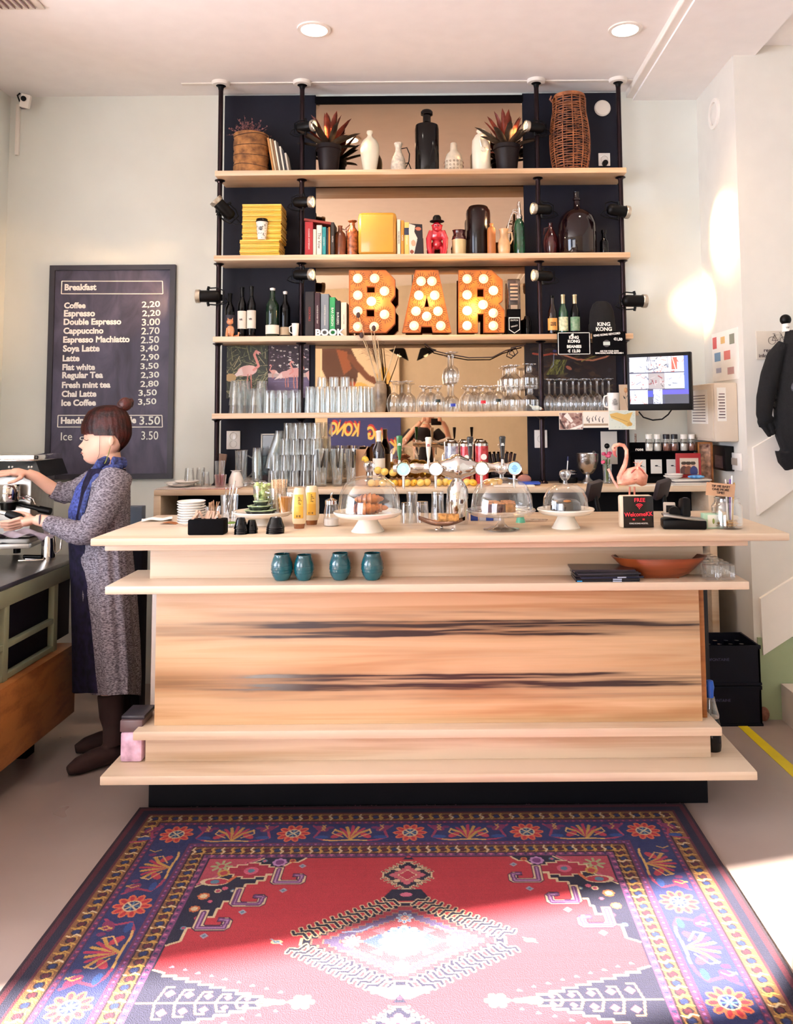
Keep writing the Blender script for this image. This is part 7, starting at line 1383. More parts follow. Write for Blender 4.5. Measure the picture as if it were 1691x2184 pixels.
croissant(t2.location.x-0.012, t2.location.y-0.035, pz, 1.0, 0.05, 'golden croissant lying at the front under the dome'); croissant(t2.location.x+0.025, t2.location.y+0.010, pz, 0.95, -0.5, 'golden croissant lying on the right under the dome'); croissant(t2.location.x-0.02, t2.location.y+0.045, pz, 0.9, 0.6, 'golden croissant at the back under the dome'); croissant(t2.location.x+0.005, t2.location.y-0.002, pz+0.034, 0.95, 0.15, 'golden croissant resting on top of the others')
tg, wg, hg = cake_stand('clear glass cake stand with cut cake slices under a dome', 995, 1143, 1090, 1130, m=GL, glassy=True); dome(tg, wg, hg, 1004, 1136, 993, 'glass dome with a knob over the cake slices'); pz = tg.location.z+hg
for i, (dx, dy, c1_, lab) in enumerate(((-0.058, -0.03, '5a2418', 'dark brown cake slice on the left under the middle dome'), (-0.012, -0.035, '4a2018', 'dark brown cake slice in the middle under the dome'), (0.030, -0.03, 'a4703c', 'light brown nutty cake slice on the right under the middle dome'), (-0.03, 0.03, '6a3420', 'brown cake slice at the back left under the middle dome'), (0.03, 0.035, '8a5430', 'brown cake slice at the back right under the middle dome'))):
    t = thing('cake_slice', lab, 'cake', (tg.location.x+dx, tg.location.y+dy, pz), 0.1*i, 'cake slices under the middle dome'); MB().bb(-0.021, 0.021, -0.028, 0.028, 0, 0.034, bevel=0.004).make('crumb', mat('cake_'+c1_, c1_, 0.8, var=0.4, scale=60, bump=0.8, bscale=120), t); MB().bb(-0.020, 0.020, -0.027, 0.027, 0.033, 0.038, bevel=0.002).make('topping', mat('cake_top', 'b87848', 0.6, var=0.5, scale=80), t)
tag(MB().box((0, 0, 0.004), (0.06, 0.04, 0.002), rz=0.5).make('price_card', PAPER, loc=(tg.location.x+0.066, tg.location.y-0.02, pz), smooth=0), 'small white paper on the glass stand beside the cake slices', 'paper')
tw, ww, hw = cake_stand('white cake stand with a dark cake under the right glass dome', 1146, 1268, 1088, 1126, foot=0.50); dome(tw, ww, hw, 1157, 1254, 1011, 'glass dome with a knob over the dark chocolate cake')
t = thing('chocolate_cake', 'dark glossy chocolate cake with a nut piece under the right dome', 'cake', (tw.location.x, tw.location.y, tw.location.z+hw)); MB().lathe([(0, 0), (0.062, 0), (0.064, 0.003), (0.060, 0.030), (0.045, 0.042), (0, 0.046)], seg=40).make('cake_body', mat('chocolate', '170b0c', 0.2, coat=0.6, var=0.3), t); MB().ball((0, -0.042, 0.040), 0.012, (1.4, 1, 0.5)).make('nut_topping', mat('nut', 'a8682c', 0.6, var=0.4, bump=0.6), t)
# upturned tumblers on the bar
def TG(px0, px1, pt, pb, lab, m=GL, inv=True, taper=0.82): x, y, w_, h = topfit(px0, px1, pt, pb); o = g_tumbler('drinking_glass', w_, h, m, inv=inv, taper=taper); o.location = (x, y, CT); tag(o, lab, 'glass', 'upturned glasses on the bar')
TG(865, 893, 1048, 1105, 'small upturned glass behind, first right of the croissant dome'); TG(853, 882, 1072, 1115, 'wide frosted looking upturned glass beside the croissant stand', GLB); TG(882, 916, 1070, 1113, 'wide upturned glass between the frosted one and the tall one'); TG(918, 949, 1048, 1113, 'tall upturned glass left of the chrome beer tower'); TG(950, 962, 1062, 1110, 'slim upturned glass touching the chrome beer tower')
# leaf dish with cake
t, w_, h = TT('leaf_dish', 'leaf shaped silver dish on ball feet in front of the beer tower', 'dish', 892, 992, 1098, 1131)
q = MB(); q.grid(lambda u, v: Vector(((u-0.5)*w_, (v-0.5)*0.115*math.sin(min(1, u*1.04+0.02)*PI)**0.6, h*0.28+h*0.42*(2*abs(u-0.52))**2.0+0.016*(2*abs(v-0.5))**2-0.002*math.cos(v*25))), 26, 14); bmesh.ops.solidify(q.bm, geom=q.bm.faces[:], thickness=0.002); q.make('leaf_tray', mat('rose_silver', 'c8a898', 0.2, 0.9, var=0.15, bump=0.3, bscale=50), t)
for dx, dy in ((-0.02, -0.035), (0.045, -0.03), (0.0, 0.035)): MB().ball((dx, dy, 0.007), 0.007, seg=14).make('ball_foot', CHROME, t)
MB().tube([(-w_*0.48, 0, h*1.0), (-w_*0.52, 0, h*1.5), (-w_*0.44, 0.0, h*1.7), (-w_*0.40, 0, h*1.2)], 0.002, 6).make('stem_handle', CHROME, t)
tag(MB().bb(-0.042, 0.042, -0.022, 0.022, 0, 0.028, bevel=0.004).make('cake_slice', mat('banana_cake', '9a6430', 0.8, var=0.5, scale=50, bump=0.9, bscale=120, color2='c48c4c'), loc=(t.location.x+0.028, t.location.y, CT+h*0.5+0.006)), 'slice of light brown cake lying in the leaf shaped dish', 'cake')
# beer tower --------------------------------------------------------
bx = atz(976, 1117, CT); yT = bx.y; t = thing('beer_tower', 'polished chrome beer tower with four round lit badges and tap handles', 'beer tower', (bx.x, yT, CT))
def TP(px, py, y=None): return at(px, py, yT if y is None else y)-Vector((bx.x, yT, CT))
r1 = (TP(1000, 1080).x-TP(953, 1080).x)/2; zt = TP(976, 1030).z
MB().lathe([(0, 0), (r1*0.95, 0), (r1*0.98, zt*0.1), (r1*1.0, zt*0.55), (r1*0.95, zt*0.85), (r1*0.6, zt*1.02), (r1*0.42, zt*1.08), (r1*0.55, zt*1.2)], seg=40).make('column', CHROME, t)
L0, L1 = TP(838, 1000), TP(1108, 998); zb = TP(976, 998).z
q = MB(); n = 40; pts = []; rad = []
for i in range(n+1): u = i/n; x = L0.x+(L1.x-L0.x)*u; c = (x-TP(976, 1000).x); pts.append((x, 0.012, zb)); rad.append(0.018+0.036*math.exp(-(c/0.055)**2)+0.006*math.cos(c*2*PI/0.12)**2 if 0 < i < n else 0.014)
q.tube(pts, rad, 24); q.make('crossbar', CHROME, t)
for px, col, ec, es, lab in ((861, '58c8b0', 'b8fff0', 1.6, 'turquoise lit badge'), (929, 'f8f0e8', 'fff4ea', 2.6, 'white lit badge'), (1026, 'f8e4d4', 'ffe0c8', 2.4, 'pinkish white lit badge'), (1095, '6aa8e0', 'a8d4ff', 1.6, 'blue and white lit badge')):
    c = TP(px, 1000); d = MB().lathe([(0.024, -0.052), (0.029, -0.056), (0.031, -0.050), (0.029, -0.030), (0.014, -0.02), (0.014, 0.0)], seg=36, M=Matrix.Rotation(-PI/2, 3, 'X') @ Matrix.Diagonal((1, 1, 1))).make('badge_housing', CHROME, t, loc=(c.x, 0.0, zb))
    for ch in (d,): ch['label'] = 'round chrome badge housing'
    e = MB().lathe([(0, -0.053), (0.0265, -0.053), (0.0265, -0.050), (0, -0.050)], seg=36, M=Matrix.Rotation(-PI/2, 3, 'X')).make('lit_badge', mat('badge_'+col, col, 0.3, emit=ec, es=es*0.55, var=0.2, scale=90), d); e['label'] = lab
    if px in (861, 1095):
        q = MB(); [q.bb(-0.014+0.004*abs(k), 0.014-0.004*abs(k), -0.0545, -0.0535, k*0.006-0.0012, k*0.006+0.0012) for k in (-2, -1, 0, 1, 2)]; q.make('badge_print', cmat('e8fff8' if px == 861 else '2858a8', 0.4), d, smooth=0)
    MB().tube([(c.x, -0.018, zb-0.02), (c.x, -0.024, zb-0.045), (c.x+0.0, -0.024, zb-0.085)], [0.008, 0.006, 0.005], 12).make('spout', CHROME, t)
for px, py0, col, cc in ((852, 929, '1c6a34', 'green'), (914, 932, 'e8dcc8', 'white'), (1003, 931, '121016', 'black'), (1072, 930, '121016', 'black')):
    c = TP(px, 1000); top = TP(px, py0); q = MB(); q.lathe([(0.004, 0), (0.005, 0.01), (0.0085, 0.03), (0.0135, (top.z-zb-0.03)*0.9), (0.0145, (top.z-zb-0.03)*0.96), (0.010, top.z-zb-0.03), (0, top.z-zb-0.03)], (c.x, 0, zb+0.03), 20, sy=0.6); hd = q.make('tap_handle', mat('tap_'+col, col, 0.2, coat=0.6), t); hd['label'] = cc+' tap handle'
    MB().cyl((c.x, 0.0, zb), (c.x, 0.0, zb+0.035), 0.010, 0.006).make('tap_valve', CHROME, t)
    q = MB(); q.bb(-0.007, 0.007, -0.0098, -0.0088, 0, 0.004).bb(-0.005, 0.005, -0.0098, -0.0088, 0.006, 0.010); q.make('handle_print', LETW if cc != 'white' else cmat('a03030'), hd, loc=(c.x, 0, zb+(top.z-zb)*0.7), smooth=0)
# small packets behind the glass stand
for i, (px, c) in enumerate(((1012, '2c4ca8'), (1030, 'e8e8f0'), (1045, '3454b0'), (1062, 'e4e0e8'))): tag(MB().bb(-0.016, 0.016, -0.01, 0.01, 0, 0.05-0.006*(i % 2), bevel=0.001).make('small_packet', cmat(c, 0.5), loc=atz(px, 1112, CT)+Vector((0, 0.03, 0)), smooth=0), '%s blue and white packet from the beer tower behind the glass stand' % ORD[i], 'packet', 'packets on the bar behind the glass stand')
x, y, w_, h = topfit(1101, 1122, 1097, 1116); o = MB().lathe([(0, 0), (w_/2, 0), (w_*0.34, h*0.7), (w_*0.5, h), (0, h)], seg=24).make('mint_green_cup', mat('mint_cup', '6cc8a8', 0.3)); o.location = (x, y+0.03, CT); tag(o, 'small mint green cup behind the glass cake stand', 'cup')
for i, px in enumerate((1128, 1142, 1158)): tag(MB().lathe([(0, 0), (0.014, 0), (0.022, 0.008), (0.020, 0.009), (0, 0.004)], seg=24).make('ashtray', GL, loc=atz(px, 1112, CT)), '%s small glass dish from the glass cake stand' % ORD[i], 'dish', 'small glass dishes on the bar')
# till equipment, dark screens on arms
def arm_screen(px, py, lab, px_b, pyb):
    c = at(px, py, 4.02); f = at(px_b, pyb, 4.02); t = thing('display_screen', lab, 'screen', (f.x, 4.02, 0.90), group='tilted till screens behind the bar')
    d = c-Vector((f.x, 4.02, 0.90)); MB().box(d, (0.085, 0.03, 0.105), rot=Euler((0.5, -0.18, 0.5)).to_matrix(), bevel=0.010).make('screen_housing', mat('till_grey', '2a2226', 0.5), t); MB().tube([d+Vector((0.01, 0.02, -0.03)), d*0.6+Vector((0.01, 0, 0)), (0, 0, 0)], 0.013, 10).make('arm', BLACK, t); MB().lathe([(0, 0), (0.06, 0), (0.05, 0.015), (0, 0.015)], seg=24).make('foot', BLACK, t)
arm_screen(1266, 1046, 'dark tilted till screen on an arm between the right dome and the flamingo', 1285, 1105); arm_screen(1412, 1043, 'dark tilted till screen on an arm right of the flamingo', 1420, 1100)
# a low work counter behind the bar top carrying the till screens
tag(MB().bb(-1.0, 1.28, 3.965, 4.10, 0.0, 0.90, bevel=0.003).make('sink_unit', mat('black_unit', '0d0d14', 0.6)), 'low black work unit hidden behind the bar top', 'counter')
# flamingo -----------------------------------------------------------
b = atz(1352, 1116, CT); yF = b.y; t = thing('flamingo_figure', 'pink decorative flamingo bird standing behind the wireless internet sign', 'figurine', (b.x, yF, CT))
def FP(px, py, dy=0.0): return at(px, py, yF)-Vector((b.x, yF, CT))+Vector((0, dy, 0))
PINK = mat('flamingo_pink', 'e08a70', 0.5, var=0.25, scale=25, color2='eeb098', bump=0.4, bscale=120)
q = MB(); q.tube([FP(1321, 1030), FP(1330, 1024), FP(1345, 1016), FP(1358, 1012), FP(1368, 1022), FP(1373, 1035)], [0.012, 0.026, 0.036, 0.040, 0.032, 0.012], 18)
q.tube([FP(1326, 1030), FP(1323, 1018), FP(1327, 1005), FP(1333, 990), FP(1336, 975), FP(1336, 960), FP(1330, 950), FP(1320, 948), FP(1311, 951), FP(1308, 957)], [0.020, 0.016, 0.012, 0.010, 0.0085, 0.008, 0.008, 0.008, 0.0095, 0.010], 14); q.ball(FP(1310, 957), 0.012, (0.9, 0.85, 1.1)); q.make('body', PINK, t, smooth=60)
MB().tube([FP(1309, 962), FP(1311, 970), FP(1315, 975)], [0.008, 0.006, 0.002], 10).make('beak', cmat('c86868', 0.4), t); MB().ball(FP(1309, 955, -0.011), 0.003).make('eye', cmat('8a2020'), t)
for i in range(22):
    u = i/21; a = FP(1342+18*u, 1008+14*math.sin(u*5), -0.030+0.01*(i % 2)); MB().tube([a, a+Vector((0.010+0.008*u, 0, 0.012-0.03*u)), a+Vector((0.022+0.006*u, 0.004, 0.018-0.055*u))], [0.004, 0.007, 0.001], 8, flat=0.5).make('feather', PINK if i % 3 else mat('feather_rose', 'c8605c', 0.5), t)
q = MB(); [q.tube([FP(1355, 1005, dy), FP(1362, 990, dy), FP(1368-8*k, 982+2*k, dy)], [0.012, 0.008, 0.001], 8, flat=0.5) for k, dy in enumerate((-0.02, 0.0, 0.015))]; q.make('tail_feathers', PINK, t)
MB().tube([FP(1343, 1038), FP(1342, 1060), FP(1345, 1085), FP(1350, 1112)], 0.004, 8).make('leg', cmat('d0806c'), t); MB().tube([FP(1353, 1038), FP(1353, 1062), FP(1352, 1088), FP(1356, 1112)], 0.004, 8).make('leg', cmat('d0806c'), t)
MB().tube([FP(1318, 1040), FP(1308, 1025), FP(1302, 1010), FP(1297, 1000)], [0.006, 0.005, 0.005, 0.006], 8).make('raised_leg', cmat('e8b0a0'), t); MB().lathe([(0, 0), (0.045, 0), (0.03, 0.02), (0, 0.02)], seg=24).make('base', mat('base_green', '5a7a4a', 0.6, var=0.4), t)
# wifi sign
t, w_, h = TT('wifi_sign', 'cream box sign with a black face and red FREE wireless lettering', 'sign', 1330, 1394, 1057, 1126); MB().bb(-w_/2-0.012, w_/2, 0.0, 0.045, 0, h, bevel=0.008).make('sign_box', mat('cream_box', 'e0d0b8', 0.5), t); MB().bb(-w_/2+0.0, w_/2, -0.003, 0.002, 0.002, h-0.002, bevel=0.004 if False else 0.0012).make('black_face', mat('neon_board', '0a0508', 0.25), t)
NEON = mat('neon_red', 'e02838', 0.4, emit='ff2030', es=0.9)
text('FREE', 0.022, NEON, t, (0.006, -0.0035, h*0.86)); text('WelcomeKK', 0.0235, NEON, t, (0, -0.0035, h*0.42), ry=-0.03, width=0.92); text('=      =', 0.018, NEON, t, (0, -0.0035, h*0.26)); text('KING KONG HOSTEL', 0.008, LETW, t, (0.0, -0.0035, h*0.14))
q = MB()
for r_ in (0.007, 0.013, 0.019): q.tube([(0.004+r_*math.cos(a), -0.0035, h*0.60+r_*math.sin(a)) for a in [PI*0.25+PI*0.5*k/8 for k in range(9)]], 0.0013, 6)
q.ball((0.004, -0.0035, h*0.60), 0.002, seg=8); q.make('wifi_symbol', NEON, t)
# small label printer, card terminal
t, w_, h = TT('label_printer', 'black and silver label printer with an open lid at the right of the sign', 'printer', 1413, 1503, 1094, 1127); t.rotation_euler.z = -0.16
MB().bb(-w_/2, w_/2, -0.04, 0.06, 0, h*0.62, bevel=0.008).make('printer_base', BLACK, t); MB().box((0.0, 0.0, h*0.72), (w_*0.98, 0.075, 0.010), rot=Euler((0, 0.12, 0)).to_matrix(), bevel=0.004).make('silver_top', STEEL, t); MB().box((0.01, 0.035, h*1.25), (0.040, 0.05, 0.085), rot=Euler((-0.25, 0.12, 0.3)).to_matrix(), bevel=0.014).make('raised_lid', BLACK, t); MB().cyl((-0.03, 0.02, h*1.0), (-0.03, 0.05, h*1.0), 0.022, seg=24).make('roll_cover', BLACK, t)
t = thing('payment_terminal', 'silver payment terminal standing behind the label printer', 'terminal', atz(1428, 1112, CT)); MB().box((0, 0, 0.04), (0.05, 0.03, 0.08), rot=Euler((-0.3, 0, -0.3)).to_matrix(), bevel=0.004).make('housing', cmat('c8c0b4', 0.4), t); MB().box((0, -0.018, 0.055), (0.036, 0.003, 0.03), rot=Euler((-0.3, 0, -0.3)).to_matrix()).make('display', BLACK, t)
t, w_, h = TT('tea_carton', 'small pale green and cream tea carton left of the tip jar', 'box', 1500, 1541, 1095, 1127); MB().bb(-w_/2, w_/2, -0.008, 0.03, 0, h, bevel=0.001).make('carton', mat('pale_green_card', 'a8c8a8', 0.5), t, smooth=0); MB().bb(-w_*0.3, w_*0.46, -0.009, -0.008, h*0.08, h*0.92).make('front_panel', cmat('e8e4d0'), t, smooth=0); MB().ball((0, -0.009, h*0.5), 0.008, (0.6, 0.1, 1.4)).make('leaf_print', cmat('8a9a4a'), t)
# tip jar
t, w_, h = TT('tip_jar', 'glass tip jar with coins and a handwritten cardboard sign', 'jar', 1520, 1583, 1062, 1126)
lpart(t, 'glass_jar', [(0, 0), (0.94, 0), (1, 0.03), (1, 0.72), (0.86, 0.84), (0.80, 0.86), (0.80, 0.97), (0.84, 1.0), (0.76, 1.0), (0.76, 0.86), (0.94, 0.7), (0.94, 0.06), (0, 0.05)], GL, w_, h, 36); q = MB()
for i in range(60): a_ = rd.uniform(0, 6.28); rr2 = rd.uniform(0, w_*0.40); q.lathe([(0, 0), (0.010, 0), (0.010, 0.0018), (0, 0.0018)], (rr2*math.cos(a_), rr2*math.sin(a_), 0.008+0.022*rd.random()), 12, Euler((rd.uniform(-.5, .5), rd.uniform(-.5, .5), 0)).to_matrix())
o = q.make('coins', mat('coin_metal', 'c89850', 0.3, 0.9, var=0.4), t); o['kind'] = 'stuff'
o = MB().box((-0.034, -0.030, h*1.30), (0.115, 0.002, 0.052), rot=Euler((0.1, 0.09, 0)).to_matrix()).make('cardboard_sign', CARD, t, smooth=0); text('TIP ME BABY\nONE MORE\nTIME!', 0.0135, LETB, o, (-0.034, -0.0325, h*1.30), ry=0.09, rx=0.1)
for i, (dx, c) in enumerate(((0.012, '1c1c24'), (0.022, '6a3c9a'), (0.030, 'e8e4e0'), (0.038, 'c89a3c'), (0.004, 'd8d0c8'))): MB().tube([(dx*0.5, 0.0, 0.02), (dx*0.9, 0.012, h*1.25+0.012*(i % 3)), (dx, 0.014, h*1.5+0.014*(i % 3))], 0.0036, 8).make('pen', cmat(c, 0.3), t)
# ================================================================ LEDGE UNDER THE BAR TOP (z = LEDGE)
TEAL = mat('teal_glaze', '0e5a66', 0.25, coat=0.8, var=0.3, scale=20, bump=0.15)
for i, (a, b_, pt, pb) in enumerate(((578, 625, 1181, 1240), (627, 670, 1183, 1240), (702, 749, 1179, 1239), (770, 818, 1179, 1239))):
    bb_ = atz((a+b_)/2, pb-3, LEDGE); y = bb_.y; x, w_, h = fit(a, b_, pt, y, LEDGE)
    if i == 0:
        t = thing('teal_cup', 'x', 'cup', (x, y, LEDGE)); lpart(t, 'body', [(0, 0), (0.55, 0), (0.66, 0.03), (0.9, 0.22), (1.0, 0.45), (0.96, 0.66), (0.82, 0.85), (0.72, 0.93), (0.74, 1.0), (0.68, 1.0), (0.66, 0.92), (0.9, 0.6), (0, 0.2)], TEAL, w_, h, 36, label='glossy teal glaze'); q = MB(); [q.tube([(math.cos(a_)*w_*k_, math.sin(a_)*w_*k_, h*z_) for a_ in [2*PI*k/36 for k in range(37)]], 0.0009, 5, cap=False) for k_, z_ in ((0.478, 0.30), (0.500, 0.42), (0.494, 0.58))]; q.make('throwing_lines', TEAL, t); T0 = t; w0 = w_; h0 = h
    else: t = clone(T0, (x, y, LEDGE), sc=(w_/w0, w_/w0, h/h0))
    t['label'] = ['leftmost of the four teal ceramic cups on the ledge', 'teal ceramic cup touching distance right of the leftmost one', 'third teal ceramic cup from the left on the ledge', 'rightmost of the four teal ceramic cups on the ledge'][i]; t['group'] = 'teal ceramic cups on the ledge'
p0 = atz(1300, 1240, LEDGE)
for i in range(7):
    dx = rd.uniform(-0.012, 0.012)-0.002*i; t = thing('magazine', '%s dark magazine from the bottom of the pile on the ledge' % ORD[i], 'magazine', (p0.x+dx, p0.y+0.07, LEDGE+i*0.0068), rd.uniform(-0.05, 0.05), 'dark magazines on the ledge'); MB().bb(-0.125, 0.125, -0.08, 0.05, 0, 0.0062, bevel=0.0008).make('cover', cmat(['10121c', '16141c', '1c2038', '0e0e16', '30303a', '14141e', '26222c'][i], 0.25), t, smooth=0)
    if i in (0, 1, 2): MB().bb(0.02, 0.055, -0.0808, -0.08, 0.001, 0.0052).make('spine_lettering', cmat('a8b0c8'), t, smooth=0)
    if i == 0: MB().bb(-0.12, -0.10, -0.0808, -0.08, 0.001, 0.0052).make('blue_spine_mark', cmat('2a8ac8'), t, smooth=0)
# wooden trough
bb_ = atz(1412, 1234, LEDGE); x, w_, h = fit(1309, 1514, 1189, bb_.y-0.0, LEDGE); t = thing('wooden_bowl', 'long reddish carved wooden bowl on the ledge', 'bowl', (x, bb_.y+0.04, LEDGE))
def trough(u, v, k=1.0, z0=0.0):
    a = 2*PI*u; s_ = (0.42+0.58*v)*k; zz = z0+(h-z0)*v**1.5; ex = abs(math.cos(a))**0.75*(1 if math.cos(a) > 0 else -1)
    return Vector((ex*w_/2*s_, math.sin(a)*0.088*s_, zz))
BWL = wood('bowl_wood', '8e4420', '6a2c12', '2e140c', rough=0.3, coat=0.4, grain=2.0)
MB().grid(lambda u, v: trough(u, v), 48, 12, True).make('body', BWL, t, smooth=60)
MB().grid(lambda u, v: trough(u, v, 0.955, 0.008), 48, 12, True).make('hollow', wood('bowl_inside', '4a2010', '34140a', '200a06', rough=0.4), t, smooth=60)
MB().grid(lambda u, v: Vector((*trough(u, 1, 1-0.045*v).xy, h)), 48, 2, True).make('rim', BWL, t)
MB().bb(-w_*0.18, w_*0.18, -0.035, 0.035, 0.0, 0.004).make('flat_base', MATS['bowl_wood'], t)
# square votive glasses
pv = MB(); s_ = 0.027; pv.box((0, 0, 0.030), (s_*2, s_*2, 0.060), bevel=0.006); vg = pv.make('votive_glass', GL); PV = []
for r_ in range(5):
    for k in range(2): PV.append((1.065+0.062*k+0.0*r_, 3.31+r_*0.062, LEDGE))
kk = 0
for i, (x, y, z) in enumerate(PV):
    o = vg if i == 0 else clone(vg); o.location = (x+0.018, y, z+0.001); tag(o, '%s square clear glass in the %s column on the right end of the ledge' % (ORD[i//2], ['inner', 'outer'][i % 2]), 'glass', 'square glasses at the right end of the ledge')
# ================================================================ CHALKBOARD
YB = 5.072
a, b = at(106, 566, YB), at(371, 1021, YB); a.x, b.x = -2.408, -1.623; W_, H_ = b.x-a.x, a.z-b.z
t = thing('chalkboard', 'tall dark chalkboard menu in a grey black frame on the left wall, prices handwritten', 'chalkboard', ((a.x+b.x)/2, YB+0.028, b.z)); FW = 0.032
FRM = mat('frame_charcoal', '2c2a34', 0.5, var=0.15); q = MB(); q.bb(-W_/2, W_/2, -0.028, 0, H_-FW, H_).bb(-W_/2, W_/2, -0.028, 0, 0, FW).bb(-W_/2, -W_/2+FW, -0.028, 0, FW, H_-FW).bb(W_/2-FW, W_/2, -0.028, 0, FW, H_-FW); q.make('frame', FRM, t, smooth=0)
cm_, N, L, P = nodes('slate'); tc = N.new('ShaderNodeTexCoord'); mp = N.new('ShaderNodeMapping'); mp.inputs['Scale'].default_value = (3, 1, 1.2); mp.inputs['Rotation'].default_value = (0, 0.6, 0); L.new(tc.outputs['Object'], mp.inputs[0]); nz = N.new('ShaderNodeTexNoise'); nz.inputs['Scale'].default_value = 3; nz.inputs['Detail'].default_value = 8; nz.inputs['Distortion'].default_value = 1.2; L.new(mp.outputs[0], nz.inputs[0]); rp = N.new('ShaderNodeValToRGB'); L.new(nz.outputs[0], rp.inputs[0]); rp.color_ramp.elements[0].position = 0.3; rp.color_ramp.elements[0].color = hx('322e40'); rp.color_ramp.elements[1].position = 0.8; rp.color_ramp.elements[1].color = hx('5c586e'); L.new(rp.outputs[0], P.inputs['Base Color']); P.inputs['Roughness'].default_value = 0.6
MB().bb(-W_/2+FW, W_/2-FW, -0.016, -0.004, FW, H_-FW).make('slate', cm_, t, smooth=0)
ox, oz = t.location.x, t.location.z; YT = t.location.y-0.0165
def chalk(s, px0, px1, py, m=LETW, bold=0.004, hpx=None, ry=0.0, name='printed_line', w=None):
    me = text_mesh(s, 0.1, 0.0004, bold, 'LEFT'); xs = [v.co.x for v in me.vertices]; zs = [v.co.z for v in me.vertices]; p, p1 = at(px0, py, YB), at(px1, py, YB); k = (p1.x-p.x)/(max(xs)-min(xs)); kz = k if hpx is None else abs(at(px0, py, YB).z-at(px0, py+hpx, YB).z)/(max(zs)-min(zs))
    me.transform(Matrix.Diagonal((k, 1, kz, 1)) @ Matrix.Translation((-min(xs), 0, -(max(zs)+min(zs))/2))); o = new_obj(name, me, m, t); o.location = (p.x-ox, YT-t.location.y, p.z-oz); o.rotation_euler = (0, ry, 0)
def cbox(px0, px1, py0, py1):
    q = MB(); A, B_, C_, D_ = [at(*v, YB) for v in ((px0, py0), (px1, py0), (px1+1, py1), (px0-1, py1))]
    for u, v in ((A, B_), (B_, C_), (C_, D_), (D_, A)): q.tube([(u.x-ox, YT-t.location.y, u.z-oz), (v.x-ox, YT-t.location.y, v.z-oz)], 0.0028, 4)
    q.make('line_box', LETW, t, smooth=0)
cbox(130, 345, 599, 626); cbox(122, 344, 886, 911); chalk('Breakfast', 136, 204, 612)
CHK = mat('chalk', 'e6eadf', 0.9, var=0.1, scale=80)
for s, x1, y, pr_, pw in (('Coffee', 181, 651, '2,20', 340), ('Espresso', 201, 670, '2,20', 341), ('Double Espresso', 257, 688, '3.00', 340), ('Cappuccino', 219, 707, '2.70', 339), ('Espresso Machiatto', 275, 726, '2.50', 338), ('Soya Latte', 211, 745, '3,40', 337), ('Latte', 168, 764, '2,90', 338), ('Flat white', 201, 783, '3,50', 337), ('Regular Tea', 218, 802, '2,30', 338), ('Fresh mint tea', 234, 821, '2,80', 337), ('Chai Latte', 204, 840, '3,50', 333), ('Ice Coffee', 203, 859, '3,50', 332)):
    x0 = 135-(y-651)*0.028; chalk(s, x0, x1, y); chalk(pr_, pw-39, pw, y-1, CHK, 0.0015, 15, -0.03, 'chalk_price')
chalk('Handmade lemonade', 128, 289, 897); chalk('3.50', 296, 340, 897, CHK, 0.001, 18, 0, 'chalk_price'); chalk('Ice', 128, 152, 931, CHK, 0.0, 17, 0, 'chalk_line'); chalk('cafe', 168, 205, 933, CHK, 0.0, 12, 0, 'chalk_line'); chalk('3.50', 300, 336, 929, CHK, 0.0, 18, 0, 'chalk_price')
# ================================================================ ESPRESSO COUNTER at the left
ec = thing('espresso_counter', 'steel topped espresso counter with pale green shelf frames at the left edge', 'counter', (-2.2, 3.3, 0)); XE = -1.85
def ep(name, x0, x1, y0, y1, z0, z1, m, b=0.002): return MB().bb(x0+2.2, x1+2.2, y0-3.3, y1-3.3, z0, z1, bevel=b).make(name, m, ec)
SAGE = mat('sage_frame', '8c9478', 0.5, var=0.08); DKI = mat('dark_shelf_inside', '120e18', 0.7, spec=0.2)
ep('steel_top', -2.70, XE, 2.5, 4.36, 0.872, 0.895, STEEL, 0.004); ep('edge_band', -2.70, XE+0.003, 2.5, 4.36, 0.80, 0.872, SAGE)
ep('dark_interior', -2.66, -1.90, 2.55, 4.32, 0.50, 0.80, DKI)
for y in (2.6, 3.12, 3.60, 4.06): ep('frame_post', XE-0.03, XE, y-0.02, y+0.02, 0.48, 0.80, SAGE)
for z in (0.50, 0.63): ep('frame_rail', XE-0.03, XE-0.002, 2.52, 4.08, z-0.012, z+0.012, SAGE)
ep('timber_drawer_box', -2.70, XE+0.04, 2.5, 4.20, 0.15, 0.485, W_ORANGE); 
for y in (2.7, 4.05): ep('foot', -2.60, -2.50, y-0.04, y+0.04, 0, 0.15, BLACKM); ep('foot', -2.0, -1.95, y-0.04, y+0.04, 0, 0.15, BLACKM)
# espresso machine
em = thing('espresso_machine', 'chrome and black espresso machine cut by the left edge of the photo', 'espresso machine', (-2.35, 4.12, 0.895))
def E3(px, py, y=4.24): return at(px, py, y)-Vector((-2.35, 4.12, 0.895))
a0, a1 = E3(-120, 985), E3(84, 1014)
MB().prism([(a0.x, a1.z), (a1.x+0.012, a1.z-0.01), (a1.x-0.02, E3(76, 984).z), (a0.x, E3(0, 984).z)], 0.30).make('button_panel', BLACK, em, loc=(0, 0.12, 0), smooth=0)
MB().bb(a0.x, E3(77, 975).x, 0.10, 0.42, E3(0, 984).z, E3(0, 971).z, bevel=0.004).make('cup_rail', CHROME, em)
q = MB(); [q.ball((E3(px, 996).x, 0.118, E3(px, 996).z), 0.006, seg=8) for px in (20, 27, 62, 68)]; q.make('buttons', LETW, em)
MB().bb(a0.x, E3(60, 1000).x, 0.16, 0.42, 0.10, a1.z, bevel=0.006).make('machine_body', STEEL, em)
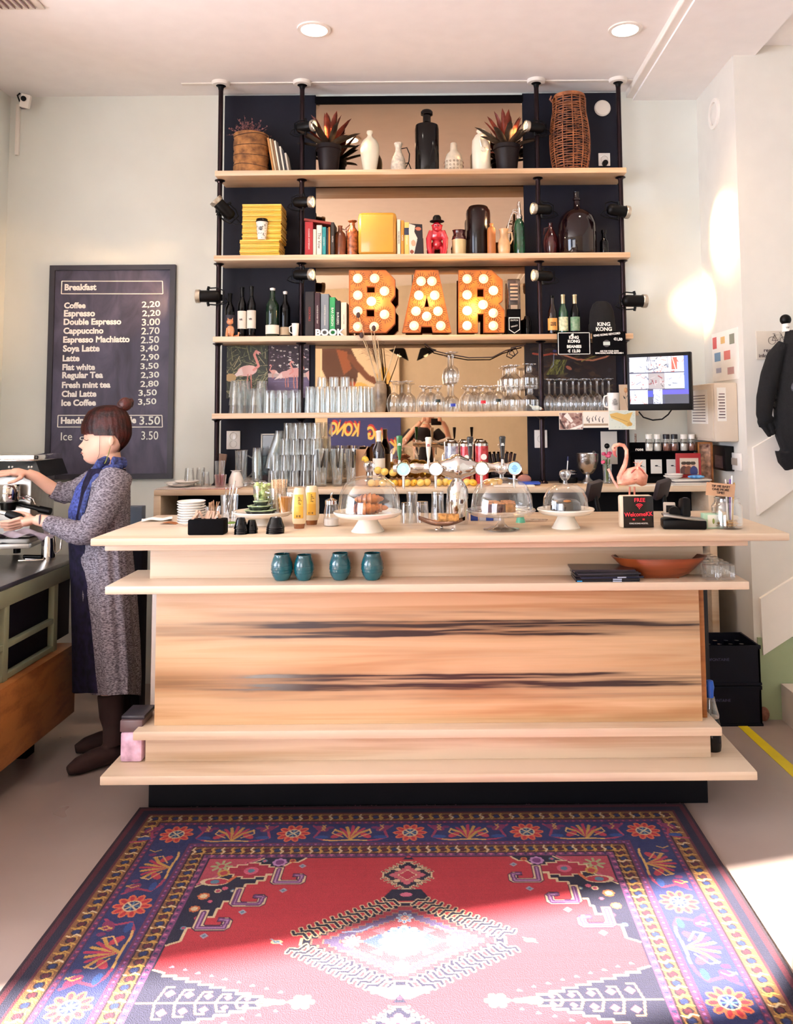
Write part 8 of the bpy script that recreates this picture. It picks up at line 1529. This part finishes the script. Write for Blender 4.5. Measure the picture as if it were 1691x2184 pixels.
for i, px in enumerate((25, -60)):
    c = E3(px, 1050); MB().lathe([(0, 0), (0.048, 0), (0.055, 0.01), (0.055, 0.075), (0.050, 0.085), (0, 0.085)], (c.x, 0.09, E3(0, 1068).z), 32).make('group_head', CHROME, em); MB().lathe([(0, 0), (0.034, 0), (0.040, 0.04), (0, 0.04)], (c.x, 0.09, E3(0, 1068).z-0.045), 28).make('filter_basket', BLACK, em)
MB().tube([E3(30, 1072), E3(50, 1078), E3(75, 1083), E3(86, 1087)], [0.007, 0.010, 0.012, 0.013], 12).tube([E3(84, 1086), E3(108, 1091)], 0.018, 14).make('portafilter_handle', BLACK, em)
MB().tube([E3(40, 1062), E3(58, 1058), E3(70, 1064), E3(75, 1076)], 0.004, 8).make('steam_lever', CHROME, em); MB().tube([E3(46, 1060), E3(66, 1070)], 0.003, 6).make('lever_pin', CHROME, em)
MB().bb(E3(-140, 1100).x, E3(88, 1140).x, -0.05, 0.30, 0.07, 0.095, bevel=0.004).make('drip_tray', STEEL, em).rotation_euler = (0, 0, 0.12)
q = MB(); [q.cyl((x_, y_, 0), (x_, y_, 0.075), 0.018) for x_ in (-0.2, 0.12) for y_ in (0.0, 0.3)]; q.make('feet', BLACK, em)
t = thing('bar_cloth', 'crumpled pale cloth draped on the drip tray below the hands', 'cloth', at(45, 1142, 4.10))
MB().grid(lambda u, v: Vector(((u-0.5)*0.26, (v-0.5)*0.16, 0.012+0.014*math.sin(u*9+v*4)*math.cos(v*7)-0.03*(2*abs(u-0.5))**4)), 26, 16).make('cloth', mat('grey_cloth', 'b4aab8', 0.9, var=0.35, scale=12), t)
pf = thing('portafilter', 'black handled portafilter held in the near hand', 'portafilter', at(20, 1098, 3.88)); k0 = Vector(pf.location)
MB().tube([at(-30, 1085, 3.88)-k0, at(18, 1096, 3.88)-k0], [0.008, 0.011], 12).make('neck', CHROME, pf); MB().tube([at(14, 1095, 3.88)-k0, at(24, 1098, 3.88)-k0, at(42, 1104, 3.88)-k0, at(48, 1106, 3.88)-k0], [0.015, 0.019, 0.019, 0.012], 16).make('grip', BLACK, pf)
p = at(125, 1095, 4.30); t = thing('milk_pitcher', 'small chrome pitcher standing behind the near sleeve', 'pitcher', (p.x, 4.20, 0.895)); lpart(t, 'body', [(0, 0), (1, 0), (1, 0.5), (0.75, 0.9), (0.8, 1.0), (0, 0.98)], CHROME, 0.07, 0.15); handle(t, [(0.03, 0, 0.13), (0.065, 0, 0.12), (0.06, 0, 0.05), (0.035, 0, 0.03)], 0.004, CHROME)
t = thing('tray_with_tools', 'metal tools and a loop handle lying on the steel counter', 'tools', (-2.02, 4.12, 0.896)); MB().tube([(-0.05, 0, 0.008), (0.02, 0.01, 0.008), (0.055, 0.03, 0.008), (0.03, 0.055, 0.008), (-0.04, 0.05, 0.008)], 0.005, 8).make('loop_handle', CHROME, t); MB().tube([(-0.05, 0.05, 0.02), (0.04, 0.05, 0.018)], 0.010, 10).make('black_grip', BLACK, t)
p = at(275, 1105, 4.40); tag(MB().bb(-0.05, 0.05, 0, 0.06, -0.12, 0.03, bevel=0.003).make('grey_bin', mat('slate_plastic', '5c6878', 0.5), loc=(p.x, 4.45, 1.10)), 'slate grey box behind the person and the bar end', 'box')
tag(MB().bb(-0.06, 0.06, 0.0, 0.09, 0, 0.98, bevel=0.003).make('bin_stand', DKI, loc=(p.x, 4.435, 0)), 'dark upright stand under the slate grey box', 'stand')
# ================================================================ PERSON
YP = 4.05
def W(px, py, dy=0.0): return at(px, py, YP+dy)
pn = thing('person', 'person in a long grey cardigan, blue scarf and brown boots, hair in a bun, working the espresso machine', 'person', atz(215, 1605, 0.0)); pn['label'] = 'person in long grey cardigan and blue scarf working the espresso machine, hair in bun'
K0 = Vector(pn.location)
def V(px, py, dy=0.0): return W(px, py, dy)-K0
SKIN = mat('skin', 'e2b199', 0.5, var=0.06, scale=12, sub=0.08); HAIR = mat('auburn_hair', '220a09', 0.45, var=0.5, scale=30, color2='4c1810', bump=0.8, bscale=110)
px_m = (W(300, 940)-W(200, 940)).x/100
# head: stacked slices (row, front column, back column, half width)
SL = [(868, 226, 236, 0.012), (872, 208, 252, 0.040), (880, 193, 264, 0.060), (892, 184, 272, 0.072), (905, 180, 276, 0.077), (918, 178.5, 277, 0.078), (928, 178, 276, 0.077), (936, 180, 273, 0.075), (944, 180, 269, 0.073), (952, 178.5, 263, 0.070), (958, 177, 257, 0.066), (963, 176, 251, 0.062), (968, 176.5, 246, 0.058), (974, 178.5, 241, 0.052), (980, 180, 236, 0.045), (986, 184, 230, 0.035), (990, 194, 226, 0.022)]
rows = []; bm = bmesh.new(); NS = 40
def lerp_sl(y):
    for (y0, *p0), (y1, *p1) in zip(SL, SL[1:]):
        if y0 <= y <= y1: k = (y-y0)/(y1-y0); return [u+(v-u)*k for u, v in zip(p0, p1)]
    return SL[-1][1:]
nr = 56; y0s, y1s = 868, 990
for j in range(nr):
    y = y0s+(y1s-y0s)*j/(nr-1); xf, xb, hw = lerp_sl(y); cx = (xf+xb)/2; rw = []
    for i in range(NS):
        a = 2*PI*i/NS; c, s = math.cos(a), math.sin(a)
        e = 0.86; X = cx-(cx-xf)*abs(c)**e*(1 if c > 0 else -1); Yo = hw*abs(s)**0.9*(1 if s > 0 else -1)
        g = math.exp(-(Yo/0.011)**2) if c > 0 else 0; gw = math.exp(-(Yo/0.022)**2) if c > 0 else 0
        nose = 0
        if 934 < y < 959: k = (y-934)/19 if y < 953 else (959-y)/6; nose = 13.0*max(0, k)**1.1
        lips = 3.2*math.exp(-((y-963.5)/2.0)**2)+3.0*math.exp(-((y-969.5)/2.2)**2)-1.6*math.exp(-((y-966.5)/0.9)**2)
        socket_ = -3.2*math.exp(-((y-937)/4.5)**2)*math.exp(-((abs(Yo)-0.030)/0.014)**2)*(1 if c > 0 else 0)
        chin = 2.4*math.exp(-((y-979)/3.5)**2)
        X -= nose*g+lips*gw+chin*gw+socket_
        rw.append(bm.verts.new(V(X, y, Yo)))
    rows.append(rw)
for A, B_ in zip(rows, rows[1:]):
    for i in range(NS): bm.faces.new((A[i], A[(i+1) % NS], B_[(i+1) % NS], B_[i]))
bm.faces.new(rows[0]); bm.faces.new(rows[-1][::-1])
q = MB(); tmp = bpy.data.meshes.new('tmp'); bm.to_mesh(tmp); bm.free(); q.bm.from_mesh(tmp); bpy.data.meshes.remove(tmp)
q.tube([V(232, 962), V(236, 985), V(241, 1003), V(240, 1020)], [0.052, 0.050, 0.056, 0.075], 20)
q.tube([V(240, 1008), V(236, 1030), V(229, 1070), V(226, 1120), V(228, 1180), V(232, 1240)], [0.05, 0.09, 0.095, 0.085, 0.10, 0.11], 24, flat=0.9)
q.tube([V(240, 1230, -0.07), V(235, 1350, -0.08), V(238, 1490, -0.09), V(240, 1590, -0.09)], [0.085, 0.065, 0.048, 0.035], 16); q.tube([V(242, 1230, 0.07), V(243, 1350, 0.08), V(246, 1480, 0.09), V(250, 1575, 0.1)], [0.085, 0.065, 0.048, 0.035], 16)
# ears
for s in (-1, 1): q.ball(V(237, 940, s*0.080), 0.021, (0.75, 0.40, 1.25), 12)
# near arm (towards the camera) and far arm
NA = [V(243, 1022, -0.13), V(215, 1085, -0.20), V(188, 1138, -0.22), V(140, 1126, -0.20), V(96, 1112, -0.17), V(78, 1108, -0.165)]
q.tube(NA, [0.050, 0.046, 0.040, 0.037, 0.029, 0.026], 16)
FA = [V(225, 1015, 0.12), V(180, 1040, 0.16), V(135, 1052, 0.16), V(108, 1040, 0.13), V(75, 1016, 0.08), V(58, 1010, 0.06)]
q.tube(FA, [0.048, 0.042, 0.038, 0.034, 0.027, 0.025], 16)
def hand(w0, palm, knuckles, tips, thumb, r=0.0085):
    q.tube([w0, w0.lerp(palm, 0.5), palm, palm.lerp(sum(knuckles, Vector())/4, 0.6)], [0.026, 0.032, 0.038, 0.034], 14, flat=0.62)
    for kx, tp in zip(knuckles, tips):
        m1 = kx.lerp(tp[0], 0.5); q.tube([palm.lerp(kx, 0.55), kx, tp[0], tp[1]], [r*1.2, r*1.15, r, r*0.75], 10); q.ball(tp[1], r*0.78, seg=8)
    q.tube([palm.lerp(w0, 0.55), thumb[0], thumb[1], thumb[2]], [r*1.6, r*1.4, r*1.1, r*0.8], 10); q.ball(thumb[2], r*0.85, seg=8)
# near hand wraps the portafilter grip from behind and below
hand(NA[-1], V(58, 1112, -0.165), [V(44, 1106-1, -0.195), V(42, 1113, -0.18), V(41, 1119, -0.165), V(42, 1124, -0.15)],
     [(V(20, 1112, -0.20), V(2, 1113, -0.185)), (V(18, 1119, -0.19), V(0, 1118, -0.17)), (V(19, 1125, -0.175), V(3, 1124, -0.16)), (V(24, 1129, -0.155), V(10, 1130, -0.15))], [V(62, 1100, -0.145), V(46, 1094, -0.135), V(30, 1092, -0.14)])
# far hand rests flat on the machine, thumb hanging at the side
hand(FA[-1], V(38, 1008, 0.04), [V(22, 1005, 0.075), V(20, 1006, 0.05), V(19, 1008, 0.025), V(20, 1011, 0.002)],
     [(V(4, 1006, 0.08), V(-14, 1010, 0.08)), (V(0, 1007, 0.05), V(-20, 1012, 0.05)), (V(0, 1010, 0.022), V(-18, 1015, 0.02)), (V(4, 1014, -0.002), V(-10, 1019, -0.004))], [V(44, 1019, 0.0), V(32, 1026, -0.015), V(18, 1030, -0.02)])
o = q.make('body', SKIN, pn, smooth=80); md = o.modifiers.new('r', 'REMESH'); md.mode = 'VOXEL'; md.voxel_size = 0.0042; md.use_smooth_shade = True; m2 = o.modifiers.new('s', 'SMOOTH'); m2.factor = 0.5; m2.iterations = 3
# face details
for s in (-1, 1):
    MB().tube([V(179.5, 937.5, s*0.016), V(183.5, 939.8, s*0.030), V(188, 938.8, s*0.043), V(192, 937, s*0.052)], 0.0016, 6).make('eyelashes', cmat('2a1410'), pn); MB().tube([V(177.5, 929, s*0.014), V(180, 926, s*0.030), V(187, 927.5, s*0.047)], 0.0022, 6).make('eyebrow', HAIR, pn)
MB().tube([V(174.8, 966.5, -0.014), V(172.8, 966.3, 0.0), V(174.8, 966.5, 0.014)], 0.0022, 6).tube([V(176.5, 967, -0.022), V(174.8, 966.5, -0.014)], 0.0016, 6).make('lips', mat('lip', 'b86a5c', 0.4), pn)
# hair cap with fringe, bun
q = MB()
HS = [(864, 222, 244, 0.02), (868, 203, 259, 0.050), (877, 189, 270, 0.072), (890, 180, 277, 0.083), (903, 174.5, 280, 0.087), (914, 172.5, 281, 0.088), (922, 173, 281, 0.088)]
def hair(u, v):
    a = 2*PI*u; c, s = math.cos(a), math.sin(a); yend = 926 if c > 0.5 else (929 if c > -0.32 else 931+(-c-0.32)*50); y = 864+(yend-864)*v
    xf = xb = hw = None
    if y <= 922:
        for (y0, *p0), (y1, *p1) in zip(HS, HS[1:]):
            if y0 <= y <= y1+1e-6: k = (y-y0)/(y1-y0); xf, xb, hw = [m+(n_-m)*k for m, n_ in zip(p0, p1)]; break
    if xf is None: xf, xb, hw = lerp_sl(min(y, 975)); xf -= 4.5; xb += 4.5; hw += 0.010
    cx = (xf+xb)/2; rp_ = 1+0.018*math.sin(a*26+v*5)
    return V(cx-(cx-xf)*abs(c)**0.9*(1 if c > 0 else -1)*rp_, y, hw*abs(s)**0.9*(1 if s > 0 else -1)*rp_)
q.grid(hair, 84, 30, True); bmesh.ops.solidify(q.bm, geom=q.bm.faces[:], thickness=0.006); q.make('hair', HAIR, pn, smooth=70)
q = MB(); bc_ = V(267, 862)
for k in range(9): a = k*0.7; q.tube([bc_+Vector((math.cos(a+s_)*0.024, math.sin(a*1.3+s_)*0.022, 0.020*math.sin(a+s_*1.4))) for s_ in [j*0.5 for j in range(7)]], 0.011, 8)
q.ball(bc_, 0.034); q.tube([V(270, 858), V(276, 852), V(281, 850)], [0.006, 0.004, 0.001], 6); q.make('hair_bun', HAIR, pn)
for s in (-1,): MB().tube([V(236, 952, s*0.082), V(232, 966, s*0.082), V(226, 984, s*0.078), V(219, 996, s*0.07)], [0.002, 0.004, 0.005, 0.002], 8, flat=0.4).make('feather_earring', mat('green_feather', 'a8b060', 0.5, var=0.4), pn)
MB().tube([V(213, 925, -0.082), V(212.5, 945, -0.078), V(212, 968, -0.066), V(208, 978, -0.056)], 0.0009, 5).make('loose_strand', HAIR, pn)
# clothing: scarf, dress, cardigan, boots
BLU = mat('blue_scarf', '10142e', 0.8, var=0.6, scale=70, color2='36427c', bump=0.6, bscale=150)
def ringtube(name, rings, m, nseg=48, fold=0.0, nf=9, thick=0.004, open_a=None, seed=0, parent=pn, sm=60):
    """rings: (front px, back px, row, half depth); front edge may be left open towards -x"""
    q = MB(); nv = (len(rings)-1)*6+1
    def fn(u, v):
        t_ = v*(len(rings)-1); i = min(int(t_), len(rings)-2); k = t_-i; k = k*k*(3-2*k) if False else k; f, b_, y, hd = [m_+(n_-m_)*k for m_, n_ in zip(rings[i], rings[i+1])]
        a = PI+(2*u-1)*(PI-(open_a(v) if open_a else 0.0)) if open_a else 2*PI*u
        a = a if not open_a else a+PI
        c, s = math.cos(a), math.sin(a); cx = (f+b_)/2; w = 1+fold*v*math.sin(a*nf+seed+v*2.2)+fold*0.5*math.sin(a*(nf*2+1)+seed)
        return V(cx+(b_-f)/2*w*c, y+3*fold*10*math.sin(a*3+seed)*v, hd*w*s)
    q.grid(fn, nseg, nv, open_a is None)
    if thick: bmesh.ops.solidify(q.bm, geom=q.bm.faces[:], thickness=thick)
    return q.make(name, m, parent, smooth=sm)
ringtube('dress', [(190, 268, 1000, 0.13), (168, 270, 1040, 0.15), (150, 268, 1100, 0.135), (146, 272, 1160, 0.14), (150, 280, 1250, 0.17), (152, 284, 1380, 0.18), (154, 282, 1478, 0.17)], mat('navy_dress', '10122e', 0.85, var=0.5, scale=30, color2='241c3c'), 56, 0.035, 7)
q = MB(); q.tube([V(236, 978, -0.02), V(216, 988, -0.075), V(206, 1003, -0.03), V(214, 1004, 0.05), V(240, 984, 0.085), V(262, 985, 0.03), V(262, 988, -0.05), V(240, 984, -0.085)], [0.021, 0.022, 0.021, 0.021, 0.022, 0.022, 0.022, 0.021], 12, flat=1.2)
q.tube([V(258, 992, -0.06), V(230, 1002, -0.105), V(206, 1022, -0.105), V(190, 1055, -0.10), V(178, 1100, -0.09), V(172, 1140, -0.07)], [0.022, 0.026, 0.026, 0.026, 0.024, 0.016], 14, flat=0.9); q.make('scarf', BLU, pn, smooth=60)
q = MB(); q.tube([V(208, 1010, 0.0), V(198, 1045, 0.0), V(188, 1090, 0.0), V(186, 1150, 0.0)], [0.045, 0.078, 0.090, 0.085], 18); q.make('blue_top', mat('blue_top', '1c2866', 0.8, var=0.4, scale=90, color2='404e96'), pn, smooth=60)
GRY, N, L, P = nodes('grey_melange'); tc = N.new('ShaderNodeTexCoord'); mp = N.new('ShaderNodeMapping'); mp.inputs['Scale'].default_value = (90, 90, 240); mp.inputs['Rotation'].default_value = (0.2, 0.5, 0); L.new(tc.outputs['Object'], mp.inputs[0]); nz = N.new('ShaderNodeTexNoise'); nz.inputs['Scale'].default_value = 1; nz.inputs['Detail'].default_value = 3; L.new(mp.outputs[0], nz.inputs[0]); rp = N.new('ShaderNodeValToRGB'); L.new(nz.outputs[0], rp.inputs[0]); rp.color_ramp.elements[0].position = 0.38; rp.color_ramp.elements[0].color = hx('685e68'); rp.color_ramp.elements[1].position = 0.62; rp.color_ramp.elements[1].color = hx('c8c0ca'); L.new(rp.outputs[0], P.inputs['Base Color']); P.inputs['Roughness'].default_value = 0.95; b_ = N.new('ShaderNodeBump'); b_.inputs['Strength'].default_value = 0.4; b_.inputs['Distance'].default_value = 0.003; L.new(nz.outputs[0], b_.inputs['Height']); L.new(b_.outputs[0], P.inputs['Normal'])
ringtube('cardigan', [(214, 262, 998, 0.085), (200, 273, 1010, 0.15), (182, 277, 1030, 0.185), (172, 277, 1075, 0.18), (166, 276, 1130, 0.165), (162, 283, 1190, 0.185), (164, 291, 1270, 0.205), (174, 298, 1370, 0.225), (184, 301, 1440, 0.235), (190, 300, 1482, 0.235)], GRY, 72, 0.042, 8, 0.007, open_a=lambda v: 0.55+0.10*math.sin(v*4), seed=1.3)
def sleeve(name, P_, R_): 
    q = MB(); n = 26; PP = []; RR = []
    for i in range(n+1):
        t_ = i/n*(len(P_)-1); k = min(int(t_), len(P_)-2); f = t_-k; PP.append(P_[k].lerp(P_[k+1], f)); RR.append((R_[k]+(R_[k+1]-R_[k])*f)*(1+0.045*math.sin(i*2.4)))
    q.tube(PP, RR, 20, cap=False); bmesh.ops.solidify(q.bm, geom=q.bm.faces[:], thickness=0.003); return q.make(name, GRY, pn, smooth=60)
sleeve('sleeve', [V(248, 1016, -0.11), V(236, 1050, -0.165), V(215, 1095, -0.20), V(190, 1134, -0.22), V(165, 1137, -0.215), V(140, 1128, -0.20), V(102, 1115, -0.175)], [0.075, 0.072, 0.066, 0.060, 0.054, 0.048, 0.037])
sleeve('sleeve', [V(228, 1012, 0.11), V(195, 1030, 0.15), V(165, 1046, 0.16), V(135, 1052, 0.16), V(113, 1043, 0.135)], [0.070, 0.062, 0.058, 0.052, 0.044])
MB().tube([V(86+1.5*math.cos(a), 1110+11*math.sin(a), -0.17+0.028*math.cos(a)) for a in [2*PI*k/20 for k in range(21)]], 0.004, 8).make('bracelet', cmat('4a4458'), pn)
BOOT = mat('brown_suede', '2a1412', 0.85, var=0.3, bump=0.3); 
for i, (toe, heel, shaft, top) in enumerate((((138, 1646), (250, 1612), (240, 1560), (236, 1478)), ((154, 1600), (268, 1578), (252, 1540), (248, 1478)))):
    tw_, hl = atz(toe[0]+6, toe[1]-2, 0.03)-K0, atz(*heel, 0.03)-K0; d = (tw_-hl); L_ = d.length; dn_ = d.normalized(); tw_ = hl+dn_*min(L_, 0.27); ank = hl+Vector((0.0, 0, 0.09))+dn_*0.02; tp = V(*top, -0.09 if i == 0 else 0.10); q = MB()
    q.tube([tp, tp.lerp(ank, 0.5), ank+Vector((0, 0, 0.05)), ank-Vector((0, 0, 0.03))], [0.060, 0.056, 0.048, 0.046], 18); q.tube([hl+Vector((0, 0, 0.012))-dn_*0.03, hl+Vector((0, 0, 0.02))+dn_*0.03, hl.lerp(tw_, 0.5)+Vector((0, 0, 0.018)), hl.lerp(tw_, 0.8)+Vector((0, 0, 0.008)), tw_+Vector((0, 0, 0.0))], [0.030, 0.045, 0.044, 0.038, 0.020], 18)
    o = q.make('boot', BOOT, pn, smooth=60); md = o.modifiers.new('r', 'REMESH'); md.mode = 'VOXEL'; md.voxel_size = 0.006; md.use_smooth_shade = True; m2 = o.modifiers.new('s', 'SMOOTH'); m2.iterations = 4
# ================================================================ FLOOR LEVEL THINGS
for k in range(2):
    z0 = k*0.205; t = thing('bottle_crate', ['lower dark navy bottle crate on the floor by the stairs', 'upper dark navy bottle crate full of small bottles by the stairs'][k], 'crate', (1.46, 4.48, z0), group='navy bottle crates'); CR_ = mat('crate_navy', '070918', 0.5, spec=0.2); q = MB(); w2 = 0.205
    q.bb(-w2, w2, -0.13, -0.12, 0, 0.20).bb(-w2, w2, 0.12, 0.13, 0, 0.20).bb(-w2, -w2+0.01, -0.13, 0.13, 0, 0.20).bb(w2-0.01, w2, -0.13, 0.13, 0, 0.20).bb(-w2, w2, -0.13, 0.13, 0, 0.01); q.make('crate_body', CR_, t, smooth=0); q = MB(); q.bb(-w2-0.004, w2+0.004, -0.134, -0.12, 0.182, 0.20).bb(-w2-0.004, w2+0.004, -0.134, -0.12, 0, 0.012); q.make('rim', CR_, t, smooth=0)
    text('CHAUDFONTAINE' if k else 'CHAUDFONTAINE', 0.020, cmat('4a4a6a'), t, (-0.04, -0.1345, 0.13))
for i in range(12):
    bt = MB().lathe([(0, 0), (0.024, 0), (0.024, 0.11), (0.012, 0.15), (0.012, 0.175), (0, 0.176)], seg=14).make('small_bottle', glass('blueish_glass', 'c8d8f0', 'ffffff', 0.05, 0.8)) if i == 0 else None
    if bt: B0 = bt
    else: bt = B0.copy(); COL.objects.link(bt); [x_ for x_ in ()]
    bt.location = (1.31+0.058*(i % 6), 4.43+0.07*(i//6), 0.216); tag(bt, '%s small water bottle from the left in the %s row of the upper crate' % (ORD[i % 6], ['front', 'back'][i//6]), 'bottle', 'small bottles in the upper crate')
b = atz(1524, 1598, 0.221); t = thing('canister', 'black canister standing on the right end of the foot board', 'canister', (b.x-0.01, b.y, 0.221)); MB().lathe([(0, 0), (0.035, 0), (0.038, 0.02), (0.036, 0.10), (0.030, 0.13), (0, 0.13)], seg=28).make('body', DBLACK, t)
t = thing('spray_bottle', 'clear spray bottle with a bright blue head beside the bar front', 'bottle', (b.x-0.012, b.y+0.0, 0.352)); MB().lathe([(0, 0), (0.034, 0), (0.034, 0.01), (0.022, 0.055), (0.018, 0.08), (0, 0.08)], seg=24).make('bottle_body', GL, t); MB().lathe([(0.014, 0.078), (0.015, 0.10), (0.018, 0.12), (0.014, 0.145), (0, 0.15)], seg=20).tube([(0.0, 0, 0.13), (-0.02, 0, 0.125)], 0.010, 8).make('blue_head', mat('bright_blue', '1450b0', 0.4), t)
b = atz(1630, 1537, 0.0); t = thing('paper_bag', 'small crumpled brown paper bag on the floor at the stair foot', 'bag', b); MB().ball((0, 0, 0.034), 0.036, (0.75, 0.7, 1.0), 18).make('bag', mat('brown_bag', '8a5a48', 0.85, var=0.4, scale=40, bump=1.0, bscale=40), t)
b = atz(292, 1620, 0.221); t = thing('waste_bin', 'small bin with a pink bag and dark lid on the foot board', 'bin', (b.x-0.005, b.y+0.03, 0.221)); MB().bb(-0.055, 0.035, -0.06, 0.06, 0, 0.12, bevel=0.012).make('pink_bag', mat('pink_bag', 'c89ab8', 0.5, var=0.25, scale=20, color2='e0c0d8', bump=0.6, bscale=25), t); MB().bb(-0.055, 0.035, -0.062, 0.062, 0.12, 0.165, bevel=0.003).make('metal_rim', cmat('6a5458', 0.3), t); MB().bb(-0.055, 0.04, -0.05, 0.08, 0.165, 0.18, bevel=0.004).make('dark_lid', cmat('2a2630', 0.4), t)
b = (0, 0); tag(MB().bb(-1.30, -1.20, 4.05, 4.40, 0.0, 0.62, bevel=0.01).make('stool', mat('dark_leather', '1a1014', 0.6)), 'dark upholstered stool behind the left end of the bar', 'stool')
# ================================================================ SEEN ONLY IN THE MIRROR: things at the street front behind the camera
def mirrored(px, py, yv): p = at(px, py, yv); return Vector((p.x, 10.16-yv, p.z))
a, b = mirrored(693, 889, 12.85), mirrored(858, 978, 12.85); w_, h = b.x-a.x, a.z-b.z
t = thing('banner', 'navy banner with arched yellow KING KONG lettering seen reversed in the mirror', 'banner', ((a.x+b.x)/2, a.y, b.z), PI+0.2516)
MB().bb(-w_/2, w_/2, 0, 0.02, 0, h).make('banner_board', cmat('182a78'), t, smooth=0)
for i, ch in enumerate('KING KONG'):
    if ch == ' ': continue
    u = (i-4)/4.4; x_, z_ = u*w_*0.46, h*(0.66-0.20*max(0, -u)**1.3*2+0.04*u)
    text(ch, 0.29, cmat('b82430'), t, (x_-0.012, -0.002, z_+0.03), ry=-u*0.35, bold=0.008, width=0.62); text(ch, 0.28, cmat('ecd070'), t, (x_, -0.006, z_), ry=-u*0.35, bold=0.008, width=0.62)
MB().bb(-w_*0.0, w_*0.48, -0.002, 0, h*0.06, h*0.13).make('small_print', LETW, t, smooth=0)
a, b = mirrored(678, 738, 12.85), mirrored(856, 860, 12.85); w_, h = b.x-a.x, a.z-b.z; cv = Canvas(w_, h, 90, 60, 'dccbae')
# x runs the other way once the picture faces back into the room
cv.poly([(w_*0.98, 0), (w_*0.62, 0), (w_*0.50, h*0.35), (w_*0.55, h*0.7), (w_*0.85, h*0.85), (w_*0.98, h*0.4)], '4a2416'); cv.poly([(w_*0.80, h*0.05), (w_*0.66, h*0.1), (w_*0.6, h*0.4), (w_*0.7, h*0.5)], '8a4a28'); cv.line([(w_*0.62, h*0.2), (w_*0.40, h*0.55), (w_*0.22, h*0.68)], 0.10, '6a3820'); cv.ell(w_*0.5, h*0.75, 0.16, 0.10, 'd8b45c'); cv.ell(w_*0.2, h*0.6, 0.12, 0.20, 'd0a850'); cv.ell(w_*0.6, h*0.66, 0.06, 0.04, 'b8482c'); cv.ell(w_*0.3, h*0.8, 0.05, 0.05, '9a2a24')
t = new_obj('wall_mural', cv.mesh('wall_mural', t=0.02), PRINT); t.location = ((a.x+b.x)/2, a.y, b.z); t.rotation_euler = (0, 0, PI+0.2516); tag(t, 'brown and yellow painted mural panel reflected above the glasses in the mirror', 'mural')
# pendant lamp with two dark shades
t = thing('pendant_lamp', 'black twin shade pendant lamp reflected at the top of the mirror section', 'lamp', mirrored(880, 742, 11.6)); 
MB().tube([(0, 0, 0.02), (0, 0, ZC-t.location.z)], 0.006, 6).make('cable', BLACK, t)
for s in (-1, 1): MB().lathe([(0.04, 0), (0.16, -0.12), (0.155, -0.12), (0.0, 0.0)], (s*0.14, 0, 0), 28, Euler((0, -s*0.5, 0)).to_matrix()).make('shade', BLACKM, t); MB().ball((s*0.18, 0, -0.09), 0.04).make('bulb', BULB, t)
# the photographer
pg = thing('person', 'photographer in a dark shirt holding up a black camera, reflected in the mirror', 'person', (-0.16, -0.42, 0.0)); q = MB(); SK2 = SKIN; P_ = lambda x, y, z: Vector((x, y, z))
q.tube([P_(0.03, 0.02, 1.50), P_(0.03, 0.01, 1.42), P_(0, 0, 1.30), P_(0, 0, 1.05), P_(0, 0, 0.90)], [0.055, 0.09, 0.15, 0.13, 0.14], 18); q.ball(P_(0.06, 0.06, 1.62), 0.095, (0.85, 1, 1.2)); [q.tube([P_(s*0.08, 0, 0.92), P_(s*0.10, 0, 0.5), P_(s*0.11, 0, 0.06), P_(s*0.11, 0.12, 0.03)], [0.09, 0.06, 0.04, 0.03], 12) for s in (-1, 1)]
q.tube([P_(-0.17, 0, 1.38), P_(-0.30, 0.10, 1.22), P_(-0.12, 0.26, 1.44), P_(-0.03, 0.31, 1.53)], [0.05, 0.042, 0.032, 0.026], 12); q.tube([P_(0.17, 0, 1.38), P_(0.34, 0.12, 1.24), P_(0.28, 0.27, 1.46), P_(0.24, 0.31, 1.53)], [0.05, 0.042, 0.032, 0.026], 12)
for x0, s in ((-0.02, 1), (0.23, -1)):
    for k in range(4): q.tube([P_(x0, 0.31, 1.53), P_(x0+s*0.015, 0.335, 1.545+0.014*k), P_(x0+s*0.05, 0.34, 1.545+0.015*k)], [0.012, 0.009, 0.007], 8)
    q.tube([P_(x0, 0.30, 1.53), P_(x0+s*0.03, 0.29, 1.56), P_(x0+s*0.055, 0.29, 1.57)], [0.012, 0.010, 0.008], 8)
o = q.make('body', SK2, pg); md = o.modifiers.new('r', 'REMESH'); md.mode = 'VOXEL'; md.voxel_size = 0.007; md.use_smooth_shade = True
q = MB(); q.tube([P_(0.01, 0, 1.46), P_(0, 0, 1.36), P_(0, 0, 1.20), P_(0, 0, 0.86)], [0.10, 0.18, 0.17, 0.165], 24, flat=0.75); [q.tube([P_(s*0.15, 0, 1.39), P_(s*0.26, 0.06, 1.29)], [0.075, 0.06], 16) for s in (-1, 1)]; q.make('shirt', cmat('14121a', 0.9), pg); q = MB(); [q.tube([P_(s*0.08, 0, 0.90), P_(s*0.10, 0, 0.5), P_(s*0.11, 0, 0.08)], [0.11, 0.08, 0.065], 16) for s in (-1, 1)]; q.make('trousers', cmat('20283c', 0.9), pg)
MB().ball(P_(0.05, 0.04, 1.66), 0.105, (0.88, 1, 1.05)).make('hair', HAIR, pg)
t = thing('photo_camera', 'black camera held up by the photographer in the mirror', 'camera', (0.0, -0.11, 1.535)); MB().bb(-0.065, 0.065, -0.02, 0.02, -0.045, 0.04, bevel=0.006).make('camera_body', BLACK, t)
